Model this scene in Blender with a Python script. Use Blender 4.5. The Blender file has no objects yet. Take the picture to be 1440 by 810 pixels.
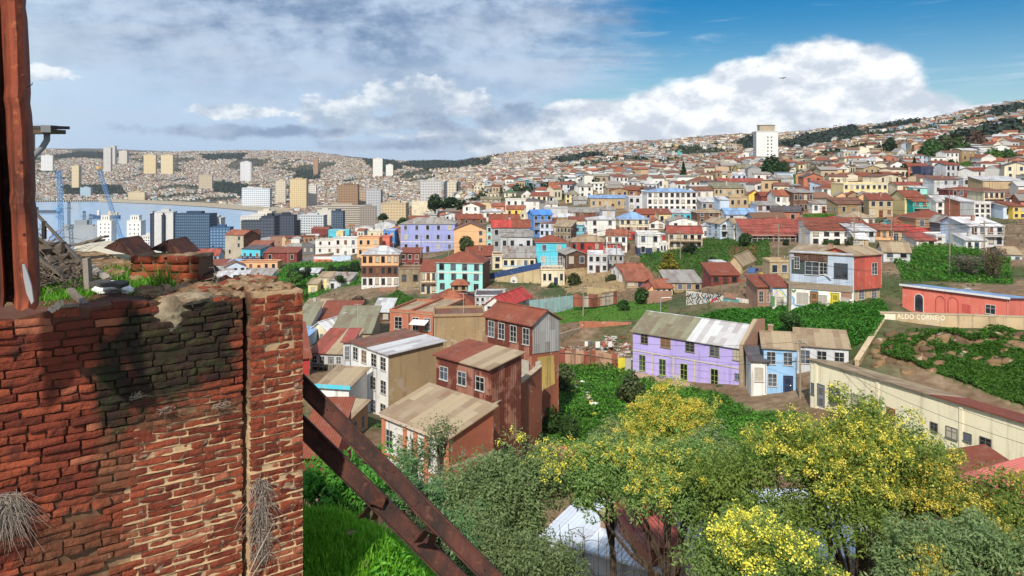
import bpy, math, random
import numpy as np
from mathutils import Vector, Matrix, noise
RNG = random.Random(7)
rad = math.radians
SC = bpy.context.scene
COL = SC.collection
# ---------------------------------------------------------------- camera geometry (photo pixels 1440 x 810)
F = 1088.0
YH = 235.0
CP = 1.0   # the camera is level; the frame is shifted down, so uprights stay upright
CZ = 100.0

def ray(px, py):
    return (px - 720) / F, 1.0, (YH - py) / F

def at(px, py, Y):
    u, dy, dz = ray(px, py); k = Y / dy
    return Vector((u * k, Y, CZ + dz * k))

def proj(x, y, z):
    return 720 + F * x / y, YH - F * (z - CZ) / y

def depth(p):
    return p.y

VIEWS = {'a4': (40, 180, 4.5), 'a5': (340, 180, 4.5), 'a6': (640, 180, 4.5), 'a7': (920, 140, 4.5), 'a8': (1160, 130, 4.5),
         'b1': (260, 280, 4.763), 'b2': (500, 280, 4.763), 'b3': (760, 280, 4.763), 'b4': (1000, 290, 5.0625),
         'b5': (1200, 290, 4.2625), 'b6': (400, 420, 3.115), 'b7': (760, 420, 4.05), 'b8': (1040, 420, 2.8925),
         'c7': (400, 400, 5.785), 'c8': (640, 250, 5.4), 'p': (0, 0, 1.0)}

def V(v, x, y):
    a, b, s = VIEWS[v]
    return a + x / s, b + y / s

# ---------------------------------------------------------------- objects
def tag(o, label=None, cat=None, group=None, kind=None):
    if label: o['label'] = label
    if cat: o['category'] = cat
    if group: o['group'] = group
    if kind: o['kind'] = kind
    return o

def empty(name, loc, rz=0.0, label=None, cat=None, group=None):
    o = bpy.data.objects.new(name, None); COL.objects.link(o)
    o.location = loc; o.rotation_euler = (0, 0, rz); o.empty_display_size = .2
    return tag(o, label, cat, group)

def link(name, me, parent=None, loc=None, rz=0.0):
    o = bpy.data.objects.new(name, me); COL.objects.link(o)
    if parent is not None: o.parent = parent
    if loc is not None: o.location = loc
    if rz: o.rotation_euler = (0, 0, rz)
    return o

class MB:
    """collects faces with material slots and builds one mesh"""
    def __init__(s): s.v = []; s.f = []; s.m = []; s.mats = []; s.smooth = False
    def slot(s, mat):
        if mat not in s.mats: s.mats.append(mat)
        return s.mats.index(mat)
    def face(s, pts, mat):
        n = len(s.v); s.v.extend([tuple(p) for p in pts]); s.f.append(tuple(range(n, n + len(pts)))); s.m.append(s.slot(mat))
    def box(s, x0, x1, y0, y1, z0, z1, mat, skip=''):
        n = len(s.v)
        s.v += [(x0, y0, z0), (x1, y0, z0), (x1, y1, z0), (x0, y1, z0), (x0, y0, z1), (x1, y0, z1), (x1, y1, z1), (x0, y1, z1)]
        fs = {'d': (0, 3, 2, 1), 'u': (4, 5, 6, 7), 'f': (0, 1, 5, 4), 'r': (1, 2, 6, 5), 'b': (2, 3, 7, 6), 'l': (3, 0, 4, 7)}
        k = s.slot(mat)
        for key, q in fs.items():
            if key in skip: continue
            s.f.append(tuple(n + i for i in q)); s.m.append(k)
    def obox(s, c, ax, ay, az, mat):
        """box from centre and three half-axis vectors"""
        n = len(s.v); c = Vector(c); ax = Vector(ax); ay = Vector(ay); az = Vector(az)
        for sz in (-1, 1):
            for sx, sy in ((-1, -1), (1, -1), (1, 1), (-1, 1)):
                s.v.append(tuple(c + sx * ax + sy * ay + sz * az))
        k = s.slot(mat)
        for q in ((0, 3, 2, 1), (4, 5, 6, 7), (0, 1, 5, 4), (1, 2, 6, 5), (2, 3, 7, 6), (3, 0, 4, 7)):
            s.f.append(tuple(n + i for i in q)); s.m.append(k)
    def bar(s, a, b, w, h, mat, up=(0, 0, 1)):
        a = Vector(a); b = Vector(b); d = (b - a); L = d.length
        if L < 1e-6: return
        d.normalize(); sd = d.cross(Vector(up))
        if sd.length < 1e-4: sd = d.cross(Vector((1, 0, 0)))
        sd.normalize(); uu = sd.cross(d)
        s.obox((a + b) / 2, d * L / 2, sd * w / 2, uu * h / 2, mat)
    def tube(s, pts, rs, mat, n=8, cap=True):
        pts = [Vector(p) for p in pts]; k = s.slot(mat)
        if not hasattr(rs, '__len__'): rs = [rs] * len(pts)
        base = len(s.v); pv = None
        for i, p in enumerate(pts):
            d = (pts[min(i + 1, len(pts) - 1)] - pts[max(i - 1, 0)]).normalized()
            if pv is None:
                a = d.cross(Vector((0, 0, 1)))
                if a.length < .1: a = d.cross(Vector((1, 0, 0)))
                a.normalize()
            else:
                a = pv - d * pv.dot(d)
                if a.length < 1e-4: a = d.orthogonal()
                a.normalize()
            pv = a; b = d.cross(a)
            for j in range(n):
                t = 2 * math.pi * j / n
                s.v.append(tuple(p + (a * math.cos(t) + b * math.sin(t)) * rs[i]))
        for i in range(len(pts) - 1):
            for j in range(n):
                q = (base + i * n + j, base + i * n + (j + 1) % n, base + (i + 1) * n + (j + 1) % n, base + (i + 1) * n + j)
                s.f.append(q); s.m.append(k)
        if cap:
            s.f.append(tuple(base + j for j in reversed(range(n)))); s.m.append(k)
            e = base + (len(pts) - 1) * n
            s.f.append(tuple(e + j for j in range(n))); s.m.append(k)
    def prism(s, poly, n, mat):
        """extrude polygon (3-D points) by vector n"""
        n = Vector(n); P = [Vector(p) for p in poly]; k = s.slot(mat); b = len(s.v); L = len(P)
        s.v += [tuple(p) for p in P] + [tuple(p + n) for p in P]
        s.f.append(tuple(range(b, b + L))); s.m.append(k)
        s.f.append(tuple(reversed(range(b + L, b + 2 * L)))); s.m.append(k)
        for i in range(L):
            j = (i + 1) % L
            s.f.append((b + j, b + i, b + L + i, b + L + j)); s.m.append(k)
    def mesh(s, name):
        me = bpy.data.meshes.new(name); me.from_pydata(s.v, [], s.f)
        for m in s.mats: me.materials.append(m)
        if s.f: me.polygons.foreach_set('material_index', s.m)
        if s.smooth: me.polygons.foreach_set('use_smooth', [True] * len(s.f))
        me.update(); return me
    def build(s, name, parent=None, loc=None, rz=0.0):
        return link(name, s.mesh(name), parent, loc, rz)

def np_mesh(name, verts, faces, mats, midx=None, cols=None, smooth=False):
    """verts (N,3), faces (M,k) numpy; cols per-face rgb"""
    me = bpy.data.meshes.new(name)
    M, k = faces.shape
    me.vertices.add(len(verts)); me.vertices.foreach_set('co', np.asarray(verts, np.float32).ravel())
    me.loops.add(M * k); me.loops.foreach_set('vertex_index', faces.astype(np.int32).ravel())
    me.polygons.add(M); me.polygons.foreach_set('loop_start', np.arange(0, M * k, k, dtype=np.int32))
    try: me.polygons.foreach_set('loop_total', np.full(M, k, np.int32))
    except Exception: pass
    for m in mats: me.materials.append(m)
    if midx is not None: me.polygons.foreach_set('material_index', np.asarray(midx, np.int32))
    me.polygons.foreach_set('use_smooth', np.full(M, bool(smooth)))
    if cols is not None:
        a = me.attributes.new('Col', 'FLOAT_COLOR', 'CORNER')
        c = np.ones((M, k, 4), np.float32); c[:, :, :3] = np.asarray(cols)[:, None, :]
        a.data.foreach_set('color', c.ravel())
    me.update(calc_edges=True); me.validate()
    return me

# ---------------------------------------------------------------- node helpers
class NT:
    def __init__(s, name):
        m = bpy.data.materials.new(name); m.use_nodes = True; s.m = m; s.t = m.node_tree; s.N = s.t.nodes; s.L = s.t.links
        s.bsdf = s.N.get('Principled BSDF'); s.out = s.N.get('Material Output')
    def n(s, typ, **kw):
        x = s.N.new(typ)
        for k, v in kw.items():
            if k == 'i':
                for a, b in v.items(): s.set(x.inputs[a], b)
            else: setattr(x, k, v)
        return x
    def set(s, inp, v):
        if isinstance(v, bpy.types.NodeSocket): s.L.new(v, inp)
        elif inp.type == 'RGBA' and len(v) == 3: inp.default_value = (*v, 1)
        else: inp.default_value = v
    def math(s, op, a, b=0.0, c=0.0, clamp=False):
        x = s.n('ShaderNodeMath', operation=op); x.use_clamp = clamp
        for i, v in enumerate((a, b, c)):
            s.set(x.inputs[i], v)
        return x.outputs[0]
    def mix(s, f, a, b, blend='MIX'):
        x = s.n('ShaderNodeMix', data_type='RGBA', blend_type=blend)
        s.set(x.inputs[0], f); s.set(x.inputs[6], a); s.set(x.inputs[7], b)
        return x.outputs[2]
    def noise(s, vec, scale, detail=4.0, rough=.55, dist=0.0):
        x = s.n('ShaderNodeTexNoise'); s.L.new(vec, x.inputs['Vector'])
        x.inputs['Scale'].default_value = scale; x.inputs['Detail'].default_value = detail
        x.inputs['Roughness'].default_value = rough; x.inputs['Distortion'].default_value = dist
        return x.outputs[0]
    def ramp(s, f, a, b, c0=0.0, c1=1.0, smooth=True):
        x = s.n('ShaderNodeMapRange', interpolation_type='SMOOTHSTEP' if smooth else 'LINEAR')
        s.set(x.inputs[0], f)
        for i, v in zip((1, 2, 3, 4), (a, b, c0, c1)): s.set(x.inputs[i], v)
        return x.outputs[0]
    def map(s, vec, scale=(1, 1, 1), loc=(0, 0, 0), rot=(0, 0, 0)):
        x = s.n('ShaderNodeMapping'); s.L.new(vec, x.inputs[0])
        x.inputs['Scale'].default_value = scale; x.inputs['Rotation'].default_value = rot
        s.set(x.inputs['Location'], loc)
        return x.outputs[0]
    def objvec(s, vary=True):
        tc = s.n('ShaderNodeTexCoord')
        if not vary: return tc.outputs['Object']
        oi = s.n('ShaderNodeObjectInfo')
        k = s.math('MULTIPLY', oi.outputs['Random'], 91.7)
        a = s.n('ShaderNodeVectorMath', operation='ADD'); s.L.new(tc.outputs['Object'], a.inputs[0]); s.L.new(k, a.inputs[1])
        return a.outputs[0]
    def bump(s, h, strength=.3, dist=.02):
        x = s.n('ShaderNodeBump'); x.inputs['Strength'].default_value = strength; x.inputs['Distance'].default_value = dist
        s.L.new(h, x.inputs['Height']); s.L.new(x.outputs[0], s.bsdf.inputs['Normal']); return x
    def fin(s, col, rough=.85, metal=0.0, spec=.3):
        s.set(s.bsdf.inputs['Base Color'], col); s.set(s.bsdf.inputs['Roughness'], rough)
        s.set(s.bsdf.inputs['Metallic'], metal); s.bsdf.inputs['Specular IOR Level'].default_value = spec
        return s.m

_MC = {}
def cached(fn):
    def w(*a, **k):
        key = (fn.__name__, a, tuple(sorted(k.items())))
        if key not in _MC: _MC[key] = fn(*a, **k)
        return _MC[key]
    return w

def mul(c, k): return tuple(max(0, min(1, x * k)) for x in c)
def lerp(a, b, t): return tuple(x + (y - x) * t for x, y in zip(a, b))

@cached
def flat(col, rough=.8, metal=0.0):
    t = NT('paint'); v = t.objvec(); n = t.noise(v, 3.0, 3)
    return t.fin(t.mix(t.ramp(n, .3, .7), mul(col, .82), col), rough, metal)

@cached
def plaster(col, grime=.5, streak=.5):
    t = NT('plaster'); v = t.objvec()
    big = t.noise(v, .22, 3); fine = t.noise(v, 2.6, 5, .65)
    st = t.noise(t.map(v, (1.7, 1.7, .13)), 1.0, 4, .6)
    dirt = lerp(mul(col, .5), (.16, .12, .09), .45)
    c = t.mix(t.ramp(big, .35, .65, 0, min(1, grime * .9)), col, mul(col, .70))
    c = t.mix(t.ramp(st, .50, .70, 0, min(1, streak * .95)), c, dirt)
    c = t.mix(t.ramp(fine, .57, .72, 0, grime * .6), c, dirt)
    c = t.mix(t.ramp(t.noise(v, .8, 6, .65), .585, .64, 0, min(1, grime * .95)), c, lerp(col, (.45, .40, .34), .7))
    t.bump(fine, .35, .03)
    return t.fin(c, .88)

@cached
def brickm(col=(.27, .085, .05), mortar=(.42, .36, .29), sc=1.0):
    """brick walls of the houses; coordinates in metres, x and y both used so it works on every side"""
    t = NT('brick'); v = t.objvec(False); s = t.n('ShaderNodeSeparateXYZ'); t.L.new(v, s.inputs[0])
    c = t.n('ShaderNodeCombineXYZ'); t.L.new(t.math('ADD', s.outputs[0], s.outputs[1]), c.inputs[0]); t.L.new(s.outputs[2], c.inputs[1])
    b = t.n('ShaderNodeTexBrick', i={'Vector': c.outputs[0], 'Color1': mul(col, 1.15), 'Color2': mul(col, .7), 'Mortar': mortar, 'Scale': 1.0})
    b.inputs['Mortar Size'].default_value = .012; b.inputs['Brick Width'].default_value = .26 * sc; b.inputs['Row Height'].default_value = .085 * sc
    n = t.noise(v, .8, 4)
    cc = t.mix(t.ramp(n, .45, .7, 0, .7), b.outputs[0], (.34, .22, .15))
    return t.fin(cc, .9)

@cached
def corru(col, rust=.4, axis='x', patch=.5, rustcol=(.23, .062, .03), pitch=.22):
    """painted / rusted corrugated sheet; corrugation varies along the local axis"""
    t = NT('corrugated'); v = t.objvec(False); s = t.n('ShaderNodeSeparateXYZ'); t.L.new(v, s.inputs[0])
    if axis == 'x': a, b = s.outputs[0], s.outputs[1]
    elif axis == 'y': a, b = s.outputs[1], s.outputs[0]
    else: a, b = t.math('ADD', s.outputs[0], s.outputs[1]), s.outputs[2]
    cv = t.n('ShaderNodeCombineXYZ'); t.L.new(b, cv.inputs[0]); t.L.new(a, cv.inputs[1])
    vv = t.objvec()
    br = t.n('ShaderNodeTexBrick', i={'Vector': cv.outputs[0], 'Color1': (0, 0, 0), 'Color2': (1, 1, 1), 'Mortar': (.5, .5, .5), 'Scale': 1.0})
    br.inputs['Mortar Size'].default_value = .012; br.inputs['Brick Width'].default_value = 2.4; br.inputs['Row Height'].default_value = .82
    br.inputs['Bias'].default_value = 0.0
    n1 = t.noise(vv, .55, 5, .62); n2 = t.noise(vv, 3.0, 4, .6)
    base = t.mix(t.math('MULTIPLY', br.outputs[0], min(1, patch * 1.6)), mul(col, 1.15), lerp(mul(col, .52), rustcol, .3)); base = t.mix(t.ramp(t.noise(vv, .9, 5, .7), .5, .72, 0, .5), base, lerp(col, (.42, .36, .30), .55))
    rr = t.math('ADD', t.math('ADD', n1, t.math('MULTIPLY', t.math('SUBTRACT', br.outputs[0], .5), .22)), t.math('MULTIPLY', n2, .12))
    c = t.mix(t.ramp(rr, .78 - .42 * rust, .92 - .42 * rust, 0, min(1, rust * 1.6)), base, t.mix(n2, mul(rustcol, .55), mul(rustcol, 1.5)))
    c = t.mix(t.math('MULTIPLY', br.outputs['Fac'], .55), c, mul(col, .35))
    w = t.math('SINE', t.math('MULTIPLY', a, 2 * math.pi / pitch))
    t.bump(w, .5, .035)
    return t.fin(c, .62, .0, .35)

@cached
def glassm(dark=.03, tint=(.6, .75, 1.0)):
    t = NT('window_glass'); v = t.objvec(); n = t.noise(v, .35, 2)
    return t.fin(t.mix(t.ramp(n, .4, .6), mul(tint, dark * .6), mul(tint, dark * 1.8)), .12, 0, .6)

@cached
def rustm(dark=0.0):
    t = NT('rust'); v = t.objvec()
    n = t.noise(t.map(v, (3, 3, .8)), 1.6, 6, .65); m = t.noise(v, 14, 5, .6)
    c = t.mix(t.ramp(n, .35, .68), lerp((.075, .022, .014), (.02, .012, .010), dark), lerp((.30, .065, .028), (.075, .026, .018), dark))
    c = t.mix(t.ramp(m, .55, .72, 0, .6), c, lerp((.40, .13, .05), (.12, .05, .03), dark))
    t.bump(m, .6, .01)
    return t.fin(c, .8)

@cached
def colattr(name='painted', rough=.85):
    t = NT(name); a = t.n('ShaderNodeVertexColor', layer_name='Col')
    return t.fin(a.outputs[0], rough)

@cached
def leafm(c0, c1, trans=.25, rough=.55):
    t = NT('leaves'); g = t.n('ShaderNodeNewGeometry'); oi = t.n('ShaderNodeObjectInfo')
    c = t.mix(g.outputs['Random Per Island'], c0, c1)
    hs = t.n('ShaderNodeHueSaturation'); t.L.new(c, hs.inputs['Color'])
    t.L.new(t.ramp(oi.outputs['Random'], 0, 1, .8, 1.2, False), hs.inputs['Value']); t.L.new(t.ramp(oi.outputs['Random'], 0, 1, .485, .515, False), hs.inputs['Hue'])
    c = hs.outputs[0]
    t.fin(c, rough, 0, .25)
    tr = t.n('ShaderNodeBsdfTranslucent'); t.L.new(c, tr.inputs[0])
    ms = t.n('ShaderNodeMixShader'); ms.inputs[0].default_value = trans
    t.L.new(t.bsdf.outputs[0], ms.inputs[1]); t.L.new(tr.outputs[0], ms.inputs[2]); t.L.new(ms.outputs[0], t.out.inputs[0])
    return t.m

BARK = None
def barkm():
    global BARK
    if BARK is None:
        t = NT('bark'); v = t.objvec(); n = t.noise(t.map(v, (6, 6, 1.5)), 2.0, 5, .6); t.bump(n, .6, .02)
        BARK = t.fin(t.mix(t.ramp(n, .35, .65), (.035, .024, .018), (.12, .085, .06)), .9)
    return BARK
# ---------------------------------------------------------------- terrain heights (metres above the sea) by photo column and distance
TP = [-500, 0, 200, 420, 560, 720, 900, 1080, 1260, 1440, 1900]; COL_340 = {1000: -3, 1300: -4, 1700: -3, 2200: 7}
TY = [1, 6, 15, 25, 40, 60, 80, 100, 130, 170, 220, 280, 350, 450, 600, 800, 1000, 1300, 1700, 2200, 2800, 3500, 4200, 5500, 7500]
TZ = np.array([
 [95, 95, 95, 95, 95, 94, 94, 94, 94, 94, 94],
 [94, 95, 96, 96, 96, 93, 92, 92, 92, 92, 92],
 [88, 89, 90, 88, 86, 84, 83, 84, 85, 86, 88],
 [84, 84, 84, 81, 79.5, 79, 79, 80, 80.5, 81, 83],
 [76, 76, 75, 73, 73, 74.5, 75.5, 76, 76.5, 77, 78],
 [68, 68, 68, 69, 71, 72, 73, 73, 73.5, 73.5, 75],
 [66, 66, 66, 69, 70.5, 71, 71.5, 72.5, 73, 74.5, 76],
 [65, 65, 65, 68, 69.5, 71, 71, 74, 79, 80, 80],
 [62, 62, 62, 66.5, 68, 71.5, 74, 78.5, 80.3, 80.5, 81],
 [58, 58, 58, 64, 66, 70, 73, 79, 81, 83, 84],
 [53, 53, 54, 61, 66, 69, 74, 81, 83, 86, 88],
 [49, 49, 50, 59, 66.5, 74, 79, 85, 86.5, 90, 94],
 [43, 43, 45, 55, 65, 77.5, 84, 89, 91, 96, 102],
 [34, 34, 36, 48, 59, 80, 88.5, 94, 99, 105, 113],
 [16, 16, 18, 37, 48, 82, 92.5, 99, 108, 122, 135],
 [5, 5, 5, 21, 29, 84, 98, 102, 125, 148, 170],
 [-4, -4, -4, 8, 14, 88, 106, 112, 142, 172, 200],
 [-5, -5, -5, 4, 8, 96, 122, 135, 165, 207, 240],
 [-5, -5, -5, 4, 6, 110, 145, 165, 184, 222, 250],
 [-5, -4, -4, 9, 25, 124, 158, 178, 186, 220, 240],
 [40, 48, 44, 52, 68, 133, 158, 176, 180, 200, 220],
 [125, 125, 112, 112, 118, 136, 150, 165, 170, 180, 190],
 [215, 211, 186, 190, 122, 138, 145, 150, 150, 160, 160],
 [235, 225, 205, 205, 124, 126, 140, 140, 140, 140, 140],
 [120, 120, 120, 120, 120, 120, 120, 120, 120, 120, 120]], float)
c_ = np.array([COL_340.get(y, .35 * TZ[i, 2] + .65 * TZ[i, 3]) for i, y in enumerate(TY)]); TZ = np.insert(TZ, 3, c_, 1); TP.insert(3, 345)
LTY = np.log(np.array(TY, float))

def ztab(px, Y):
    px = np.asarray(px, float); ly = np.log(np.maximum(np.asarray(Y, float), 1.0))
    px, ly = np.broadcast_arrays(px, ly)
    i = np.clip(np.searchsorted(TP, px) - 1, 0, len(TP) - 2); j = np.clip(np.searchsorted(LTY, ly) - 1, 0, len(LTY) - 2)
    P = np.array(TP, float); a = np.clip((px - P[i]) / (P[i + 1] - P[i]), 0, 1); b = np.clip((ly - LTY[j]) / (LTY[j + 1] - LTY[j]), 0, 1)
    a = a * a * (3 - 2 * a) * .5 + a * .5
    return (TZ[j, i] * (1 - a) + TZ[j, i + 1] * a) * (1 - b) + (TZ[j + 1, i] * (1 - a) + TZ[j + 1, i + 1] * a) * b

YS = np.exp(np.linspace(math.log(9), math.log(6000), 900))
def solveY(px, py):
    """distance at which the ray through a photo pixel meets the terrain table"""
    u, dy, dz = ray(px, py)
    z = CZ + dz * YS / dy
    g = ztab(720 + F * u / dy * 1.0, YS)
    k = np.nonzero(z <= g)[0]
    return float(YS[k[0]]) if len(k) else 3000.0

FIX = []      # (x, y, z, radius): points the ground is pulled to
LAND = []     # (px, py, words): landmarks used to describe small far houses
BOXES = []    # (px0, px1, py0, py1, Y) screen extents of the described houses

W = dict(white=(.80, .79, .77), cream=(.76, .67, .49), beige=(.50, .38, .23), tan=(.38, .27, .15), yellow=(.80, .56, .10), lyellow=(.80, .66, .34),
         peach=(.78, .45, .24), orange=(.46, .165, .10), pink=(.74, .20, .15), red=(.44, .05, .045), maroon=(.22, .04, .035), cyan=(.10, .56, .72),
         turq=(.33, .70, .68), teal=(.02, .42, .38), blue=(.07, .25, .66), lblue=(.30, .52, .80), pblue=(.55, .66, .82), lav=(.33, .37, .70),
         purple=(.48, .40, .82), grey=(.36, .37, .39), lgrey=(.58, .60, .64), dgrey=(.15, .15, .165), navy=(.035, .055, .12), brown=(.16, .07, .04),
         stone=(.50, .44, .34), olive=(.30, .24, .15), dwood=(.09, .045, .03))
RC = dict(rust=((.205, .056, .03), .6), brown=((.17, .085, .055), .45), red=((.31, .07, .05), .5), bred=((.46, .05, .045), .06), grey=((.30, .29, .27), .22),
          lgrey=((.52, .53, .55), .12), white=((.72, .72, .74), .08), tan=((.36, .28, .18), .18), olive=((.21, .21, .14), .15), blue=((.22, .38, .62), .05),
          bblue=((.06, .25, .70), .03), dark=((.08, .08, .09), .1), tile=((.29, .095, .05), .4), green=((.05, .13, .06), .05), pink=((.62, .17, .14), .15))
SPECS = []
def H(view, x0, x1, ye, yb, label, wall, roof, rt='gx', Y=None, yaw=0, dep=8, rise=1.3, r=2, c=3, cat='house', name='house', **k):
    SPECS.append(dict(view=view, x0=x0, x1=x1, ye=ye, yb=yb, label=label, wall=wall, roof=roof, rt=rt, Y=Y, yaw=yaw, dep=dep, rise=rise, r=r, c=c, cat=cat, name=name, **k))

# ---- middle of the hillside (crop b2)
H('b2', 302, 665, 165, 355, 'long lavender three storey building with arched windows and a white band', 'lav', 'grey', 'hip', yaw=-2, dep=11, rise=2.4, r=3, c=5, cat='building', name='apartment_house', band=.36, near='lavender building')
H('b2', 660, 877, 205, 352, 'peach gabled house with a round tree before its front', 'peach', 'brown', 'gy', dep=11, rise=2.6, r=3, c=3, wsel='r', near='peach gabled house')
H('b2', 878, 915, 185, 340, 'narrow pale cyan house squeezed between the peach gable and the dark grey house', 'turq', 'grey', 'flat', dep=8, r=3, c=1)
H('b2', 912, 1168, 190, 345, 'dark grey house with bright red and rusty roof halves', 'grey', 'bred', 'gx', dep=9, rise=2.2, r=2, c=4, near='dark grey house', rooftwo='rust')
H('b2', 972, 1186, 252, 347, 'pale grey house with grey sheet roof and a row of four small windows', 'lgrey', 'grey', 'shed', Y=244, dep=7, rise=1.2, r=1, c=4, near='pale grey house')
H('b2', 1188, 1318, 105, 250, 'bright blue tall house with a vaulted blue roof and balconies', 'blue', 'bblue', 'gx', dep=8, rise=1.8, r=3, c=3, yaw=12, near='bright blue tall house', balc=1)
H('b2', 1210, 1412, 290, 442, 'bright cyan two storey house with rusty hip roof', 'cyan', 'rust', 'hip', dep=9, rise=1.7, r=2, c=2, near='bright cyan house')
H('b2', 915, 985, 380, 472, 'narrow cream house end beside the gallery with long rust roof', 'cream', 'brown', 'flat', dep=8, r=2, c=1)
H('b2', 735, 915, 378, 460, 'dark gallery house under a long dark rust roof above the turquoise house', 'dwood', 'rust', 'shed', dep=7, rise=2.2, r=1, c=4, near='long rust roof')
H('b2', 985, 1205, 393, 470, 'low gallery house with blue posts and wide grey roof', 'cream', 'grey', 'shed', dep=8, rise=2.4, r=1, c=5, band=.3, bandcol='lblue')
H('b2', 540, 850, 425, 622, 'turquoise three storey building with tall brown windows and rust roof', 'turq', 'rust', 'hip', yaw=-9, dep=10, rise=2.2, r=3, c=4, cat='building', name='apartment_house', side='brown', band=.66, near='turquoise building', wb=1)
H('b2', 40, 290, 370, 592, 'tall weathered brown building with white ground floor and peach top floor', 'peach', 'lgrey', 'hip', yaw=3, dep=10, rise=2.0, r=3, c=6, cat='building', name='apartment_house', bands=((.31, 'white'), (.66, 'brown'), (1, 'peach')), near='brown three storey building', wb=1, fd=1)
H('b2', 290, 437, 470, 592, 'bare grey brown block house under a rotting wooden loft', 'olive', 'brown', 'flat', dep=7, r=1, c=2)
H('b2', 296, 432, 362, 470, 'rotting dark red wooden loft with sagging galleries beside the brown building', 'maroon', 'rust', 'shed', dep=7, rise=1, r=2, c=3, fd=.2)
H('b2', 435, 541, 485, 640, 'cream house with rust roof and dark timber balcony left of turquoise building', 'cream', 'rust', 'shed', dep=8, rise=2.0, r=2, c=3, balc=1)
H('b2', 480, 792, 715, 742, 'wide low house with patched pink rust roof and dormer', 'white', 'rust', 'hip', Y=165, dep=13, rise=2.6, r=1, c=5, dormer=1, near='dormer house')
H('b2', 800, 1000, 655, 735, 'white framed glass gallery under a dark flat roof', 'lgrey', 'dark', 'flat', Y=165, dep=8, r=2, c=6, cat='building', name='gallery_building')
H('b2', 862, 1005, 715, 748, 'white gabled hall with bright red sheet roof', 'white', 'bred', 'gy', Y=150, yaw=-24, dep=13, rise=1.7, r=1, c=2, near='bright red roof hall', fd=2)
H('b2', 1245, 1400, 478, 582, 'small cream house with blue door and railed roof terrace', 'cream', 'tan', 'flat', Y=196, dep=7, r=1, c=4, rail=1, door='navy', near='cream terrace house', fd=4)
H('b2', 10, 158, 262, 392, 'orange and peach two storey house with deep window bays', 'peach', 'orange', 'flat', dep=8, r=2, c=3, band=.5, near='orange house')
H('b2', 158, 228, 258, 350, 'deep red blank house wall beside the orange house', 'pink', 'red', 'flat', dep=8, r=0, c=0)
H('b2', 80, 200, 215, 262, 'flat cream box house above the orange house', 'cream', 'white', 'flat', dep=6, r=1, c=2)
H('b2', 185, 262, 215, 330, 'vivid blue side wall house next to grey gables', 'blue', 'lgrey', 'flat', dep=10, r=2, c=2)
H('b2', 130, 265, 165, 245, 'big pale grey gabled house with small loft window', 'lgrey', 'grey', 'gy', yaw=-10, dep=12, rise=2.6, r=1, c=1, near='big grey gable')
H('b2', -5, 118, 190, 260, 'white gabled house with two small windows left of the grey gable', 'white', 'lgrey', 'gy', dep=9, rise=1.6, r=1, c=3)
# ---- behind (crop a5)
H('a5', 466, 582, 710, 800, 'white two storey house with flat parapet, left half of the wide pair', 'white', 'tan', 'flat', dep=8, r=2, c=2, near='wide white house')
H('a5', 582, 730, 700, 808, 'white two storey house with brown shutters, right half of the wide pair', 'white', 'lgrey', 'flat', dep=8, r=2, c=3)
H('a5', 548, 680, 645, 690, 'cyan box house with a tan lift block in front', 'cyan', 'lgrey', 'flat', dep=8, r=0, c=0)
H('a5', 598, 642, 655, 705, 'plain tan block standing before the cyan box', 'lyellow', 'lyellow', 'flat', dep=4, r=0, c=0, name='roof_block', cat='building')
H('a5', 440, 545, 640, 690, 'dark rust warehouse with steep brown roof end', 'maroon', 'rust', 'gx', yaw=-20, dep=12, rise=3, r=1, c=0, near='dark rust warehouse')
H('a5', 255, 400, 752, 806, 'white walled house with grey hip roof by the small street', 'white', 'grey', 'hip', dep=9, rise=2.2, r=1, c=3)
H('a5', 380, 460, 735, 806, 'black boarded house end beside the grey hip roof', 'dgrey', 'grey', 'gy', yaw=-12, dep=9, rise=1.6, r=1, c=2)
H('a5', 180, 370, 690, 750, 'long red brick warehouse with broken roof', 'B', 'rust', 'flat', dep=10, r=1, c=5)
H('a5', 115, 212, 700, 755, 'small grey gabled store beside the stone house', 'grey', 'lgrey', 'gy', dep=7, rise=1.2, r=0, c=1)
H('a5', 855, 1055, 512, 560, 'low beige block with red roof hut behind the lavender building', 'beige', 'red', 'flat', dep=10, r=1, c=3)
H('a5', 1075, 1190, 468, 560, 'tall cream blank slab beside the dark tree clump', 'cream', 'white', 'flat', dep=10, r=1, c=3, wsel='l')
H('a5', 1060, 1350, 575, 605, 'long dark rust roofed row behind the lavender building', 'brown', 'rust', 'gx', dep=12, rise=2.4, r=1, c=4)
H('a5', 1240, 1400, 545, 580, 'low hall with grey sheet roof right of the dark tree clump', 'beige', 'grey', 'gx', dep=12, rise=2, r=0, c=0)
# ---- left slope (crop b1)
H('b1', 78, 228, 378, 468, 'light blue two storey house with red tin roof at the slope end', 'lblue', 'red', 'gx', Y=330, yaw=8, dep=9, rise=2.8, r=2, c=3, near='light blue house with red roof')
H('b1', 270, 392, 240, 425, 'tall stone tenement with rust gable roof', 'stone', 'tile', 'gx', Y=345, yaw=-22, dep=9, rise=2.2, r=4, c=2, side='brown', cat='building', name='tenement', near='stone tenement')
H('b1', 440, 470, 235, 330, 'second brown gable rising behind the stone tenement', 'brown', 'tile', 'gy', Y=365, dep=8, rise=2.0, r=1, c=1)
H('b1', 380, 505, 335, 420, 'teal box house over a dark undercroft', 'cyan', 'dark', 'shed', Y=318, yaw=-14, dep=8, rise=1.0, r=1, c=3, bands=((.45, 'navy'), (1, 'cyan')), near='teal box house')
H('b1', 430, 560, 310, 345, 'low house with flat rust sheets behind the teal box', 'brown', 'tile', 'shed', Y=335, dep=8, rise=1.5, r=0, c=0)
H('b1', 530, 750, 360, 425, 'collapsed rust shed with crumpled brown sheets', 'maroon', 'rust', 'shed', Y=305, dep=8, rise=1.6, r=1, c=3, cat='shed', name='shed')
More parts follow.
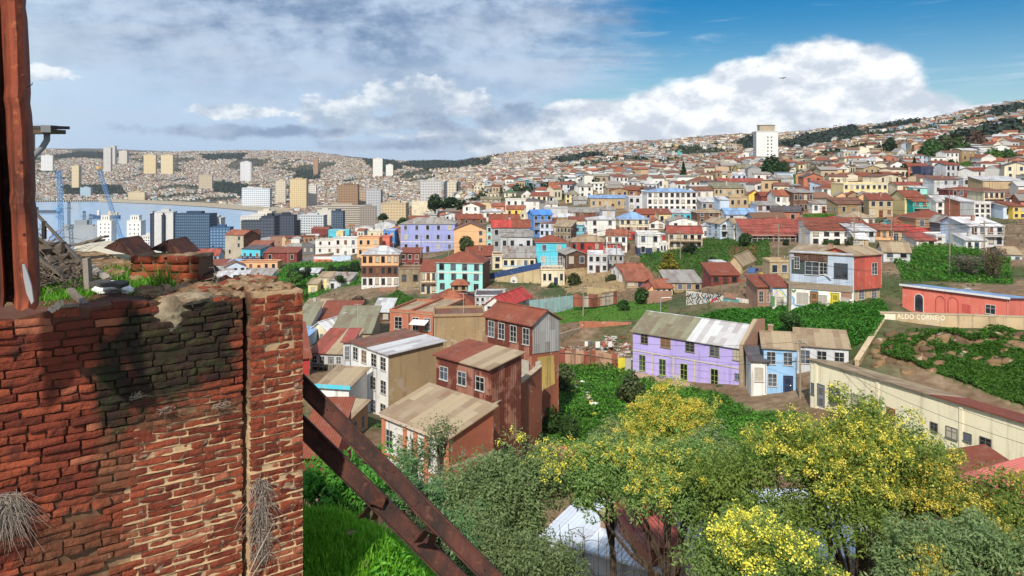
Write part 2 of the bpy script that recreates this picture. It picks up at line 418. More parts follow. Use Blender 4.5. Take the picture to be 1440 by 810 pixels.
H('b1', 365, 620, 425, 480, 'low row of patched rusty and pale shacks', 'peach', 'rust', 'flat', Y=290, dep=6, r=1, c=5, cat='shack', name='shack')
H('b1', 355, 575, 515, 556, 'long white cottage with grey sheet roof under the shacks', 'white', 'grey', 'shed', Y=272, yaw=-3, dep=7, rise=2.0, r=1, c=4, near='long white cottage')
H('b1', 282, 365, 432, 478, 'tiny pale blue lean-to by the stone tenement', 'pblue', 'blue', 'shed', Y=300, dep=5, rise=1.2, r=1, c=2)
H('b1', 862, 985, 383, 418, 'low street wall house painted white and pink', 'white', 'red', 'flat', Y=292, dep=2, r=0, c=0, bands=((.45, 'pink'), (1, 'white')), cat='wall', name='street_wall')
H('b1', 985, 1112, 380, 416, 'low street wall house painted pale blue', 'pblue', 'lgrey', 'flat', Y=292, dep=2, r=0, c=0, cat='wall', name='street_wall')
H('b1', 752, 900, 495, 530, 'small white hut with grey roof above the green bank', 'white', 'lgrey', 'shed', Y=268, dep=6, rise=1, r=1, c=3, near='white hut')
H('b1', 825, 890, 570, 655, 'narrow yellow house with weathered boards over the bank', 'lyellow', 'tan', 'shed', Y=248, dep=6, rise=1, r=1, c=1, near='narrow yellow house')
H('b1', 895, 985, 525, 612, 'taller yellow house half with grey lean-to roof', 'lyellow', 'tan', 'shed', Y=253, dep=6, rise=1, r=2, c=2)
H('b1', 965, 1105, 545, 632, 'pale grey patched cottage beside the yellow house', 'lgrey', 'grey', 'shed', Y=250, yaw=-8, dep=7, rise=1.6, r=1, c=3)
H('b1', 785, 940, 742, 775, 'orange shed with pale flat roof below the brown bank', 'orange', 'tan', 'shed', Y=152, dep=6, rise=1, r=1, c=3, cat='shed', name='shed')
# ---- left hollow (crop c7 / b6)
H('c7', 75, 200, 345, 400, 'low white house with olive roof by the brick pier', 'white', 'olive', 'shed', Y=135, dep=9, rise=2.6, r=1, c=2)
H('c7', 78, 190, 430, 500, 'pale blue box roof next to the brick pier', 'pblue', 'blue', 'flat', Y=122, dep=8, r=0, c=0)
H('c7', 195, 370, 385, 470, 'cream house with white sheet roof and dark round windows', 'cream', 'white', 'gy', Y=128, yaw=-22, dep=9, rise=1.5, r=1, c=4)
H('c7', 390, 700, 395, 460, 'wide low hall with dull olive corrugated roof', 'beige', 'olive', 'shed', Y=126, dep=9, rise=2.6, r=0, c=0)
H('c7', 260, 560, 300, 345, 'long rust roof shed running up to the red house', 'maroon', 'rust', 'shed', Y=140, dep=9, rise=2.0, r=0, c=2, cat='shed', name='shed')
H('c7', 720, 860, 225, 300, 'dark open shed with pale sheet roof beside the red house', 'dwood', 'lgrey', 'shed', Y=142, dep=7, rise=1.2, r=1, c=2, cat='shed', name='shed')
H('c7', 210, 475, 560, 705, 'pale grey boarded house with red and tan roof', 'lgrey', 'red', 'shed', Y=105, yaw=-8, dep=8, rise=1.5, r=1, c=4, near='grey boarded house', rooftwo='tan', open=1)
H('c7', 478, 545, 470, 690, 'narrow grey annex with a black opening beside the white tenement', 'lgrey', 'red', 'shed', Y=100, dep=5, rise=.6, r=1, c=1)
H('c7', 80, 205, 600, 720, 'red house wall and rust roof behind the brick pier', 'red', 'rust', 'shed', Y=98, yaw=20, dep=9, rise=2.6, r=0, c=0)
H('c7', 545, 845, 500, 1015, 'white peeling three storey tenement with tall windows and tan firewall', 'white', 'brown', 'shed', Y=90, dep=7.5, rise=.4, r=3, c=4, side='tan', cat='building', name='tenement', near='white tenement', fd=5, corners=(494, 93, 546, 86.5, 573, 7.9), rooftwo='lgrey')
H('b6', 462, 545, 60, 160, 'salmon red house with arched window next to tan firewall', 'orange', 'tan', 'flat', Y=112, yaw=-18, dep=9, r=1, c=1, near='salmon red house')
H('b6', 548, 650, 68, 165, 'salmon red house with a white awning over its porch', 'orange', 'tan', 'flat', Y=108, yaw=-18, dep=12, r=1, c=2, side='tan', awn=1)
H('b6', 655, 880, 80, 215, 'long blank tan boundary building behind rusty roofs', 'tan', 'brown', 'flat', Y=104, yaw=6, dep=6, r=0, c=0, cat='building', name='blank_building')
H('b6', 150, 282, 385, 480, 'low shed with tan roof and turquoise edge', 'white', 'tan', 'shed', Y=84, yaw=-12, dep=5, rise=.7, r=0, c=0, edge='cyan')
H('b6', 135, 285, 520, 640, 'peach house end with long windows behind the steel beams', 'peach', 'tan', 'shed', Y=76, yaw=-15, dep=4, rise=.5, r=1, c=3)
H('b6', 60, 210, 690, 800, 'rust walled hut under the steel beams', 'maroon', 'rust', 'shed', Y=60, dep=7, rise=2.2, r=0, c=0)
H('b6', 434, 704, 545, 800, 'white house with rose pilasters and wide tan sheet roof', 'white', 'tan', 'shed', Y=68, dep=4.9, rise=1.4, r=1, c=5, side='rw', near='white pilaster house', fd=6, pil=1, wz=.56, corners=(540, 68, 630, 61.6, 683, 6.4))
H('b6', 665, 900, 275, 482, 'rusty sheet clad house with patched roof beside the tan firewall', 'rs', 'rust', 'shed', Y=79, dep=4.2, rise=.7, r=1, c=3, near='rusty clad house', fd=9, nofix=1, wz=.4, rooftwo='tan', corners=(613.5, 76, 688, 70.7, 551, 3.6))
H('b6', 880, 1080, 80, 300, 'tall rusty clad house with striped rust roof and grey gable', 'rs', 'rust', 'gx', Y=90, dep=4.3, rise=1.2, r=2, c=4, side='rw', near='tall rusty house', fd=12, nofix=1, corners=(682.5, 88, 748, 82.8, 530, 7))
# ---- purple house, light blue house, long yellow building
H('p', 890, 1045, 474, 536, 'long purple house with green framed windows above the ivy bank', 'purple', 'olive', 'gx', Y=108, special='purple', dep=9, rise=2.2, r=2, c=5, near='purple house', hero=1, fd=4, corners=(890, 114, 1045, 103.2, 520, 5.7), rooftwo='lgrey')
H('p', 1074, 1120, 490, 552, 'light blue two storey house with tan roof beside the brick firewall', 'lblue', 'tan', 'gx', Y=98, yaw=-14, dep=8, rise=1.2, r=2, c=2, near='light blue house', hero=1, fd=3, door='navy', sc=2)
H('p', 1120, 1193, 488, 522, 'small grey annex with tan roof behind light blue house', 'lgrey', 'tan', 'shed', Y=101, yaw=-18, dep=6, rise=1.0, r=1, c=3, fd=4)
H('p', 1056, 1078, 508, 552, 'white lean-to with slate roof against the brick firewall', 'white', 'dark', 'shed', Y=98, yaw=-8, dep=4, rise=.8, r=1, c=1)
H('p', 1140, 1440, 510, 575, 'long pale yellow building curving along the lane with barred windows', 'yb', 'tan', 'shed', Y=80, dep=5, rise=-.95, rooftwo='rust', r=1, c=8, special='lane', cat='building', name='long_building', near='long yellow building', hero=1, fd=3, corners=(1139, 90, 1560, 61.5, 572, 5.5), wz=.42)
# ---- right foreground huts
H('p', 1255, 1400, 596, 650, 'brick red tin roofed hut in front of the long yellow building', 'cream', 'rust', 'shed', Y=58, dep=7, rise=1.3, r=1, c=3, corners=(1262, 66, 1385, 52, 690, 2.6), cat='hut', name='hut')
H('p', 1330, 1560, 650, 720, 'pinkish red tin roofed hut at the right edge', 'peach', 'pink', 'shed', Y=46, dep=8, rise=1.2, r=1, c=2, corners=(1310, 52, 1560, 40, 735, 2.4), cat='hut', name='hut')
H('p', 1300, 1360, 690, 740, 'tiny red roofed lean-to below the brick red hut', 'peach', 'red', 'shed', Y=44, dep=4, rise=.8, r=1, c=1, corners=(1292, 47, 1352, 43, 742, 1.6), cat='hut', name='hut')
H('p', 780, 925, 735, 800, 'hut with bluish white sheet roof seen through the bare branches', 'lgrey', 'wb', 'shed', Y=38, dep=3.8, rise=.35, r=0, c=0, corners=(770, 36, 925, 33, 812, 1.9), cat='hut', name='hut')
H('p', 930, 1000, 735, 800, 'hut with orange red roof between the acacia trunks', 'orange', 'red', 'shed', Y=34, dep=3, rise=.4, r=0, c=0, corners=(915, 33, 1000, 34, 800, .9), cat='hut', name='hut')
H('p', 1000, 1240, 760, 800, 'pale sheet roofed hut under the large yellow acacia', 'grey', 'wb', 'shed', Y=33, dep=4.5, rise=.4, r=0, c=0, corners=(985, 30, 1240, 30, 838, 1.6), cat='hut', name='hut')
H('p', 755, 825, 655, 690, 'small hut with salmon roof beside the ivy bank', 'peach', 'pink', 'shed', Y=62, dep=3.4, rise=.4, r=0, c=0, corners=(752, 62, 830, 60, 672, .9), cat='hut', name='hut', fd=4)
# ---- big blue and red house, pink house, white red-roof row (crops b4, b5)
H('b4', 565, 1010, 335, 715, 'large ruined house with blue grey upper floor, murals below and red flank', 'white', 'tan', 'shed', Y=115, dep=8, rise=.5, r=1, c=1, corners=(1112, 118, 1200.5, 113.4, 428, 7.9), cat='building', name='mural_house', near='mural house', hero=1, fd=1, special='mural')
H('b4', 1005, 1230, 345, 570, 'red sheet clad wing hanging beside the mural house', 'redsheet', 'tan', 'gx', Y=117, dep=6, rise=.9, r=1, c=2, wsel='r', fd=.4, corners=(1201, 113.7, 1240, 116.4, 404.6, 4.7), near='red clad wing')
H('b4', 1010, 1215, 575, 690, 'tan block base under the red clad wing', 'beige', 'brown', 'flat', Y=117.5, dep=5, r=1, c=2, corners=(1202, 114.3, 1237, 116.9, 428, 2.3))
H('b4', 240, 705, 200, 250, 'long white veranda house with wide red roof on stone wall', 'white', 'red', 'shed', yaw=-3, dep=10, rise=3.2, r=1, c=9, near='red veranda house', porch=1)
H('b4', 705, 1160, 172, 278, 'long white two storey row with rust striped roof', 'white', 'rust', 'shed', yaw=-3, dep=9, rise=2.4, r=2, c=6, near='long white row')
H('b4', 978, 1165, 80, 155, 'white and grey bungalow with pale hip roof', 'white', 'tan', 'hip', dep=8, rise=1.4, r=1, c=3, near='white bungalow')
H('b4', 892, 975, 90, 135, 'dark red box house attached to the white bungalow', 'red', 'grey', 'flat', dep=6, r=0, c=1)
H('b4', 1030, 1120, 235, 305, 'brown hut with pale tin roof above the tan mural roof', 'beige', 'white', 'shed', yaw=-14, dep=8, rise=1.4, r=1, c=1)
H('b4', 1170, 1300, 170, 225, 'peach brick house right of long white row', 'peach', 'tile', 'shed', dep=7, rise=1, r=1, c=3)
H('b4', 115, 220, 415, 490, 'beige barn gable with tan roof over the rusty yards', 'beige', 'tan', 'gy', Y=160, yaw=-30, dep=12, rise=1.7, r=0, c=0, cat='barn', name='barn', near='beige barn', side='lyellow')
H('b4', 12, 110, 400, 448, 'low white yard hut left of the beige barn', 'white', 'lgrey', 'flat', Y=165, dep=4, r=1, c=2)
H('b4', 0, 200, 490, 560, 'tangle shed of dark red sheets under the beige barn', 'maroon', 'rust', 'shed', Y=150, dep=7, rise=1.4, r=1, c=3, cat='shed', name='shed')
H('b4', 418, 555, 400, 510, 'ruined tan walled house with graffiti left of the mural house', 'beige', 'tan', 'flat', Y=138, dep=4, r=1, c=2)
H('b4', 330, 440, 575, 740, 'brick shack with dark openings beside the graffiti wall', 'B', 'rust', 'shed', Y=124, dep=6, rise=1, r=1, c=2, cat='shack', name='shack')
H('b4', 440, 552, 575, 735, 'white shack wall painted with a blue bird mural', 'white', 'rust', 'shed', Y=122.5, dep=6, rise=1, r=1, c=1, cat='shack', name='shack', wz=.25)
H('p', 1270, 1419, 398, 442, 'pink single storey house with arched bricked windows and blue roof edge', 'pink', 'blue', 'shed', Y=112, dep=7, rise=-.75, r=1, c=5, near='pink house', hero=1, fd=1, corners=(1269, 118, 1419, 106, 442, 4.5), special='pink')
H('b5', 905, 1012, 290, 410, 'grey timber house with tan roof right of the bare shrubs', 'lgrey', 'tan', 'gx', Y=160, yaw=-12, dep=8, rise=1.2, r=2, c=2, near='grey timber house', fd=5)
H('b5', 380, 500, 205, 250, 'white house with red porch roof above tan wall', 'white', 'red', 'shed', Y=186, dep=7, rise=1.2, r=1, c=2, near='white red porch house')
H('b5', 495, 635, 178, 250, 'white stepped house with flat roof right of red porch roof', 'white', 'white', 'flat', Y=188, dep=7, r=2, c=3)
H('b5', 325, 545, 155, 215, 'long tan house with bright red sheet roof', 'beige', 'bred', 'shed', Y=200, dep=8, rise=1.2, r=1, c=4)
H('b5', 135, 325, 148, 215, 'tan house with red roof and three small windows', 'beige', 'red', 'gx', Y=198, dep=9, rise=1.2, r=1, c=4)
H('b5', 245, 375, 108, 145, 'small pale turquoise house with red tile roof', 'turq', 'tile', 'gx', dep=8, rise=1.6, r=1, c=3)
H('b5', 375, 600, 70, 150, 'brown brick house with dark rust hip roof', 'tan', 'rust', 'hip', dep=9, rise=1.8, r=1, c=3)
H('b5', 560, 640, 100, 180, 'dark grey timber cottage with steep roof', 'dgrey', 'grey', 'gy', dep=8, rise=1.6, r=1, c=1)
H('b5', 635, 760, 105, 205, 'pale blue grey cottage with rust roof in the right cluster', 'pblue', 'rust', 'gx', dep=8, rise=1.5, r=2, c=3)
H('b5', 700, 900, 120, 240, 'stacked pale grey shack with rusty patch and balcony', 'lgrey', 'white', 'shed', dep=8, rise=1.4, r=2, c=4, balc=1)
H('b5', 675, 800, 205, 265, 'white lean-to shack below the stacked grey shack', 'white', 'lgrey', 'shed', dep=5, rise=1, r=1, c=3)
H('b5', 180, 340, 275, 320, 'grey hut with tan roof and blue barrel near the bank', 'lgrey', 'tan', 'gx', Y=150, yaw=-18, dep=8, rise=1.5, r=1, c=2)
H('b5', 0, 130, 150, 190, 'pale grey shed roof between long row and tan house', 'lgrey', 'lgrey', 'shed', Y=185, dep=7, rise=1.2, r=1, c=3)
# ---- middle right (crop b3)
H('b3', 172, 312, 370, 460, 'dark brown timber shack with a red door over the cliff', 'dwood', 'grey', 'gy', Y=204, yaw=12, dep=8, rise=1.0, r=1, c=2, near='dark timber shack')
H('b3', 315, 450, 375, 492, 'pale grey box house on the cliff edge with small windows', 'lgrey', 'white', 'flat', Y=198, yaw=-6, dep=8, r=2, c=3, near='pale grey cliff house', fd=.6)
H('b3', 452, 556, 375, 475, 'grey two storey house stepping down beside the cliff', 'grey', 'lgrey', 'shed', Y=202, dep=8, rise=.8, r=2, c=3)
H('b3', 205, 455, 285, 362, 'long crimson house with five narrow windows and tan roof', 'red', 'tan', 'hip', dep=9, rise=1.8, r=1, c=5, near='crimson house', wb=1)
H('b3', 455, 540, 300, 362, 'smaller crimson annex with darker roof', 'red', 'grey', 'shed', dep=8, rise=1.0, r=1, c=1)
H('b3', 85, 203, 185, 285, 'olive brown two storey house with broad pale roof', 'olive', 'tan', 'shed', yaw=-14, dep=12, rise=1.6, r=2, c=5, side='B', near='olive house')
H('b3', 530, 728, 135, 270, 'tall cream house with blue sheet roof and brick lower floors', 'cream', 'blue', 'hip', dep=9, rise=2, r=3, c=5, cat='building', bands=((.38, 'red'), (.62, 'B'), (1, 'cream')), near='tall cream house')
H('b3', 440, 580, 245, 360, 'white house with rusty red roof beside tall cream house', 'white', 'tile', 'gx', yaw=-10, dep=9, rise=1.4, r=2, c=3)
H('b3', 650, 805, 235, 378, 'white two storey house with dark navy base', 'white', 'lgrey', 'flat', yaw=-4, dep=8, r=2, c=2, bands=((.36, 'navy'), (1, 'white')), near='navy based white house', fd=2)
H('b3', 805, 850, 240, 300, 'red fire wall annex beside navy based white house', 'red', 'lgrey', 'flat', dep=6, r=0, c=0)
H('b3', 800, 888, 300, 368, 'low white annex with five tall windows', 'white', 'lgrey', 'flat', Y=222, dep=5, r=1, c=4)
H('b3', 855, 1085, 230, 338, 'cream balcony house with two timber galleries and red roof', 'cream', 'red', 'gx', yaw=-6, dep=9, rise=1.8, r=2, c=5, balc=2, near='balcony house')
H('b3', 1035, 1188, 205, 255, 'white cottage with pale gable roof above green gully', 'white', 'lgrey', 'gy', yaw=-12, dep=9, rise=1.4, r=1, c=3)
H('b3', 1205, 1300, 165, 262, 'grey white house with a front balcony under tan roof', 'pblue', 'tan', 'gy', yaw=10, dep=10, rise=1.3, r=2, c=2, balc=1)
H('b3', 1295, 1366, 165, 270, 'tall narrow white house with four windows at the gully top', 'white', 'tan', 'gx', dep=8, rise=1.2, r=2, c=2)
H('b3', 1050, 1240, 90, 162, 'brown timber cabin with deep porch', 'brown', 'tan', 'hip', dep=9, rise=1.4, r=2, c=3, near='brown cabin')
H('b3', 880, 1060, 95, 150, 'sky blue bungalow with grey sheet roof', 'cyan', 'lgrey', 'shed', dep=8, rise=1.2, r=1, c=4, near='sky blue bungalow')
H('b3', 795, 878, 100, 172, 'yellow house end under an orange rust roof', 'lyellow', 'rust', 'shed', dep=8, rise=1.6, r=1, c=2)
H('b3', 650, 800, 100, 135, 'wide orange rust roof house behind tall cream house', 'orange', 'rust', 'gx', dep=10, rise=2, r=1, c=3)
H('b3', 728, 835, 160, 200, 'small white gabled house in front of yellow end', 'white', 'tile', 'gy', dep=8, rise=1.4, r=1, c=2)
H('b3', 1245, 1430, 100, 145, 'blue grey timber house with pale wide roof', 'lgrey', 'lgrey', 'gx', dep=9, rise=1.5, r=1, c=4)
H('b3', 545, 715, 490, 546, 'small white house with tile roof in the gully', 'white', 'tile', 'gx', Y=176, yaw=10, dep=8, rise=1.4, r=1, c=3, near='small white gully house')
H('b3', 770, 885, 595, 655, 'cream cottage with orange tile roof below the gully', 'cream', 'tile', 'gx', Y=156, yaw=8, dep=7, rise=1.2, r=1, c=3, near='cream cottage')
H('b3', 708, 782, 615, 665, 'little pink gable hut left of cream cottage', 'peach', 'red', 'gy', Y=157, dep=6, rise=1.2, r=1, c=1)
H('b3', 580, 760, 550, 590, 'low wide shack under faded orange roofing', 'beige', 'tile', 'shed', Y=168, dep=8, rise=1.6, r=1, c=3, cat='shack', name='shack')
H('b3', 850, 1080, 560, 620, 'ramshackle brown shack row with patched grey roofs', 'tan', 'grey', 'shed', Y=158, dep=8, rise=1.4, r=1, c=4, cat='shack', name='shack')
H('b3', 430, 530, 190, 222, 'long low shack with pale roofs left of tall cream house', 'beige', 'grey', 'shed', dep=8, rise=1.4, r=1, c=4)
H('b3', 305, 375, 190, 250, 'pale blue white house behind the crimson house', 'pblue', 'white', 'shed', dep=8, rise=1.4, r=1, c=2)
H('b3', 200, 330, 145, 175, 'low cream and red patched house behind the olive house', 'cream', 'rust', 'shed', dep=8, rise=1.2, r=0, c=0)
H('b3', 415, 500, 75, 130, 'grey shed with dark leaning roof beside rusty yards', 'lgrey', 'grey', 'shed', dep=7, rise=1.2, r=1, c=1)
H('b3', -5, 95, 160, 250, 'white and blue house with brown roof beside bright blue tall house', 'pblue', 'rust', 'shed', yaw=-8, dep=8, rise=1.2, r=2, c=3)
# ---- upper middle (crops a6)
H('a6', 855, 1098, 445, 512, 'tan school wing with blue roof edge and six square windows', 'beige', 'blue', 'shed', dep=10, rise=1.2, r=1, c=6, cat='building', name='school_wing', near='tan school wing')
H('a6', 1098, 1216, 440, 526, 'grey white school block between tan wing and white school', 'lgrey', 'lgrey', 'flat', dep=10, r=2, c=3, cat='building', name='school_wing')
H('a6', 1216, 1530, 405, 530, 'large white school with two window rows and blue grey roof', 'white', 'blue', 'hip', dep=12, rise=1.6, r=3, c=9, cat='building', name='school', near='white school')
H('a6', 325, 445, 515, 560, 'yellow house with red brown roof', 'yellow', 'tile', 'gx', dep=9, rise=1.8, r=1, c=3, near='yellow house')
H('a6', 415, 490, 540, 602, 'ornate cream house with arched windows right of the yellow house', 'cream', 'grey', 'flat', dep=8, r=2, c=3)
H('a6', 318, 448, 455, 542, 'white tall house with brown cornice', 'white', 'tan', 'flat', dep=9, r=2, c=3, near='white cornice house')
H('a6', 445, 520, 455, 515, 'cream block behind ornate cream house', 'cream', 'tan', 'flat', dep=8, r=2, c=2)
H('a6', 420, 492, 420, 445, 'white double gabled villa', 'white', 'dark', 'gy', dep=8, rise=3, r=1, c=2)
H('a6', 490, 585, 405, 452, 'white villa with black hip roof and veranda', 'white', 'dark', 'hip', dep=10, rise=2.6, r=2, c=4, near='black hip villa')
H('a6', 310, 385, 410, 440, 'small cream villa with dark green roof', 'cream', 'green', 'hip', dep=8, rise=2.4, r=1, c=2)
H('a6', 120, 218, 370, 412, 'cream modernist block with open top terrace', 'cream', 'white', 'flat', dep=12, r=2, c=5, cat='building', name='terrace_block', near='modernist block')
H('a6', 90, 160, 415, 450, 'pale blue little house near dark tree clump', 'lblue', 'grey', 'flat', dep=8, r=1, c=2)
H('a6', 30, 92, 420, 452, 'bright yellow little house near dark tree clump', 'yellow', 'tan', 'flat', dep=8, r=1, c=2)
H('a6', 205, 278, 415, 450, 'buff little house right of pale blue one', 'cream', 'tan', 'hip', dep=8, rise=1.6, r=1, c=3)
H('a6', 222, 298, 480, 530, 'cream villa with grey hip roof before the cornice house', 'cream', 'grey', 'hip', dep=8, rise=1.6, r=2, c=2)
H('a6', 160, 290, 450, 480, 'long grey green roofed house behind the cream villa', 'beige', 'olive', 'gx', dep=9, rise=1.6, r=1, c=4)
H('a6', 0, 195, 535, 560, 'low pinkish house with wide rust hip roof', 'peach', 'rust', 'hip', dep=12, rise=2.6, r=0, c=0)
H('a6', 215, 405, 590, 620, 'wide dark red roofed house behind dark grey house', 'brown', 'rust', 'gx', dep=10, rise=3.0, r=0, c=0)
H('a6', 0, 190, 575, 612, 'long low house with red brown roof behind the peach gable', 'brown', 'rust', 'gx', dep=10, rise=2.2, r=1, c=4)
H('a6', 700, 790, 420, 478, 'butter yellow villa with olive roof', 'lyellow', 'olive', 'hip', dep=9, rise=2, r=2, c=3, near='butter yellow villa')
H('a6', 750, 832, 455, 490, 'grey gabled sheds beside the butter yellow villa', 'grey', 'grey', 'gx', dep=9, rise=1.8, r=1, c=1)
H('a6', 855, 1043, 350, 420, 'apartment block with brown and white balconies', 'white', 'grey', 'flat', dep=12, r=3, c=7, cat='building', name='apartment_house', near='balcony apartment block', side='brown')
H('a6', 1130, 1310, 335, 365, 'ornate brown roofed mansion with curved gable', 'cream', 'brown', 'hip', dep=14, rise=4.5, r=1, c=7, near='ornate mansion')
H('a6', 595, 712, 375, 410, 'old red roofed mansion with white gables', 'cream', 'tile', 'gx', dep=12, rise=3.5, r=2, c=5)
H('a6', 730, 818, 370, 412, 'dark blue house between trees', 'navy', 'dark', 'flat', dep=10, r=2, c=3)
H('a6', 565, 722, 510, 560, 'pale grey blue blank hall above the bright blue house', 'lgrey', 'grey', 'flat', dep=10, r=1, c=2, wsel='r')
H('a6', 565, 650, 480, 505, 'low white shed with grey roof above the blank hall', 'white', 'grey', 'gx', dep=8, rise=1.4, r=0, c=0)
H('a6', 725, 930, 535, 570, 'row of brown shacks with dark roofs in the middle', 'brown', 'grey', 'shed', dep=10, rise=1.8, r=1, c=4)
H('a6', 930, 1010, 520, 575, 'grey shack with white side beside brown shacks', 'lgrey', 'grey', 'shed', dep=8, rise=1.2, r=1, c=1)
# ---- upper right (crop a7, a8)
H('a7', 380, 570, 560, 615, 'long olive and tan house with open gallery', 'beige', 'olive', 'shed', dep=10, rise=2.6, r=1, c=7, near='gallery house')
H('a7', 410, 700, 520, 565, 'grey blue upper row with rust roof', 'grey', 'red', 'gx', dep=9, rise=1.8, r=1, c=5)
H('a7', 228, 396, 520, 590, 'cream chalet with dark brown hip roof', 'cream', 'brown', 'hip', dep=10, rise=2.8, r=2, c=5, near='cream chalet')
H('a7', 235, 328, 458, 488, 'brick red hall behind the chalet', 'red', 'red', 'gx', dep=10, rise=1, r=0, c=0)
H('a7', 598, 676, 600, 655, 'bright yellow house wall with rust roof', 'yellow', 'rust', 'gy', dep=9, rise=1.8, r=0, c=0, yaw=-14, near='bright yellow wall house')
H('a7', 768, 878, 610, 708, 'white two storey house with orange red roof', 'white', 'tile', 'gx', dep=9, rise=2.2, r=2, c=3, near='white house with orange roof')
H('a7', 678, 770, 610, 690, 'dark red timber wall house between yellow and white', 'maroon', 'rust', 'gx', dep=8, rise=1.5, r=0, c=0)
H('a7', 880, 1005, 590, 712, 'brown brick two storey house with flat grey roof', 'brown', 'grey', 'shed', dep=9, rise=1.2, r=2, c=4, near='brown brick house')
H('a7', 475, 595, 620, 690, 'tan block house with brick patch', 'beige', 'tan', 'flat', dep=8, r=1, c=3)
H('a7', 415, 475, 635, 710, 'pale blue slab house right of white school', 'pblue', 'lgrey', 'shed', dep=8, rise=1.2, r=0, c=0, near='pale blue slab house')
H('a7', 300, 415, 650, 700, 'grey weathered house behind the pale blue slab', 'grey', 'lgrey', 'shed', dep=8, rise=1.6, r=1, c=3)
H('a7', 650, 790, 670, 745, 'grey and cream house with outside stair', 'lgrey', 'grey', 'shed', dep=7, rise=1, r=2, c=3)
H('a7', 455, 680, 728, 768, 'low blue grey house with pale blue roof', 'lgrey', 'blue', 'gx', dep=9, rise=1.8, r=1, c=3)
H('a7', 1150, 1230, 610, 690, 'tan row house with stepped roof, first of the row', 'peach', 'grey', 'gy', yaw=-18, dep=11, rise=1.4, r=1, c=2)
H('a7', 1225, 1300, 605, 695, 'tan row house with rust roof, middle of the row', 'tan', 'rust', 'gy', yaw=-18, dep=11, rise=1.4, r=1, c=2)
H('a7', 1295, 1380, 610, 705, 'tan row house with grey roof at the row end', 'peach', 'grey', 'gy', yaw=-18, dep=11, rise=1.4, r=1, c=2, near='tan row house end')
H('a7', 1035, 1115, 640, 690, 'dark red gabled shed over a pale base', 'maroon', 'brown', 'gy', dep=8, rise=1.6, r=0, c=1, bands=((.3, 'cream'), (1, 'maroon')))
H('a7', 800, 915, 395, 455, 'cream villa with red roof beside the big dark tree', 'cream', 'tile', 'hip', dep=10, rise=2.2, r=2, c=3, near='cream villa by the dark tree')
H('a7', 530, 665, 435, 490, 'yellow vaulted hall left of the big dark tree', 'lyellow', 'olive', 'gx', dep=10, rise=2.6, r=0, c=0)
H('a7', 1015, 1130, 375, 400, 'salmon house with wide red roof on the ridge', 'orange', 'red', 'gx', dep=12, rise=3, r=0, c=2)
H('a7', 1130, 1205, 382, 430, 'pink house on the ridge', 'pink', 'red', 'hip', dep=9, rise=1.4, r=1, c=2, near='pink ridge house')
H('a7', 1205, 1375, 370, 435, 'cream ridge house with many tall windows', 'cream', 'tile', 'hip', dep=10, rise=1.6, r=2, c=5)
H('a7', 1280, 1425, 345, 400, 'white cubic house with roof tower on the ridge', 'white', 'white', 'flat', dep=10, r=2, c=4, near='white cubic house')
H('a7', 1030, 1225, 548, 600, 'brown house with wide bright red roof', 'brown', 'bred', 'gx', dep=9, rise=1.6, r=1, c=3)
H('a8', 118, 398, 580, 720, 'big pale yellow three storey building with dark windows', 'lyellow', 'lgrey', 'flat', dep=11, r=3, c=8, cat='building', name='yellow_building', near='big yellow building', cor=1)
H('a8', 558, 706, 690, 778, 'teal green house with dark porch', 'teal', 'tile', 'gx', dep=8, rise=1.0, r=2, c=3, near='teal house', balc=1)
H('a8', 704, 858, 690, 780, 'clean white house with three windows right of the teal house', 'white', 'lgrey', 'gx', dep=8, rise=1.6, r=2, c=3)
H('a8', 505, 622, 660, 778, 'mustard house with wide rust roof left of teal house', 'lyellow', 'rust', 'gx', dep=9, rise=1.8, r=2, c=2)
H('a8', 1005, 1138, 628, 728, 'tall cream house with dark balcony and brown roof', 'cream', 'brown', 'hip', dep=9, rise=1.2, r=2, c=4, near='tall cream balcony house', balc=1)
H('a8', 855, 950, 690, 790, 'red and white stacked house with open porches', 'orange', 'lgrey', 'shed', dep=8, rise=1, r=2, c=2, balc=1)
H('a8', 945, 1050, 700, 800, 'white stepped house with little balconies', 'white', 'lgrey', 'flat', dep=8, r=3, c=3)
H('a8', 1130, 1235, 665, 705, 'cream bungalow with red brown roof near the right edge', 'cream', 'brown', 'hip', dep=8, rise=1.4, r=1, c=2)
H('a8', 1130, 1195, 722, 800, 'pale blue house half near the right edge', 'pblue', 'grey', 'shed', dep=8, rise=1, r=1, c=1)
H('a8', 1190, 1270, 722, 800, 'yellow house half near the right edge', 'yellow', 'rust', 'shed', dep=8, rise=1, r=2, c=2)
H('a8', 400, 510, 655, 720, 'white house with green roof right of big yellow building', 'white', 'olive', 'gx', dep=8, rise=1.8, r=1, c=2)
H('a8', 460, 640, 585, 640, 'cream house with bright orange roof', 'cream', 'red', 'gx', dep=9, rise=1.2, r=1, c=2, near='bright orange roof house')
H('a8', 560, 700, 605, 640, 'pale cyan and white house behind teal house', 'turq', 'lgrey', 'shed', dep=8, rise=1, r=1, c=2)
H('a8', 608, 688, 470, 560, 'dark blue grey turreted house on the ridge', 'navy', 'tile', 'flat', dep=8, r=3, c=2, near='dark turreted house')
H('a8', 775, 868, 470, 515, 'white two storey house below the green meadow', 'white', 'lgrey', 'flat', dep=8, r=2, c=4, near='white meadow house')
H('a8', 870, 1030, 490, 525, 'low pale house with wide roof right of meadow house', 'white', 'lgrey', 'gx', dep=9, rise=1.6, r=1, c=4)
H('a8', 875, 995, 545, 600, 'pale green grey house with a yellow door', 'lgrey', 'lgrey', 'flat', dep=8, r=1, c=3)
H('a8', 805, 1010, 615, 665, 'dark red timber house with rust roof below the ridge', 'maroon', 'rust', 'hip', dep=9, rise=1, r=1, c=5)
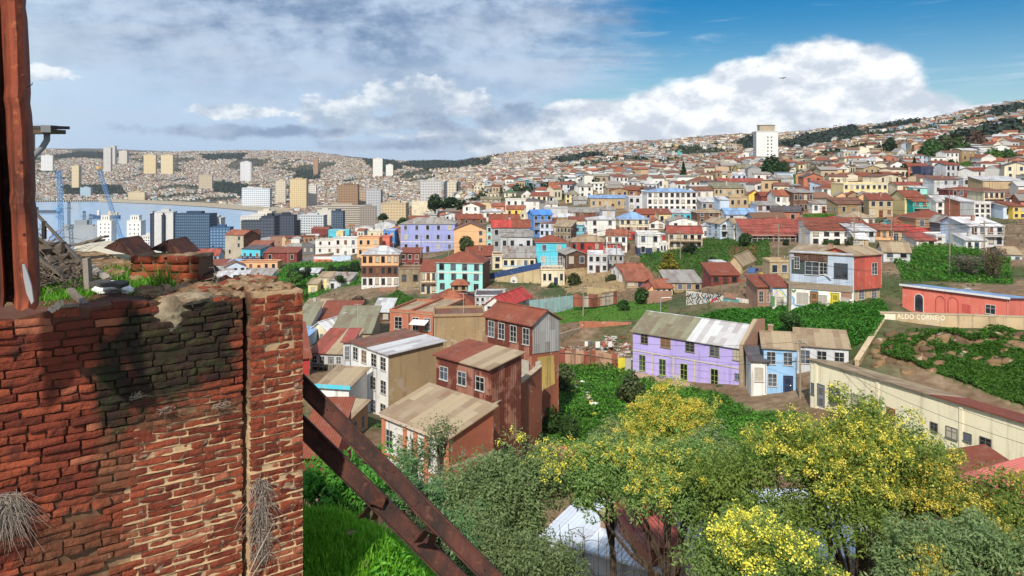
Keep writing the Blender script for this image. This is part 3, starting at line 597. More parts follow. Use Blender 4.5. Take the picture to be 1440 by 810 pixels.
H('a8', 700, 900, 545, 580, 'long brown wall house under the dark turreted house', 'tan', 'brown', 'shed', dep=8, rise=1, r=0, c=0)
H('a8', 1000, 1260, 560, 610, 'long grey hall with pale roof at the right edge', 'beige', 'lgrey', 'shed', dep=10, rise=2, r=0, c=0)
H('a8', 1125, 1260, 475, 525, 'grey shed group with orange and pale roofs at right', 'grey', 'white', 'gx', dep=9, rise=1.2, r=1, c=3)
H('a8', 360, 460, 380, 440, 'brick house with tall windows on the ridge', 'olive', 'brown', 'flat', dep=9, r=2, c=3)
H('a8', 510, 640, 375, 420, 'brown ridge house with white window rows', 'tan', 'brown', 'flat', dep=9, r=2, c=5)
H('a8', 460, 512, 375, 430, 'pale grey ridge house with pointed roof', 'lgrey', 'grey', 'gy', dep=8, rise=3, r=2, c=1)
H('a8', 160, 360, 530, 550, 'wide rust roofed house behind big yellow building', 'tan', 'rust', 'hip', dep=10, rise=2.2, r=0, c=0)
H('a8', 300, 445, 715, 748, 'low grey hut with white face below big yellow building', 'lgrey', 'grey', 'flat', dep=6, r=1, c=2)
def wallmat(code):
    if code == 'B': return brickm()
    if code == 'rs': return corru((.33, .15, .105), .85, 'w', .9, (.135, .036, .024), .3)
    if code == 'gs': return corru((.42, .42, .42), .25, 'w', .5, (.22, .09, .05), .3)
    if code == 'redsheet': return corru((.50, .095, .065), .28, 'w', .35, (.22, .12, .10), .3)
    if code == 'bluesheet': return corru((.40, .48, .60), .12, 'w', .25, (.25, .16, .10), .25)
    if code == 'rw': return plaster((.36, .115, .065), .9, .5)
    if code == 'yb': return plaster((.84, .77, .57), .28, .4)
    c = W[code]
    if code in ('dwood', 'brown', 'maroon'): return corru(c, .25, 'w', .5, (.13, .06, .04), .28)
    g = .65 if code in ('white', 'cream', 'stone', 'beige', 'tan', 'olive', 'lgrey') else .4
    return plaster(c, g, g)

def roofmat(code, axis):
    if code == 'wb': return corru((.60, .68, .80), .06, axis, .3)
    c, r = RC.get(code) or (W[code], .1)
    return corru(c, r, axis, .45)

FRW = (.56, .54, .50); FRB = (.13, .06, .035)
def glass_pick(rng):
    k = rng.random()
    if k < .52: return glassm(.028)
    if k < .76: return glassm(.10)
    if k < .92: return flat((.48, .44, .36), .7)
    return flat((.20, .10, .06), .7)

_WM = {}
def win_mesh(w, h, fc, near):
    key = (round(w, 2), round(h, 2), fc, near)
    if key in _WM: return _WM[key]
    fm = flat(fc, .6); t = .06 if near else max(.07, w * .09); d = .055
    b = MB()
    b.box(-w / 2 - t, -w / 2, -d, .0, -t, h + t, fm); b.box(w / 2, w / 2 + t, -d, .0, -t, h + t, fm)
    b.box(-w / 2, w / 2, -d, .0, h, h + t, fm); b.box(-w / 2 - t - .05, w / 2 + t + .05, -d - .07, -d, -t - .04, 0, fm)
    b.box(-w / 2, w / 2, -d, .0, -t, 0, fm)
    if near:
        b.box(-.025, .025, -.04, .0, 0, h, fm); b.box(-w / 2, -.025, -.038, 0, h * .62, h * .62 + .04, fm); b.box(.025, w / 2, -.038, 0, h * .62, h * .62 + .04, fm)
        if h > 1.2:
            b.box(-w / 2, -.025, -.038, 0, h * .3, h * .3 + .035, fm); b.box(.025, w / 2, -.038, 0, h * .3, h * .3 + .035, fm)
    _WM[key] = b; return b

_WME = {}
def window(parent, x, z, w, h, fc=FRW, near=False, rng=RNG, y=0.0, rz=0.0, glass=None):
    w = max(.4, round(w, 1)); h = max(.4, round(h, 1))
    g = glass or glass_pick(rng)
    key = (w, h, fc, near, g.name if not near else None)
    if key not in _WME:
        src = win_mesh(w, h, fc, near); b = MB(); b.v = list(src.v); b.f = list(src.f); b.m = list(src.m); b.mats = list(src.mats)
        if not near: b.face([(-w / 2, -.012, 0), (w / 2, -.012, 0), (w / 2, -.012, h), (-w / 2, -.012, h)], g)
        _WME[key] = b.mesh('window')
    o = link('window', _WME[key], parent, (x, y, z), rz)
    if near:
        k2 = ('pane', w, h, g.name)
        if k2 not in _WME:
            b = MB(); b.box(-w / 2, w / 2, -.014, -.004, 0, h, g); _WME[k2] = b.mesh('pane')
        link('pane', _WME[k2], o)
    return o

def door(parent, x, w, h, col, z=0.0, y=0.0, near=False, rz=0.0):
    b = MB(); m = flat(col, .55); f = flat(mul(col, .5), .6)
    b.box(-w / 2, w / 2, -.03, 0, 0, h, m); b.box(-w / 2 - .09, -w / 2, -.07, 0, 0, h + .09, f); b.box(w / 2, w / 2 + .09, -.07, 0, 0, h + .09, f); b.box(-w / 2, w / 2, -.07, 0, h, h + .09, f)
    for zz in (.15, h * .55): b.box(-w * .33, w * .33, -.045, -.03, zz, zz + h * .33, f)
    o = b.build('door', parent, (x, y, z), rz)
    if near:
        hb = MB(); hb.tube([(w * .36, -.03, 1.0), (w * .36, -.09, 1.0), (w * .22, -.09, 1.0)], .015, flat((.5, .5, .48), .3, 1.0), 6); hb.build('handle', o)
    return o

def house(s):
    if s.get('corners'):
        pl, yl, pr, yr, pb, h = s['corners']
        A = at(pl, pb, yl); u, dy, dz = ray(pr, 405); B = Vector((u * yr / dy, yr, A.z))
        # exact horizontal position of right corner
        for _ in range(3): u2 = (pr - 720) / F * depth(B); B.x = u2
        A.x = (pl - 720) / F * depth(A)
        d = B - A; w = math.hypot(d.x, d.y); yaw = math.atan2(d.y, d.x); base = (A + B) / 2; base.z = A.z; Y = base.y; rz = yaw
        pxl, pxr, pye, pyb = pl, pr, proj(*(base + Vector((0, 0, h))))[1], pb
    else:
        pxl, pye = V(s['view'], s['x0'], s['ye']); pxr, pyb = V(s['view'], s['x1'], s['yb'])
        pc = (pxl + pxr) / 2; Y = (s['Y'] or solveY(pc, pyb)) * (1 - .006 * ((len(BOXES) * 37) % 100) / 100); base = at(pc, pyb, Y); dz_ = depth(base); rz = rad(s['yaw'])
        # facade seen obliquely: solve its true width for the pixel span
        lo = .5; hi = 120.0
        for _ in range(40):
            w = (lo + hi) / 2; hx, hy = math.cos(rz) * w / 2, math.sin(rz) * w / 2
            span = proj(base.x + hx, base.y + hy, base.z)[0] - proj(base.x - hx, base.y - hy, base.z)[0]
            if span < pxr - pxl: lo = w
            else: hi = w
        h = (pyb - pye) * dz_ / F / CP
    D = s['dep']; rise = s['rise'] * (1 if Y < 260 else .85); near = Y < 135; r_, c_ = s['r'], s['c']
    if Y > 400: D = max(D, 9)
    rng = random.Random(hash((round(base.x * 7), round(base.y * 3))) & 0xffff)
    root = empty(s['name'], base, rz, s['label'], s['cat'])
    wm = wallmat(s['wall']); sm = wallmat(s['side']) if s.get('side') else wm
    fd = s.get('fd', 3.0); rt = s['rt']; hw = w / 2
    # ---- walls
    b = MB(); z0 = -fd
    for i, (fr, code) in enumerate(s.get('bands') or ((1, None),)):
        m = wallmat(code) if code else wm; mm = sm if not s.get('bands') or s.get('side') else m
        z1 = h * fr; last = fr >= 1
        if not last:
            b.face([(-hw, 0, z0), (hw, 0, z0), (hw, 0, z1), (-hw, 0, z1)], m); b.face([(hw, D, z0), (-hw, D, z0), (-hw, D, z1), (hw, D, z1)], mm)
            b.face([(-hw, D, z0), (-hw, 0, z0), (-hw, 0, z1), (-hw, D, z1)], mm); b.face([(hw, 0, z0), (hw, D, z0), (hw, D, z1), (hw, 0, z1)], mm)
        else:
            zb = h + (rise if rt == 'shed' else 0)
            if rt == 'gy': b.face([(-hw, 0, z0), (hw, 0, z0), (hw, 0, h), (0, 0, h + rise), (-hw, 0, h)], m); b.face([(hw, D, z0), (-hw, D, z0), (-hw, D, h), (0, D, h + rise), (hw, D, h)], mm)
            else: b.face([(-hw, 0, z0), (hw, 0, z0), (hw, 0, h), (-hw, 0, h)], m); b.face([(hw, D, z0), (-hw, D, z0), (-hw, D, zb), (hw, D, zb)], mm)
            ex = [(D / 2, h + rise)] if rt == 'gx' else []
            prof = [(0, z0), (D, z0), (D, zb)] + ex + [(0, h)]
            b.face([(hw, y, z) for y, z in prof], mm); b.face([(-hw, y, z) for y, z in reversed(prof)], mm)
        z0 = z1
    b.build('wall', root)
    # ---- roof
    ov = .32 if rt != 'flat' else .08; th = .11; ax = 'y' if rt == 'gy' else 'x'
    rm = roofmat(s['roof'], ax); r2 = roofmat(s['rooftwo'], ax) if s.get('rooftwo') else rm
    b = MB(); e = (0, 0, -th); x0, x1 = -hw - ov, hw + ov; up = .13
    def slab(pts, m): b.prism([(x, y, z + up) for x, y, z in pts], e, m)
    if rt == 'shed':
        k = rise / D; fz, bz = h - ov * k, h + rise + ov * k
        if s.get('rooftwo'):
            xm = x0 + (x1 - x0) * .5
            slab([(x0, -ov, fz), (xm, -ov, fz), (xm, D + ov, bz), (x0, D + ov, bz)], rm); slab([(xm + .004, -ov, fz), (x1, -ov, fz), (x1, D + ov, bz), (xm + .004, D + ov, bz)], r2)
        else: slab([(x0, -ov, fz), (x1, -ov, fz), (x1, D + ov, bz), (x0, D + ov, bz)], rm)
    elif rt == 'gx':
        k = rise / (D / 2); fz = h - ov * k
        xm = x0 + (x1 - x0) * .52 if s.get('rooftwo') else x1
        slab([(x0, -ov, fz), (xm, -ov, fz), (xm, D / 2, h + rise), (x0, D / 2, h + rise)], rm)
        if xm < x1: slab([(xm + .004, -ov, fz), (x1, -ov, fz), (x1, D / 2, h + rise), (xm + .004, D / 2, h + rise)], r2)
        slab([(x1, D + ov, fz), (x0, D + ov, fz), (x0, D / 2 + .003, h + rise), (x1, D / 2 + .003, h + rise)], rm)
        b.box(x0, x1, D / 2 - .14, D / 2 + .14, h + rise + up - .02, h + rise + up + .05, r2)
    elif rt == 'gy':
        k = rise / hw; fz = h - ov * k
        slab([(-.002, -ov, h + rise), (-.002, D + ov, h + rise), (x0, D + ov, fz), (x0, -ov, fz)], rm)
        slab([(.002, D + ov, h + rise), (.002, -ov, h + rise), (x1, -ov, fz), (x1, D + ov, fz)], rm)
        b.box(-.14, .14, -ov, D + ov, h + rise + up - .02, h + rise + up + .05, rm)
    elif rt == 'hip':
        q = min(D / 2, hw * .8) * .95; a = [(x0, -ov, h), (x1, -ov, h), (x1, D + ov, h), (x0, D + ov, h)]; t1 = (x0 + q + ov, D / 2, h + rise); t2 = (x1 - q - ov, D / 2, h + rise)
        rmy = roofmat(s['roof'], 'y')
        b.face([a[0], a[1], t2, t1], rm); b.face([a[2], a[3], t1, t2], rm); b.face([a[1], a[2], t2], rmy); b.face([a[3], a[0], t1], rmy)
        b.prism([(x, y, z + .001) for x, y, z in a], (0, 0, -.14), flat((.40, .37, .33)))
        b.tube([t1, t2], .09, rm, 6)
    else:
        b.box(x0, x1, -ov, D + ov, h, h + .12, rm)
        pm = wm
        if w > 3 and D > 3:
            b.box(x0, x1, -ov, -ov + .2, h + .12, h + .42, pm); b.box(x0, x0 + .2, -ov + .2, D + ov, h + .12, h + .42, pm); b.box(x1 - .2, x1, -ov + .2, D + ov, h + .12, h + .42, pm); b.box(x0 + .2, x1 - .2, D + ov - .2, D + ov, h + .12, h + .42, pm)
    if s.get('edge'): b.box(x0, x1, -ov - .05, -ov - .002, h - .15, h + .28, plaster(W[s['edge']]))
    roof = b.build('roof', root)
    info = dict(root=root, w=w, h=h, D=D, roof=roof, Y=Y, near=near, rng=rng, base=base, rz=rz, s=s, rise=rise)
    # ---- roof clutter
    if Y < 420 and w > 3.5:
        zt = h + rise * .5 + up
        if rng.random() < .25:
            cb = MB(); cx = rng.uniform(-hw * .7, hw * .7); cy = D * rng.uniform(.3, .7); m = brickm() if rng.random() < .5 else flat((.45, .44, .42))
            cb.box(cx - .3, cx + .3, cy - .3, cy + .3, h, h + rise + .6, m); cb.box(cx - .36, cx + .36, cy - .36, cy + .36, h + rise + .6, h + rise + .72, m); cb.build('chimney', roof)
        if Y < 240 and rng.random() < .2:
            cb = MB(); cx = rng.uniform(-hw * .7, hw * .7); cy = D * .35; m = flat((.55, .55, .55), .5)
            cb.tube([(cx, cy, h - .2), (cx, cy, h + rise + 1.6)], .03, m, 5); cb.bar((cx - .6, cy, h + rise + 1.5), (cx + .6, cy, h + rise + 1.5), .03, .03, m)
            for q in range(4): cb.bar((cx - .5 + .33 * q, cy - .25, h + rise + 1.5), (cx - .5 + .33 * q, cy + .25, h + rise + 1.5), .02, .02, m)
            cb.build('antenna', roof)
    # ---- windows
    fc = FRB if s.get('wb') or (not near and rng.random() < .22 and s['wall'] not in ('B', 'brown')) else FRW
    fh = h / max(1, r_); ww = min(1.15, w / max(1, c_) * .5); wh = min(1.7 if s['rt'] != 'flat' or fh > 3 else 1.3, fh * .55)
    if s.get('wz'): wh = min(1.5, fh * .32)
    if not s.get('special'):
        for i in range(r_):
            for j in range(c_):
                if s.get('wsel') == 'r' and j < c_ - 1: continue
                if s.get('wsel') == 'l' and j > 0: continue
                x = -hw + w * (j + .5) / c_ + rng.uniform(-.05, .05) * w / c_; zc = fh * i + fh * s.get('wz', .28 if wh > .5 * fh else .36)
                if i == 0 and s.get('door') and j == c_ // 2: door(root, x, min(1, ww * 1.1), min(2.1, fh * .8), W[s['door']], near=near); continue
                if i == 0 and not s.get('wz') and r_ > 0 and c_ > 2 and j == (c_ // 2) and rng.random() < .6 and not s.get('porch'):
                    door(root, x, min(1, ww), min(2.1, fh * .78), rng.choice(((.10, .06, .04), (.05, .08, .14), (.3, .3, .3), (.24, .08, .05))), near=near); continue
                window(root, x, zc, ww, wh, fc, near, rng)
        if r_ and not s.get('side') and abs(s['yaw']) > 5 and Y < 330 or s.get('sc'):
            side = 1 if s['yaw'] < 0 else -1; n = s.get('sc', 2)
            for i in range(r_):
                for j in range(n): window(root, side * hw, fh * i + fh * .32, min(.9, ww), min(1.2, wh), fc, near, rng, y=D * (j + .7) / (n + .4), rz=side * math.pi / 2)
    # ---- trims
    tb = MB(); tm = flat((.70, .68, .62))
    if s.get('band'):
        zb = h * s['band']; bc = plaster(W[s['bandcol']]) if s.get('bandcol') else tm
        tb.box(-hw - .05, hw + .05, -.07, -.002, zb - .14, zb + .14, bc)
    if s.get('cor') or (r_ > 1 and rng.random() < .5 and s['wall'] in ('cream', 'white', 'turq', 'lav', 'lyellow', 'peach')):
        tb.box(-hw - .06, hw + .06, -.12, -.002, h - .35, h - .12, tm)
        if s.get('cor'): tb.box(-hw - .06, hw + .06, -.10, -.002, h * .62, h * .62 + .25, tm)
    if tb.f: tb.build('trim', root)
    if Y < 330 and h > 2.2 and rng.random() < .5:
        pb = MB(); xx = rng.choice((-hw + .15, hw - .15)); pb.tube([(xx, -.08, h - .1), (xx, -.08, 0)], .05, flat((.42, .42, .42), .5), 5); pb.build('drainpipe', root)
    if s.get('balc'):
        for i in range(max(1, r_)):
            if s['balc'] == 1 and i == 0 and r_ > 1: continue
            bb = MB(); m = flat((.55, .50, .44) if s['wall'] != 'cream' else (.22, .10, .06)); z = fh * i + .05; d = .9
            bb.box(-hw * .9, hw * .9, -d, -.12, z - .12, z, m); bb.box(-hw * .9, hw * .9, -d, -d + .06, z + .85, z + .93, m)
            n = max(4, int(w / .8))
            for q in range(n + 1): xx = -hw * .9 + hw * 1.8 * q / n; bb.box(xx - .03, xx + .03, -d, -d + .05, z, z + .85, m)
            for xx in (-hw * .9, 0, hw * .9): bb.box(xx - .05, xx + .05, -d, -d + .1, z + .93, z + fh - .1, m)
            bb.build('balcony', root)
    if s.get('porch'):
        bb = MB(); m = flat((.55, .50, .44)); n = 12
        for q in range(n + 1): xx = -hw + w * q / n; bb.box(xx - .06, xx + .06, -1.6, -1.48, 0, h - .1, m)
        bb.box(-hw, hw, -1.62, -1.46, h - .2, h - .05, m); bb.box(-hw, hw, -1.6, -1.5, .8, .9, m); bb.build('veranda', root)
        rb = MB(); rb.prism([(-hw - .3, -2.0, h - .25), (hw + .3, -2.0, h - .25), (hw + .3, -.34, h + .03), (-hw - .3, -.34, h + .03)], (0, 0, -.08), rm); rb.build('veranda_roof', root)
    if s.get('rail'):
        m = flat((.60, .62, .64), .4)
        for yy in (0.1, D - .2):
            bb = MB()
            for zz in (.5, 1.0, 2.2): bb.box(-hw, hw, yy, yy + .05, h + .4 + zz, h + .46 + zz, m)
            for q in range(7): xx = -hw + w * q / 6; bb.box(xx - .04, xx + .04, yy - .01, yy + .06, h + .42, h + 2.7, m)
            bb.build('terrace_railing', root)
    if s.get('awn'):
        bb = MB(); bb.prism([(-1.2, -1.5, h * .62), (1.2, -1.5, h * .62), (1.2, -.02, h * .75), (-1.2, -.02, h * .75)], (0, 0, -.06), flat((.75, .75, .74))); bb.build('awning', root)
    if s.get('pil'):
        m = plaster((.58, .22, .12), .5, .4)
        for q in (-.99, -.28, .05, .38, .985): bb = MB(); bb.box(hw * q - .22, hw * q + .22, -.14, -.003, 0, h - .3, m); bb.build('pilaster', root)
        bb = MB()
        bb.box(-hw - .1, hw + .1, -.35, -.003, h - .3, h - .02, flat((.62, .50, .40))); bb.box(-hw - .05, hw + .05, -.2, -.144, h * .45, h * .45 + .2, m)
        bb.build('cornice', root)
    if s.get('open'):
        bb = MB(); bb.box(-hw * .9, hw * .9, -.02, -.003, .1, h * .36, flat((.03, .025, .02)))  # near-black panel paints the shade inside the open undercroft
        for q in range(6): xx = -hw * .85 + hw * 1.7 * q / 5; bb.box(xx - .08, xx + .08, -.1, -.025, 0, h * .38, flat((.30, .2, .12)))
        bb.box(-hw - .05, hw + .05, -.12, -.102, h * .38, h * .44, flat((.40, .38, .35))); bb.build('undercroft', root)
    if s.get('dormer'):
        for (cx, zz, wd, c) in ((-hw * .05, h + .15, 4.0, 'white'), (hw * .32, h + rise - .3, 3.4, 'tan')):
            db = MB(); yy = D * .22 if c == 'white' else D * .42
            db.box(cx - wd / 2, cx + wd / 2, yy, yy + 3, zz, zz + 1.3, wallmat(c)); q = .5
            rz_ = zz + 1.3; a = [(cx - wd / 2 - q, yy - q, rz_), (cx + wd / 2 + q, yy - q, rz_), (cx + wd / 2 + q, yy + 3 + q, rz_), (cx - wd / 2 - q, yy + 3 + q, rz_)]
            t1 = (cx - .7, yy + 1.5, rz_ + 1.1); t2 = (cx + .7, yy + 1.5, rz_ + 1.1); m2 = roofmat('tile', 'x')
            db.face([a[0], a[1], t2, t1], m2); db.face([a[2], a[3], t1, t2], m2); db.face([a[1], a[2], t2], m2); db.face([a[3], a[0], t1], m2); db.face(list(reversed([(p[0], p[1], p[2]) for p in a])), m2)
            for xx in (-1, 1): db.box(cx + xx * .8 - .4, cx + xx * .8 + .4, yy - .03, yy - .002, zz + .25, zz + 1.1, glassm(.05))
            db.build('dormer', roof)
    # ---- bookkeeping
    if s.get('nofix'): return info
    FIX.append((base.x, base.y, base.z, max(3, w * .55))); cx_, sy_ = math.cos(rz), math.sin(rz)
    for q in (-.5, .5): FIX.append((base.x + cx_ * w * q, base.y + sy_ * w * q, base.z, max(3, w * .4)))
    back = Vector((-math.sin(rz), math.cos(rz), 0)) * D * .6
    FIX.append((base.x + back.x, base.y + back.y, base.z + .2, max(3, w * .5)))
    BOXES.append((pxl - 1, pxr + 1, pye - 3, pyb, Y))
    if s.get('near'): LAND.append(((pxl + pxr) / 2, (pye + pyb) / 2, s['near']))
    return info

INFO = {}
for s in SPECS:
    INFO[s['label']] = house(s)
def info_of(start): return next(v for k, v in INFO.items() if k.startswith(start))
# ---------------------------------------------------------------- extra ground control points for the near hillsides: (px, py, distance, radius)
for px, py, Y, rr in [
    (900, 560, 100, 5), (960, 575, 97, 5), (1040, 590, 92, 5), (1100, 596, 88, 5), (820, 545, 104, 6), (780, 560, 96, 6), (860, 600, 86, 6), (960, 620, 82, 6), (1050, 620, 80, 6),
    (900, 528, 112, 4), (960, 545, 108, 4), (1040, 562, 101, 4), (1100, 575, 95, 4),
    (830, 442, 142, 8), (900, 440, 138, 8), (780, 455, 136, 7), (800, 505, 118, 6), (870, 515, 117, 5), (850, 470, 128, 6),
    (960, 442, 128, 6), (1010, 455, 120, 5), (1080, 462, 112, 5), (1180, 462, 108, 5), (1230, 440, 111, 5), (1120, 440, 114, 4), (1200, 438, 113, 4),
    (1270, 462, 105, 5), (1350, 460, 104, 5), (1440, 460, 103, 5), (1300, 520, 93, 5), (1380, 540, 89, 5), (1440, 560, 84, 5), (1250, 500, 97, 4),
    (1300, 380, 150, 7), (1380, 390, 140, 7), (1320, 350, 165, 7), (440, 385, 268, 9), (470, 395, 255, 8), (520, 425, 190, 9), (560, 420, 195, 8),
    (1050, 365, 185, 7), (960, 390, 176, 7), (1010, 370, 190, 7), (930, 360, 200, 7), (1040, 345, 205, 6)]:
    p = at(px, py, Y); FIX.append((p.x, p.y, p.z, rr))

# ---------------------------------------------------------------- ground sheet: fan of quads reaching past the hills
tin = np.linspace(-.80, .80, 520); tout = np.linspace(.83, 1.5, 24)
TT = np.concatenate([-tout[::-1], tin, tout])
YR = np.exp(np.concatenate([np.linspace(math.log(1.0), math.log(20), 30)[:-1], np.linspace(math.log(20), math.log(400), 260)[:-1], np.linspace(math.log(400), math.log(5200), 250)[:-1], np.linspace(math.log(5200), math.log(9000), 8)]))
GX = TT[None, :] * YR[:, None]; GY = np.repeat(YR[:, None], len(TT), 1)
GP = 720 + F * TT
GZ = ztab(np.repeat(GP[None, :], len(YR), 0), GY)

def fbm(x, y, s, seed, octv=4):
    """value-noise fractal"""
    r = np.random.RandomState(seed); tab = r.rand(256, 256); out = np.zeros_like(x); a = 1.0; tot = 0
    for o in range(octv):
        xs = x / s + 13.7 * o; ys = y / s + 7.3 * o
        xi = np.floor(xs).astype(int); yi = np.floor(ys).astype(int); fx = xs - xi; fy = ys - yi
        fx = fx * fx * (3 - 2 * fx); fy = fy * fy * (3 - 2 * fy)
        g = lambda i, j: tab[i & 255, j & 255]
        out += a * ((g(xi, yi) * (1 - fx) + g(xi + 1, yi) * fx) * (1 - fy) + (g(xi, yi + 1) * (1 - fx) + g(xi + 1, yi + 1) * fx) * fy)
        tot += a; a *= .5; s *= .5
    return out / tot

amp = np.clip((GY - 500) / 2500, 0, 1)
land = GZ > 12
GZ = GZ + land * amp * 62 * (fbm(GX, GY, 520, 3) - .5) + land * np.clip((GY - 250) / 600, 0, 1) * 9 * (fbm(GX, GY, 140, 5) - .5)
fx = np.array(FIX)
num = np.zeros_like(GZ); den = np.full_like(GZ, .12)
zt = GZ.copy(); sel = (GY < 950)
ii = np.nonzero(sel)
qx, qy, qz = GX[ii], GY[ii], GZ[ii]
nn = np.zeros(len(qx)); dd = np.full(len(qx), .10)
for x, y, z, r in fx:
    r2 = max(r, .012 * y); m = (np.abs(qx - x) < 3 * r2) & (np.abs(qy - y) < 3 * r2)
    if not m.any(): continue
    k = np.nonzero(m)[0]
    wgt = np.exp(-((qx[k] - x) ** 2 + (qy[k] - y) ** 2) / (2 * (r2 * .8) ** 2))
    px_ = 720 + F * x / y
    nn[k] += wgt * (z - float(ztab(px_, y))); dd[k] += wgt
GZ[ii] = qz + nn / dd
near_n = np.clip((GY - 8) / 20, 0, 1) * np.clip((400 - GY) / 200, 0, 1)
GZ = GZ + near_n * .5 * (fbm(GX, GY, 5, 9) - .5)

def gz(x, y):
    """ground height (bilinear on the fan)"""
    x = np.asarray(x, float); y = np.asarray(y, float)
    t = x / np.maximum(y, 1e-3)
    i = np.clip(np.searchsorted(TT, t) - 1, 0, len(TT) - 2); j = np.clip(np.searchsorted(YR, y) - 1, 0, len(YR) - 2)
    a = np.clip((t - TT[i]) / (TT[i + 1] - TT[i]), 0, 1); b = np.clip((y - YR[j]) / (YR[j + 1] - YR[j]), 0, 1)
    return (GZ[j, i] * (1 - a) + GZ[j, i + 1] * a) * (1 - b) + (GZ[j + 1, i] * (1 - a) + GZ[j + 1, i + 1] * a) * b

def inpoly(px, py, poly):
    px = np.asarray(px); py = np.asarray(py); c = np.zeros(px.shape, bool); n = len(poly); j = n - 1
    for i in range(n):
        xi, yi = poly[i]; xj, yj = poly[j]
        k = ((yi > py) != (yj > py)) & (px < (xj - xi) * (py - yi) / (yj - yi + 1e-9) + xi); c ^= k; j = i
    return c

PPX, PPY = proj(GX, GY, GZ)
MINPY = np.minimum.accumulate(PPY, axis=0)          # visible where a vertex is the highest so far in its column
VIS = PPY <= MINPY + .6

# ---- ground albedo by place
GREEN = {   # patches that are grass or creeper: polygon in photo pixels, nearest and farthest distance
 'ivy_bank': ([(735, 640), (770, 520), (800, 505), (890, 522), (1000, 552), (1060, 580), (1120, 580), (1120, 640), (900, 700), (730, 700)], 60, 118),
 'lot': ([(780, 455), (780, 440), (850, 420), (940, 430), (935, 452), (880, 450)], 118, 165),
 'hedge_bank': ([(935, 450), (1000, 436), (1060, 436), (1240, 426), (1250, 440), (1225, 480), (1195, 490), (1190, 470), (1060, 470)], 95, 126),
 'cliff': ([(1240, 480), (1290, 470), (1440, 466), (1460, 580), (1330, 530), (1240, 500)], 74, 106),
 'right_gully': ([(1255, 365), (1300, 345), (1360, 350), (1420, 365), (1425, 400), (1270, 395)], 120, 180),
 'left_bank': ([(375, 400), (405, 372), (505, 368), (508, 400), (470, 405), (430, 425), (400, 440)], 200, 300),
 'mid_gully': ([(900, 345), (990, 330), (1080, 330), (1085, 372), (1040, 375), (1000, 395), (950, 395), (900, 375)], 160, 230),
 'small_green': ([(535, 425), (560, 408), (585, 425), (560, 432)], 170, 230),
 'meadow': ([(1305, 240), (1370, 225), (1380, 236), (1320, 240)], 350, 700), 'upper_green': ([(1110, 245), (1132, 246), (1132, 268), (1110, 266)], 300, 500),
 'lawn_a': ([(956, 312), (985, 312), (985, 322), (955, 322)], 250, 360), 'lawn_b': ([(1115, 303), (1180, 300), (1182, 318), (1118, 318)], 220, 330)}
gc = np.empty(GX.shape + (3,)); n1 = fbm(GX, GY, 14, 21); n2 = fbm(GX, GY, 3.2, 22); n3 = fbm(GX, GY, 260, 23)
gc[:] = np.array([.20, .135, .085]); 
def blend(mask, col): 
    global gc
    gc = gc * (1 - mask[..., None]) + np.array(col) * mask[..., None]
blend(np.clip((n2 - .45) * 5, 0, 1) * .6, (.33, .25, .17)); blend(np.clip((n1 - .5) * 6, 0, 1), (.075, .10, .035))
farm = np.clip((GY - 420) / 300, 0, 1)
blend(farm, (.115, .105, .085)); blend(farm * np.clip((n3 - .46) * 8, 0, 1), (.05, .06, .035)); blend(farm * np.clip((fbm(GX, GY, 60, 31) - .55) * 8, 0, 1), (.20, .17, .13))
for k, (poly, ya, yb) in GREEN.items():
    m = inpoly(PPX, PPY, poly) & (GY > ya) & (GY < yb)
    c = (.05, .125, .018) if k not in ('lot', 'meadow', 'left_bank', 'lawn_a', 'lawn_b') else (.085, .21, .022)
    if k == 'cliff':
        bare = inpoly(PPX, PPY, [(1240, 478), (1300, 470), (1440, 470), (1440, 512), (1330, 512), (1300, 522), (1240, 520)]) & m
        blend(m * (.8 + .2 * n2), c); blend(bare * np.clip((n1 - .36) * 5, 0, 1) * .9, (.27, .16, .08)); blend(bare * np.clip((n2 - .5) * 6, 0, 1) * .8, (.13, .075, .04)); blend(bare * np.clip((.42 - n2) * 6, 0, 1) * .7, (.40, .29, .18))
    else: blend(m * (.75 + .25 * n2), c)
blend((inpoly(PPX, PPY, [(1022, 345), (1050, 330), (1064, 345), (1070, 372), (1035, 372)]) & (GY > 160) & (GY < 230)) * .9, (.19, .085, .045))   # bare red earth
blend((inpoly(PPX, PPY, [(765, 385), (785, 372), (870, 372), (880, 408), (800, 412)]) & (GY > 160) & (GY < 215)) * .9, (.38, .27, .15))
blend((inpoly(PPX, PPY, [(1045, 402), (1078, 376), (1088, 374), (1090, 380), (1065, 402)]) & (GY > 120) & (GY < 180)) * 1.0, (.20, .19, .18))       # street
blend((inpoly(PPX, PPY, [(412, 368), (436, 352), (447, 352), (440, 368)]) & (GY > 200) & (GY < 420)) * 1.0, (.20, .19, .18))
blend((GY < 14) * 1.0, (.10, .14, .03))
nr, ncl = GX.shape
idx = np.arange(nr * ncl).reshape(nr, ncl)
fa = np.stack([idx[:-1, :-1], idx[:-1, 1:], idx[1:, 1:], idx[1:, :-1]], -1).reshape(-1, 4)
me = np_mesh('ground', np.stack([GX, GY, GZ], -1).reshape(-1, 3), fa, [], smooth=True)
at_ = me.attributes.new('Col', 'FLOAT_COLOR', 'POINT'); cc = np.ones((nr * ncl, 4), np.float32); cc[:, :3] = gc.reshape(-1, 3); at_.data.foreach_set('color', cc.ravel())
t = NT('earth'); a = t.n('ShaderNodeVertexColor', layer_name='Col'); v = t.objvec(False); nz = t.noise(v, .9, 6, .65)
t.bump(nz, .8, .25); t.fin(t.mix(t.ramp(nz, .35, .68), a.outputs[0], t.mix(1.0, a.outputs[0], (.62, .55, .48), 'MULTIPLY')), .95)
me.materials.append(t.m); tag(link('ground', me), kind='structure')

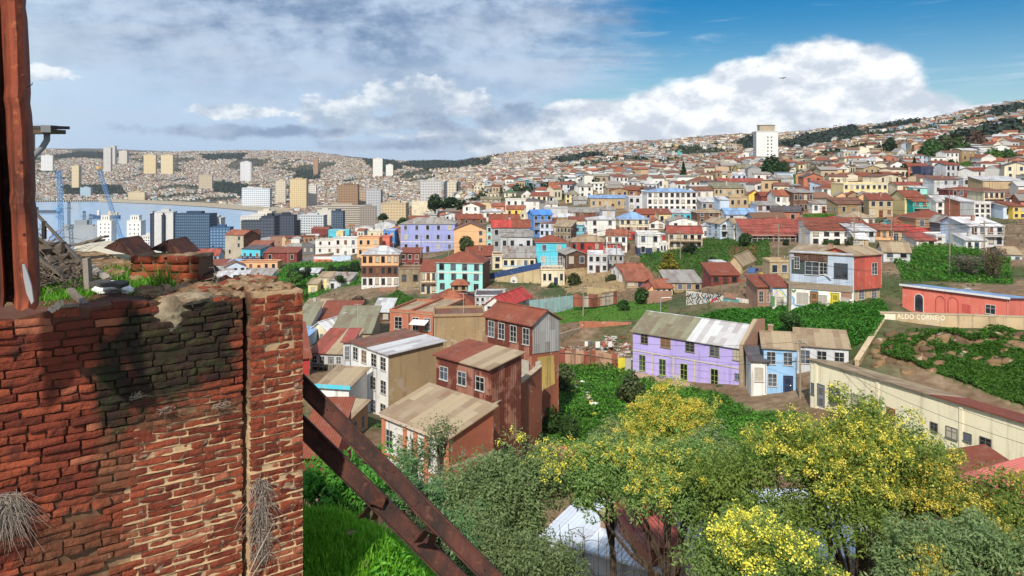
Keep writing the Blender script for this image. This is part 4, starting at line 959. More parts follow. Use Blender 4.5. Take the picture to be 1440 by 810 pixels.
# ---- the bay
b = MB(); b.face([(-9000, 850, 0), (150, 850, 0), (150, 4000, 0), (-9000, 4000, 0)], None); b.mats = []
t = NT('sea'); v = t.objvec(False); nz = t.noise(t.map(v, (.05, .012, 1)), 1.0, 5, .6); t.bump(t.noise(t.map(v, (.2, .2, .2)), 1.0, 4), .12, .6)
t.fin(t.mix(nz, (.22, .36, .55), (.32, .46, .64)), .22, 0, .5)
b.mats = [t.m]; b.m = [0]; tag(b.build('sea'), kind='structure')
# ---------------------------------------------------------------- old brick wall in front
WO = at(424, 404, 6.0)                      # top right corner of the pier
WA = Vector((.806, .592, 0)); WN = Vector((.592, -.806, 0))   # along the wall (to the right / away), outward normal
WRZ = math.atan2(WA.y, WA.x)
def wl(px, py, out=0.0):
    """wall-local (x along, z) under a photo pixel"""
    u, _, v = ray(px, py); o = WO + WN * out
    # point k*(u,1,v) + cam on plane through o with normal WN
    k = (o.x * WN.x + o.y * WN.y) / (u * WN.x + WN.y)
    p = Vector((u * k, k, CZ + v * k)); return (p - WO).dot(WA), p.z - WO.z

def stain_nodes(t):
    v = t.objvec(False); s = t.n('ShaderNodeSeparateXYZ'); t.L.new(v, s.inputs[0])
    n = t.noise(v, 3.2, 6, .65); n2 = t.noise(v, 11, 5, .6); X, Z = s.outputs[0], s.outputs[2]
    def blob(cx, cz, rx, rz):
        a = t.math('MULTIPLY', t.math('SUBTRACT', X, cx), 1 / rx); b = t.math('MULTIPLY', t.math('SUBTRACT', Z, cz), 1 / rz)
        return t.math('ADD', t.math('SUBTRACT', 1.0, t.math('SQRT', t.math('ADD', t.math('MULTIPLY', a, a), t.math('MULTIPLY', b, b)))), t.math('MULTIPLY', t.math('SUBTRACT', n, .5), 2.2))
    moss = t.math('MAXIMUM', blob(*wl(240, 495), .46, .42), t.math('MAXIMUM', blob(*wl(160, 540), .16, .34), blob(*wl(300, 450), .3, .2)))
    moss = t.ramp(moss, -.15, .35)
    soil = t.ramp(t.math('MAXIMUM', t.math('MAXIMUM', blob(*wl(110, 770), .45, .36), blob(*wl(155, 660), .16, .4)), blob(*wl(270, 580), .5, .10)), .0, .6)
    cream = t.math('MAXIMUM', t.math('MULTIPLY', t.ramp(t.math('ADD', Z, t.math('MULTIPLY', n, .5)), -.42, -.75), t.ramp(t.math('ADD', X, t.math('MULTIPLY', n, .35)), -1.30, -1.02)), t.ramp(X, -.42, -.36, 0, .85))
    return n, n2, moss, soil, cream

def old_brick():
    t = NT('old_brick'); v_ = t.objvec(False); n, n2, moss, soil, cream = stain_nodes(t); g = t.n('ShaderNodeNewGeometry'); r = g.outputs['Random Per Island']
    c = t.mix(r, (.13, .024, .012), (.30, .066, .028)); c = t.mix(t.ramp(n2, .45, .72, 0, .8), c, (.060, .018, .013))
    c = t.mix(t.ramp(r, .90, .95, 0, .7), c, (.34, .12, .065))
    c = t.mix(t.math('MULTIPLY', soil, .62), c, (.13, .062, .03))
    c = t.mix(t.math('MULTIPLY', moss, .93), c, t.mix(t.ramp(n2, .42, .66), (.010, .009, .007), (.022, .030, .009)))
    c = t.mix(t.math('MULTIPLY', t.ramp(n2, .60, .68), t.math('MULTIPLY', cream, .55)), c, (.55, .42, .28))
    t.bump(t.math('ADD', n2, t.math('MULTIPLY', t.noise(v_, 38, 4, .7), .5)), 1.0, .022); return t.fin(c, .85)
def old_mortar():
    t = NT('old_mortar'); n, n2, moss, soil, cream = stain_nodes(t)
    c = t.mix(cream, (.10, .036, .022), (.47, .32, .18)); c = t.mix(t.math('MULTIPLY', t.ramp(n2, .45, .7), .45), c, (.17, .085, .05))
    c = t.mix(t.math('MULTIPLY', soil, .7), c, (.15, .085, .045)); c = t.mix(t.math('MULTIPLY', moss, .92), c, (.022, .022, .010))
    t.bump(n2, .9, .015); return t.fin(c, .92)
OB, OM = old_brick(), old_mortar()

def brick_into(b, x, z, y, w, h, dpt, rng, mat, rough=.006, nx=6, nzr=4):
    """one worn brick: a little relief grid facing -y, sides going back"""
    k = b.slot(mat); base = len(b.v); sd_ = rng.uniform(0, 99)
    tilt = rng.uniform(-.01, .01)
    for j in range(nzr):
        for i in range(nx):
            fx, fz = i / (nx - 1), j / (nzr - 1)
            e = (1 if i in (0, nx - 1) else 0) + (1 if j in (0, nzr - 1) else 0)
            yy = y + e * .0035 + rough * 1.6 * (noise.noise(Vector((x * 9 + fx * 2.2, z * 9 + fz * 1.2, sd_))) )
            b.v.append((x + w * fx + rng.uniform(-.003, .003) + (0.004 if i == 0 else -.004 if i == nx - 1 else 0), yy, z + h * fz + tilt * fx + rng.uniform(-.003, .003)))
    for j in range(nzr - 1):
        for i in range(nx - 1):
            q = base + j * nx + i; b.f.append((q, q + 1, q + nx + 1, q + nx)); b.m.append(k)
    ring = [base + i for i in range(nx)] + [base + j * nx + nx - 1 for j in range(1, nzr)] + [base + (nzr - 1) * nx + i for i in range(nx - 2, -1, -1)] + [base + j * nx for j in range(nzr - 2, 0, -1)]
    b2 = len(b.v)
    for q in ring: vx, vy, vz = b.v[q]; b.v.append((vx, y + dpt, vz))
    L = len(ring)
    for i in range(L):
        j = (i + 1) % L; b.f.append((ring[j], ring[i], b2 + i, b2 + j)); b.m.append(k)

wall_root = empty('brick_wall', WO, WRZ, 'ruined red brick wall with moss stains and cream mortar filling the lower left corner', 'wall')
rng = random.Random(3)
XL = wl(-140, 600)[0]; XS = wl(348, 600)[0]; ZB = -3.55
def topz(x):
    """height of the broken top edge"""
    if x > XS: return .0 + .02 * noise.noise(Vector((x * 4, 3, 0)))
    px_edge = [(-3.2, .0), (wl(0, 445)[0], wl(0, 447)[1]), (wl(60, 440)[0], wl(60, 440)[1]), (wl(110, 432)[0], wl(110, 432)[1]), (wl(180, 425)[0], wl(180, 425)[1]), (wl(260, 422)[0], wl(260, 422)[1]), (wl(345, 413)[0], wl(345, 413)[1])]
    xs = [p[0] for p in px_edge]; zs = [p[1] for p in px_edge]
    return float(np.interp(x, xs, zs)) + .025 * noise.noise(Vector((x * 5, 0, 0)))
b = MB(); mb_ = MB(); ch = .0525
k = 0; z = ZB
while z < .02:
    for seg in (0, 1):
        x0, x1 = (XL, XS - .03) if seg == 0 else (XS + .012, 0.0)
        yb_ = 0.0 if seg == 0 else -.035
        x = x0 + (rng.uniform(-.2, 0) if seg == 0 else 0); header = (k % 3 == 0) if seg else (k % 5 == 2)
        if k % 2: x -= .11 if seg == 0 else 0; first = .11
        else: first = .225
        i = 0
        while x < x1 - .02:
            L = (.105 if header else .215) + rng.uniform(-.012, .012)
            if seg and i == 0 and k % 2: L = .1
            w_ = min(L, x1 - x)
            if seg == 0 and x + w_ < x0: x += L + .012; i += 1; continue
            xm = x + w_ / 2
            hh = ch - (rng.uniform(.004, .009) if not (seg == 0 and xm > -1.15 and z < -.7) else rng.uniform(.007, .012))
            inner_cream = seg == 0 and xm > -1.15 and z < -.7
            off = rng.gauss(0, .005 if xm > -1.2 else .008) + (.003 if inner_cream else 0)
            if rng.random() < .03 and xm < -.9: off += .05
            miss = z + ch > topz(xm) + (.03 if rng.random() < .3 else 0)
            if not miss and w_ > .03:
                wob = .006 * noise.noise(Vector((x * 1.5, k * .4, 5)))
                brick_into(b, x, z + wob, yb_ + off, w_, hh + rng.uniform(-.004, .002), .09, rng, OB)
            x += L + rng.uniform(.003, .010); i += 1
    z += ch; k += 1
b.build('brickwork', wall_root)
# mortar body: a lumpy sheet just behind the brick faces, carried over the wall's thickness
nx_, nz_ = 210, 420; TH = .55
xs = np.linspace(XL, 0, nx_); zs = np.linspace(ZB - .3, 0, nz_)
vs_, kk = [], mb_.slot(OM)
for j in range(nz_):
    for i in range(nx_):
        x, zz = xs[i], zs[j]; tz = topz(x) - .012; zz = ZB - .3 + (zz - ZB + .3) * (tz - ZB + .3) / (-ZB + .3)
        cream = 1 if (x > -1.2 + .2 * noise.noise(Vector((x, zz * 2, 1))) and zz < -.62 + .15 * noise.noise(Vector((x * 2, zz, 7)))) else 0
        pier = x > XS + .005
        gap = abs(x - XS + .015 + .02 * noise.noise(Vector((0, zz * 6, 2)))) < .022
        # mortar ledges squeeze out along the bed joints
        ph = ((zz - ZB) / ch) % 1.0
        led = max(0, 1 - abs(ph - .93 if ph > .4 else ph + .07) / .17)
        y = (.013 if cream or pier else .026) + .005 * noise.noise(Vector((x * 14, zz * 14, 0))) - cream * led * .017 * (.7 + 1.2 * noise.noise(Vector((x * 5, zz * 9, 4))))
        if pier: y -= .036
        if gap: y += .11
        mb_.v.append((x, y, zz))
for j in range(nz_ - 1):
    for i in range(nx_ - 1):
        q = j * nx_ + i; mb_.f.append((q, q + 1, q + nx_ + 1, q + nx_)); mb_.m.append(kk)
top = (nz_ - 1) * nx_
n0 = len(mb_.v)
for i in range(nx_):
    vx, vy, vz = mb_.v[top + i]; mb_.v.append((vx, TH, vz + .015 * noise.noise(Vector((vx * 5, 9, 9)))))
for i in range(nx_ - 1): mb_.f.append((top + i, top + i + 1, n0 + i + 1, n0 + i)); mb_.m.append(kk)
mb_.face([(0, 0, ZB), (0, TH, ZB), (0, TH, -.02), (0, 0, -.02)], OB); mb_.face([(0, TH, ZB), (XL, TH, ZB), (XL, TH, -.05), (0, TH, -.05)], OB)
mb_.build('mortar', wall_root)
# loose and mossy bricks along the top of the pier
cb = MB(); rg = random.Random(11)
def lump(b, c, r, mat, seed=0, n=2, flatz=.7, amp=.35):
    """irregular stone: displaced icosphere"""
    import bmesh
    bm = bmesh.new(); bmesh.ops.create_icosphere(bm, subdivisions=n, radius=1.0); k = b.slot(mat); base = len(b.v)
    r = Vector(r) if hasattr(r, '__len__') else Vector((r, r, r * flatz))
    for v in bm.verts:
        d = 1 + amp * noise.noise(v.co * 1.1 + Vector((seed * 3.1, seed, 0))) + amp * .3 * noise.noise(v.co * 3.7 + Vector((0, seed * 2, 1)))
        b.v.append((c[0] + v.co.x * d * r.x, c[1] + v.co.y * d * r.y, c[2] + v.co.z * d * r.z))
    for f in bm.faces: b.f.append(tuple(base + v.index for v in f.verts)); b.m.append(k)
    bm.free()
def mossmat():
    t = NT('mossy_cap'); v = t.objvec(False); n = t.noise(v, 5, 6, .65); m = t.noise(v, 16, 5, .6)
    c = t.mix(t.ramp(n, .4, .62), (.16, .085, .045), (.30, .20, .12)); c = t.mix(t.ramp(m, .5, .66, 0, .8), c, (.075, .085, .02)); t.bump(m, .9, .02); return t.fin(c, .95)
MOSS = mossmat()
# mossy mortar cap behind the pier and its front row
cap = MB()
for i in range(110):
    x = -.04 - .98 * rg.random(); y_ = .10 + .42 * rg.random(); lump(cap, (x, y_, topz(x) - .012 + .04 * y_), (.045 + .05 * rg.random(), .05 + .06 * rg.random(), .022 + .016 * rg.random()), MOSS if rg.random() < .9 else OB, i, 2, 1, .85)
cap.build('mossy_cap', wall_root)
concm = None
t = NT('broken_concrete'); v = t.objvec(False); n = t.noise(v, 6, 6, .65); m = t.noise(v, 22, 5); c = t.mix(t.ramp(n, .4, .62), (.15, .11, .07), (.34, .27, .18)); c = t.mix(t.ramp(m, .56, .7, 0, .7), c, (.09, .08, .05)); t.bump(m, .9, .012); concm = t.fin(c, .9)
c1 = MB(); a = wl(240, 442); lump(c1, (a[0], .045, a[1] - .01), (.15, .05, .12), concm, 5, 4, 1, .3); a = wl(292, 430); lump(c1, (a[0], .05, a[1]), (.12, .045, .05), concm, 15, 4, 1, .4); b_ = wl(265, 425); lump(c1, (b_[0] + .06, .1, b_[1] + .01), (.17, .13, .045), concm, 8, 3, 1, .3); c1.build('concrete_patch', wall_root)

# ---------------------------------------------------------------- ledge of soil behind the wall
def lpt(t, u, z=0.0):
    """t metres left of the pier corner along the wall, u metres behind its face"""
    return WO - WA * t - WN * u + Vector((0, 0, z))
def ub(t): return float(np.interp(t, [-.1, 0, .34, .57, .8, 1.6, 6], [.5, .55, 1.05, 1.35, 4.3, 5.0, 5.2]))
b = MB(); k = b.slot(MOSS); nt, nu = 90, 60; T = np.linspace(0.02, 5.5, nt); grid = {}
for i, tt in enumerate(T):
    m_ = ub(tt)
    for j in range(nu):
        u = .12 + (m_ - .12) * j / (nu - 1)
        zz = -.05 + .05 * noise.noise(Vector((tt * 2, u * 2, 3))) + .03 * noise.noise(Vector((tt * 7, u * 7, 3)))
        zz += max(0, tt - 1.15) * max(0, u - .9) * .22 if u < 4 else max(0, tt - 1.15) * .68
        grid[i, j] = len(b.v); b.v.append(tuple(lpt(tt, u, zz)))
for i in range(nt - 1):
    for j in range(nu - 1): b.f.append((grid[i, j], grid[i, j + 1], grid[i + 1, j + 1], grid[i + 1, j])); b.m.append(k)
for i in range(nt - 1):
    p, q = b.v[grid[i, nu - 1]], b.v[grid[i + 1, nu - 1]]; b.face([p, q, (q[0], q[1], 94.5), (p[0], p[1], 94.5)], MOSS)
for j in range(nu - 1):
    p, q = b.v[grid[0, j]], b.v[grid[0, j + 1]]; b.face([p, q, (q[0], q[1], 94.5), (p[0], p[1], 94.5)], MOSS)
tag(b.build('terrace_ground'), kind='structure')
LEDGE = b
def lz(p):
    d = p - WO; t_ = -d.dot(WA); u = -d.dot(WN)
    zz = -.05 + (max(0, t_ - 1.15) * max(0, u - .9) * .22 if u < 4 else max(0, t_ - 1.15) * .68)
    return WO.z + zz + .05 * noise.noise(Vector((t_ * 2, u * 2, 3))) + .03 * noise.noise(Vector((t_ * 7, u * 7, 3)))
def on_ledge(px, py):
    """point on the ledge under a photo pixel"""
    u, _, v = ray(px, py)
    for Y in np.linspace(4.2, 10.5, 400):
        p = Vector((u * Y, Y, CZ + v * Y))
        if p.z <= lz(p): return p
    return p

# ---- grass blades
def blades(name, spots, mat, hmin, hmax, wdt, per, spread, lean=.5, label=None, cat=None, kind=None, seed=1, group=None):
    r = np.random.RandomState(seed); S = np.array([tuple(s) for s in spots]); n = len(S) * per
    c = np.repeat(S, per, 0) + np.concatenate([r.normal(0, spread, (n, 2)), np.zeros((n, 1))], 1)
    h = r.uniform(hmin, hmax, n); a = r.uniform(0, 6.283, n); ln = r.uniform(.1, 1, n) * lean * h
    sx, sy = -np.sin(a) * wdt * .5, np.cos(a) * wdt * .5; lx, ly = np.cos(a) * ln, np.sin(a) * ln
    z0 = np.zeros(n)
    V_ = np.stack([c + np.stack([sx, sy, z0 - .02], 1), c - np.stack([sx, sy, z0 + .02], 1),
                   c + np.stack([lx * .4 - sx * .8, ly * .4 - sy * .8, h * .6], 1), c + np.stack([lx * .4 + sx * .8, ly * .4 + sy * .8, h * .6], 1),
                   c + np.stack([lx, ly, h], 1), c + np.stack([lx * .98, ly * .98, h * .97], 1)], 1)
    q = np.arange(n)[:, None] * 6
    f = np.concatenate([q + np.array([[0, 1, 2, 3]]), q + np.array([[3, 2, 4, 5]])], 0)
    return tag(link(name, np_mesh(name, V_.reshape(-1, 3), f, [mat])), label, cat, group, kind)
GRASS = leafm((.07, .20, .012), (.15, .36, .03), .35); DRY = leafm((.16, .12, .08), (.34, .28, .21), .15)
rg = random.Random(5); sp = []
for poly, n in (([(58, 425), (60, 408), (110, 398), (128, 402), (126, 424)], 90), ([(175, 418), (180, 404), (205, 398), (240, 404), (240, 416)], 55), ([(60, 440), (90, 420), (130, 425), (120, 436)], 40), ([(150, 380), (185, 384), (180, 392), (150, 390)], 12), ([(128, 402), (175, 395), (180, 402), (130, 405)], 18)):
    xs_ = [p[0] for p in poly]; ys_ = [p[1] for p in poly]; c_ = 0
    while c_ < n:
        x, y = rg.uniform(min(xs_), max(xs_)), rg.uniform(min(ys_), max(ys_))
        if inpoly(np.array([x]), np.array([y]), poly)[0]: sp.append(on_ledge(x, y)); c_ += 1
blades('grass', sp, GRASS, .02, .085, .012, 22, .045, .9, kind='stuff', seed=2)
for (x, y, n, hh, lab) in ((228, 412, 90, .26, 'tall fresh green grass tuft beside the brick stub'), (170, 402, 40, .14, 'small pale grass tuft behind the white bag')):
    blades('grass_tuft', [on_ledge(x, y)], leafm((.13, .28, .03), (.22, .42, .06), .3), hh * .5, hh, .010, n, .05, 1.0, lab, 'grass tuft', seed=int(x))

# ---- dry brush heap with old boards
r_ = random.Random(8); b = MB(); tw = flat((.20, .16, .12)); tw2 = flat((.10, .075, .055))
for i in range(420):
    x = r_.uniform(42, 128); ymin = 318 + (x - 45) * .55; y = r_.uniform(ymin, 400); p = on_ledge(x, min(y + 25, 415)); p.z += r_.uniform(0, .22) * max(0, (130 - x) / 90)
    d = Vector((r_.uniform(-1, 1), r_.uniform(-1, 1), r_.uniform(-.3, .6))).normalized() * r_.uniform(.08, .32)
    m_ = p + d * .5 + Vector((0, 0, r_.uniform(-.02, .05))); b.tube([p, m_, p + d], [.004, .003, .0015], tw if r_.random() < .6 else tw2, 4, False)
tag(b.build('dry_twigs'), kind='stuff')
b = MB(); hm_ = plaster((.14, .105, .08), .8, .8)
for i in range(70):
    x = r_.uniform(40, 122); yt = 322 + (x - 40) * .78; y = r_.uniform(yt, max(yt + 8, 398)); p = at(x, y + 5, 6.7 - (y - yt) * .012); lump(b, p, (.11, .12, .07), hm_, i, 2, 1, .9)
tag(b.build('brush_mound'), 'grey brown mound of dead brush below the iron handrail', 'brush heap')
def plank(name, a, bb, w_, h_, col, label, cat='plank', mat=None):
    b = MB(); m = mat or plaster(col, .8, .7); a, bb = Vector(a), Vector(bb); n = 5; c = [a + (bb - a) * i / n + Vector((0, 0, .006 * math.sin(i * 2.1))) for i in range(n + 1)]
    for i in range(n): b.bar(c[i], c[i + 1] + (c[i + 1] - c[i]) * .01, w_, h_, m)
    return tag(b.build(name), label, cat)
GW = (.27, .23, .19); 
plank('board', at(46, 330, 6.4), at(100, 372, 6.6), .10, .02, (.22, .18, .14), 'grey weathered board lying on the twig heap beside the railing', 'board')
plank('board', at(44, 352, 6.0), at(92, 392, 6.1), .12, .02, (.17, .14, .11), 'lower weathered board half buried in the twig heap', 'board')
plank('board', at(88, 347, 8.2), at(140, 338, 8.2), .22, .02, (.16, .14, .13), 'dark flat board sticking out behind the railing', 'board')
plank('board', at(120, 341, 8.0), at(150, 332, 8.0), .10, .02, (.20, .17, .15), 'slim grey board pointing up to the right behind the railing', 'board')
plank('batten', at(70, 438, 4.95), at(88, 425, 5.0), .045, .03, (.50, .40, .27), 'short pale broken batten leaning at the foot of the rusty cladding', 'batten')
plank('batten', at(98, 408, 5.5), at(120, 428, 5.3), .04, .03, (.20, .17, .15), 'dark slim batten lying in the grass left of the white bag', 'batten')
plank('batten', at(126, 375, 6.4), at(152, 392, 6.2), .05, .03, (.42, .38, .33), 'bleached batten lying between the stake and the rocks', 'batten')
plank('board', at(132, 398, 5.6), at(175, 400, 5.6), .14, .03, (.10, .09, .09), 'dark grey slate board behind the white bag', 'board')
plank('stake', at(125, 412, 5.9), at(122, 362, 5.9), .055, .04, (.34, .30, .25), 'weathered grey wooden stake standing in the grass', 'stake')
# railing
r0 = empty('railing', at(90, 372, 7.0), 0, 'dark sloping iron handrail above the twig heap', 'railing'); im = flat((.03, .027, .026), .6); L0 = r0.location
b = MB(); b.bar(at(43, 292, 6.6) - L0, at(120, 374, 6.6) - L0, .022, .02, flat((.13, .115, .105), .5)); b.build('handrail', r0)
for (x, y0, y1) in ((62, 309, 336), (90, 338, 366), (117, 370, 388)):
    b = MB(); b.bar(at(x, y0 + 2, 6.6) - L0, at(x, y1, 6.6) - L0, .028, .028, im, (1, 0, 0)); b.build('post', r0)
# stones
for (x, y, r, lab, seed) in ((163, 390, .085, 'large pale brown rock on the terrace left of the brick stub', 3), (190, 392, .05, 'small brown rock next to the brick stub', 6), (52, 436, .035, 'little stone at the foot of the rusty cladding', 9)):
    b = MB(); p = on_ledge(x, y + 4); lump(b, p + Vector((0, 0, r * .4)), (r * 1.3, r, r * .85), MOSS if seed != 9 else concm, seed, 3, 1, .5); tag(b.build('rock'), lab, 'rock')
# brick stub: three courses on the ledge
p0 = on_ledge(186, 397); p1 = on_ledge(281, 396); d = (p1 - p0); st = empty('brick_stub', p0, math.atan2(d.y, d.x), 'low stub of orange red bricks, three courses high, on the terrace', 'brick stub')
b = MB(); Lb = d.length; rng = random.Random(4)
for k in range(4):
    x = -.02
    while x < Lb - .03:
        w_ = min(rng.choice((.2, .2, .11)), Lb - x); brick_into(b, x, -.05 + k * .07, rng.uniform(-.008, .008), w_ - .01, .062, .30, rng, OB); x += w_
b.smooth = True; b.build('brickwork', st); b = MB(); b.box(0, Lb, .012, .30, -.08, .215, plaster((.20, .11, .065), .8)); b.build('mortar', st)
b = MB()
for i in range(7): lump(b, (Lb * (i + .5) / 7, .16, .215), (.085, .15, .018), MOSS, i + 3)
b.build('mossy_cap', st)
p0 = on_ledge(235, 404); b = MB()
for i in range(9): [lump(b, p0 + Vector((.09 * i - .25 + q * .04, .02 + .04 * i + q * .03, .01 * q)), (.06, .05, .03), MOSS if (i + q) % 2 else OB, i + 60 + 20 * q, 2, 1, .9) for q in range(3)]
tag(b.build('rubble_ridge'), 'ridge of crumbled mossy brick in front of the brick stub', 'rubble')
for (x, y, w_, lab, sd_) in ((312, 424, .13, 'loose red brick with a pale mortar crust on the wall top', 2), (95, 440, .16, 'loose dark red brick slab on the wall edge near the cladding', 7)):
    b = MB(); c = wl(x, y); brick_into(b, -w_ / 2, -.035, -.02, w_, .05, .11, random.Random(sd_), OB); b.box(-w_ / 2 + .01, w_ / 2 - .01, -.005, .09, .016, .03, concm)
    tag(b.build('loose_brick', None, WO + WA * c[0] + Vector((0, 0, c[1] + .012)) - WN * .03, WRZ + .12), lab, 'brick')
# folded dark roofing scraps
def scrap(pts, label):
    b = MB(); m = rustm(1.0); P = [at(*p) for p in pts]
    apex, l, r, bk = P
    for a_, c_ in ((l, apex), (apex, r)):
        pass
    n = 6
    def strip(a0, a1, c0, c1):
        for i in range(n):
            t0, t1 = i / n, (i + 1) / n; w0, w1 = .012 * math.sin(i * 2.2), .012 * math.sin((i + 1) * 2.2); q = [a0.lerp(a1, t0), a0.lerp(a1, t1), c0.lerp(c1, t1), c0.lerp(c1, t0)]
            for p, ww in zip(q, (w0, w1, w1, w0)): p.y += ww
            b.prism(q, (0, .006, 0), m)
    back = Vector((0.03, .30, .0))
    strip(l, apex, l + back, apex + back); strip(apex, r, apex + back, r + back)
    strip(l, r, l.lerp(apex, .98), r.lerp(apex, .98))
    return tag(b.build('metal_scrap'), label, 'metal scrap')
scrap([(168, 335, 7.0), (145, 349, 7.0), (194, 362, 6.9), (175, 362, 7.3)], 'folded dark rusty metal sheet at the terrace edge, left of the two')
scrap([(236, 337, 6.75), (209, 351, 6.75), (258, 358, 6.7), (236, 360, 7.0)], 'folded dark rusty metal sheet standing behind the brick stub')
scrap([(268, 372, 6.75), (266, 384, 6.7), (288, 387, 6.65), (275, 388, 6.8)], 'small dark metal shard beside the right end of the brick stub')
# white bag and blue-grey cloth
b = MB(); p = at(152, 418, 5.75); wm = flat((.80, .80, .79), .6); lump(b, p + Vector((0, .05, .06)), (.125, .09, .06), wm, 4, 4, 1, .45); b.smooth = True; o = b.build('plastic_bag'); tag(o, 'crumpled white plastic bag lying in the grass', 'bag')
b = MB(); lump(b, p + Vector((.15, .0, .05)), (.05, .04, .025), wm, 12, 3, 1, .5); tag(b.build('white_scrap'), 'small white plastic scrap right of the bag', 'scrap')
b = MB(); p = on_ledge(215, 418); lump(b, p + Vector((0, .03, .01)), (.12, .06, .035), flat((.075, .085, .11), .9), 14, 3, 1, .4); b.smooth = True; tag(b.build('cloth'), 'dark blue grey cloth bundle behind the wall edge', 'cloth')

# ---------------------------------------------------------------- rusty cladding of the house corner at far left
b = MB(); m = rustm(0); rust_shade = rustm(.75); sec = [(-120, 4.15, 1), (-20, 4.45, 1), (-4, 4.62, 1), (6, 4.50, 1), (12, 4.66, 1), (19, 4.66, 1), (24, 4.48, 0), (32, 4.40, 0), (42, 4.40, 0), (51, 4.44, 0), (56, 4.58, 0), (58, 4.9, 0)]  # shade on the left folds is put in as a darker rust tone
zb = at(40, 434, 4.45).z; zt_ = at(40, -160, 4.45).z; nr_ = 36; base = len(b.v)
for j in range(nr_ + 1):
    z = zb + (zt_ - zb) * j / nr_
    for i, (px, Y, dk) in enumerate(sec):
        x = (px - 720) / F * Y - .175 * (z - zb) * .28; q = .004 * noise.noise(Vector((i * .9, z * 3, 0)))
        zz = z + (.03 * noise.noise(Vector((i * 1.7, 0, 5))) if j == 0 else 0); 
        b.v.append((x + q, Y + q * 1.2 - (.012 if j % 9 == 0 else 0), zz))
ns = len(sec)
for j in range(nr_):
    for i in range(ns - 1): b.f.append((base + j * ns + i, base + j * ns + i + 1, base + (j + 1) * ns + i + 1, base + (j + 1) * ns + i)); b.m.append(b.slot(rust_shade if sec[i][2] and sec[i + 1][2] else m))
rc = empty('rusty_cladding', (0, 0, 0), 0, 'rusty sheet metal cladding on a house corner at the left edge', 'metal cladding'); o = b.build('sheet', rc)
b = MB(); sl_ = flat((.55, .52, .50), .35, .7); P = [at(x, y, 4.36) for x, y in ((31, 372), (34, 371), (39, 385), (44, 402), (47, 424), (44, 428), (37, 412), (33, 392))]; b.prism(P, (0, .008, 0), sl_); b.build('peeled_patch', rc)
for (x, y) in ((15, 108), (33, 106), (10, 330), (30, 228), (34, 330)):
    b = MB(); lump(b, at(x, y, 4.40 if x > 20 else 4.62), (.011, .008, .011), rust_shade, x, 1, 1, .1); b.build('rivet', rc)
# neighbour's wall edge, eave, gutter and downpipe
g = empty('house_eave', at(44, 190, 5.6), 0, 'dark wooden roof eave with grey gutter peeping out behind the rusty cladding', 'eave'); G0 = g.location
def gp(x, y, Y=5.6): return at(x, y, Y) - G0
b = MB(); gm = flat((.30, .30, .30), .5); b.bar(gp(38, 185, 5.5), gp(66, 186, 5.7), .30, .03, flat((.10, .075, .045))); b.bar(gp(40, 179, 5.5), gp(68, 180, 5.7), .34, .022, flat((.06, .05, .05))); b.build('fascia', g)
b = MB(); b.bar(gp(64, 181, 5.45), gp(74, 181, 6.0), .06, .05, flat((.24, .24, .25), .5)); b.build('gutter', g)
b = MB(); b.tube([gp(66, 186, 5.62), gp(66, 197, 5.62), gp(60, 207, 5.62), gp(48, 219, 5.62), gp(45, 226, 5.62), gp(44, 330, 5.62)], .022, flat((.22, .23, .25), .5), 8); b.smooth = True; b.build('downpipe', g)
b = MB(); b.obox(gp(43, 258, 5.75), (.022, 0, 0), (0, .02, 0), (0, 0, .43), flat((.34, .35, .38))); b.build('wall_edge', g)
b = MB(); b.tube([at(36, 124, 4.5), at(41, 121, 4.5), at(45, 119, 4.5), at(45.5, 116, 4.5)], .003, flat((.12, .08, .06)), 4); tag(b.build('wire_end'), 'thin bent wire poking out of the rusty cladding', 'wire')

# ---------------------------------------------------------------- two rusty girders propping the wall
def girder(p0, p1, hgt, label):
    P0, P1 = at(*p0), at(*p1); d = (P1 - P0); L = d.length; d.normalize(); side = Vector((.35, -.93, 0)); side = (side - d * side.dot(d)).normalized(); up = side.cross(d).normalized()
    if up.z < 0: up = -up
    root = empty('steel_girder', P0, 0, label, 'girder'); m = rustm(.93); b = MB(); n = 14
    wv = lambda i: up * .004 * noise.noise(Vector((i, 1, 2)))
    b.obox(d * L / 2, d * L / 2, side * .006, up * hgt / 2, m); wb = b
    for sgn in (-1, 1):
        b = MB(); b.obox(d * L / 2 + up * sgn * (hgt / 2 + .007), d * L / 2, side * .028, up * .006, m); b.build('flange', root)
    b = wb
    for q in range(int(L / .35)):
        if q % 3 == 2: continue
        for e in (-.28, .0, .28): 
            c = d * (.2 + q * .35 + .05 * (e > 0)) + up * hgt * e + side * .008; lump(b, c, (.009, .009, .009), m, q, 1, 1, .1)
    b.build('web', root)
    return root
girder((398, 513, 6.5), (722, 843, 5.7), .105, 'upper rusty steel girder slanting down from the brick wall')
girder((398, 573, 6.9), (690, 862, 6.2), .125, 'lower rusty steel girder slanting down behind the upper one')
for (a, c, lab) in (((604, 742, 6.0), (588, 762, 6.35), 'short rusty brace linking the girders further down the slope'), ((528, 705, 6.5), (508, 728, 6.75), 'forked rusty brace under the lower girder near the grass')):
    root = empty('girder_brace', at(*a), 0, lab, 'brace'); A0 = root.location; m = rustm(.85)
    b = MB(); b.bar(Vector((0, 0, 0)), at(*c) - A0, .07, .012, m); b.bar(Vector((.05, .0, -.005)), at(c[0] + 18, c[1] + 2, c[2]) - A0, .06, .012, m); b.build('bar', root)
    b = MB(); b.obox((.03, -.01, .02), (.05, 0, -.02), (0, .01, 0), (.02, 0, .05), m); b.build('gusset', root)

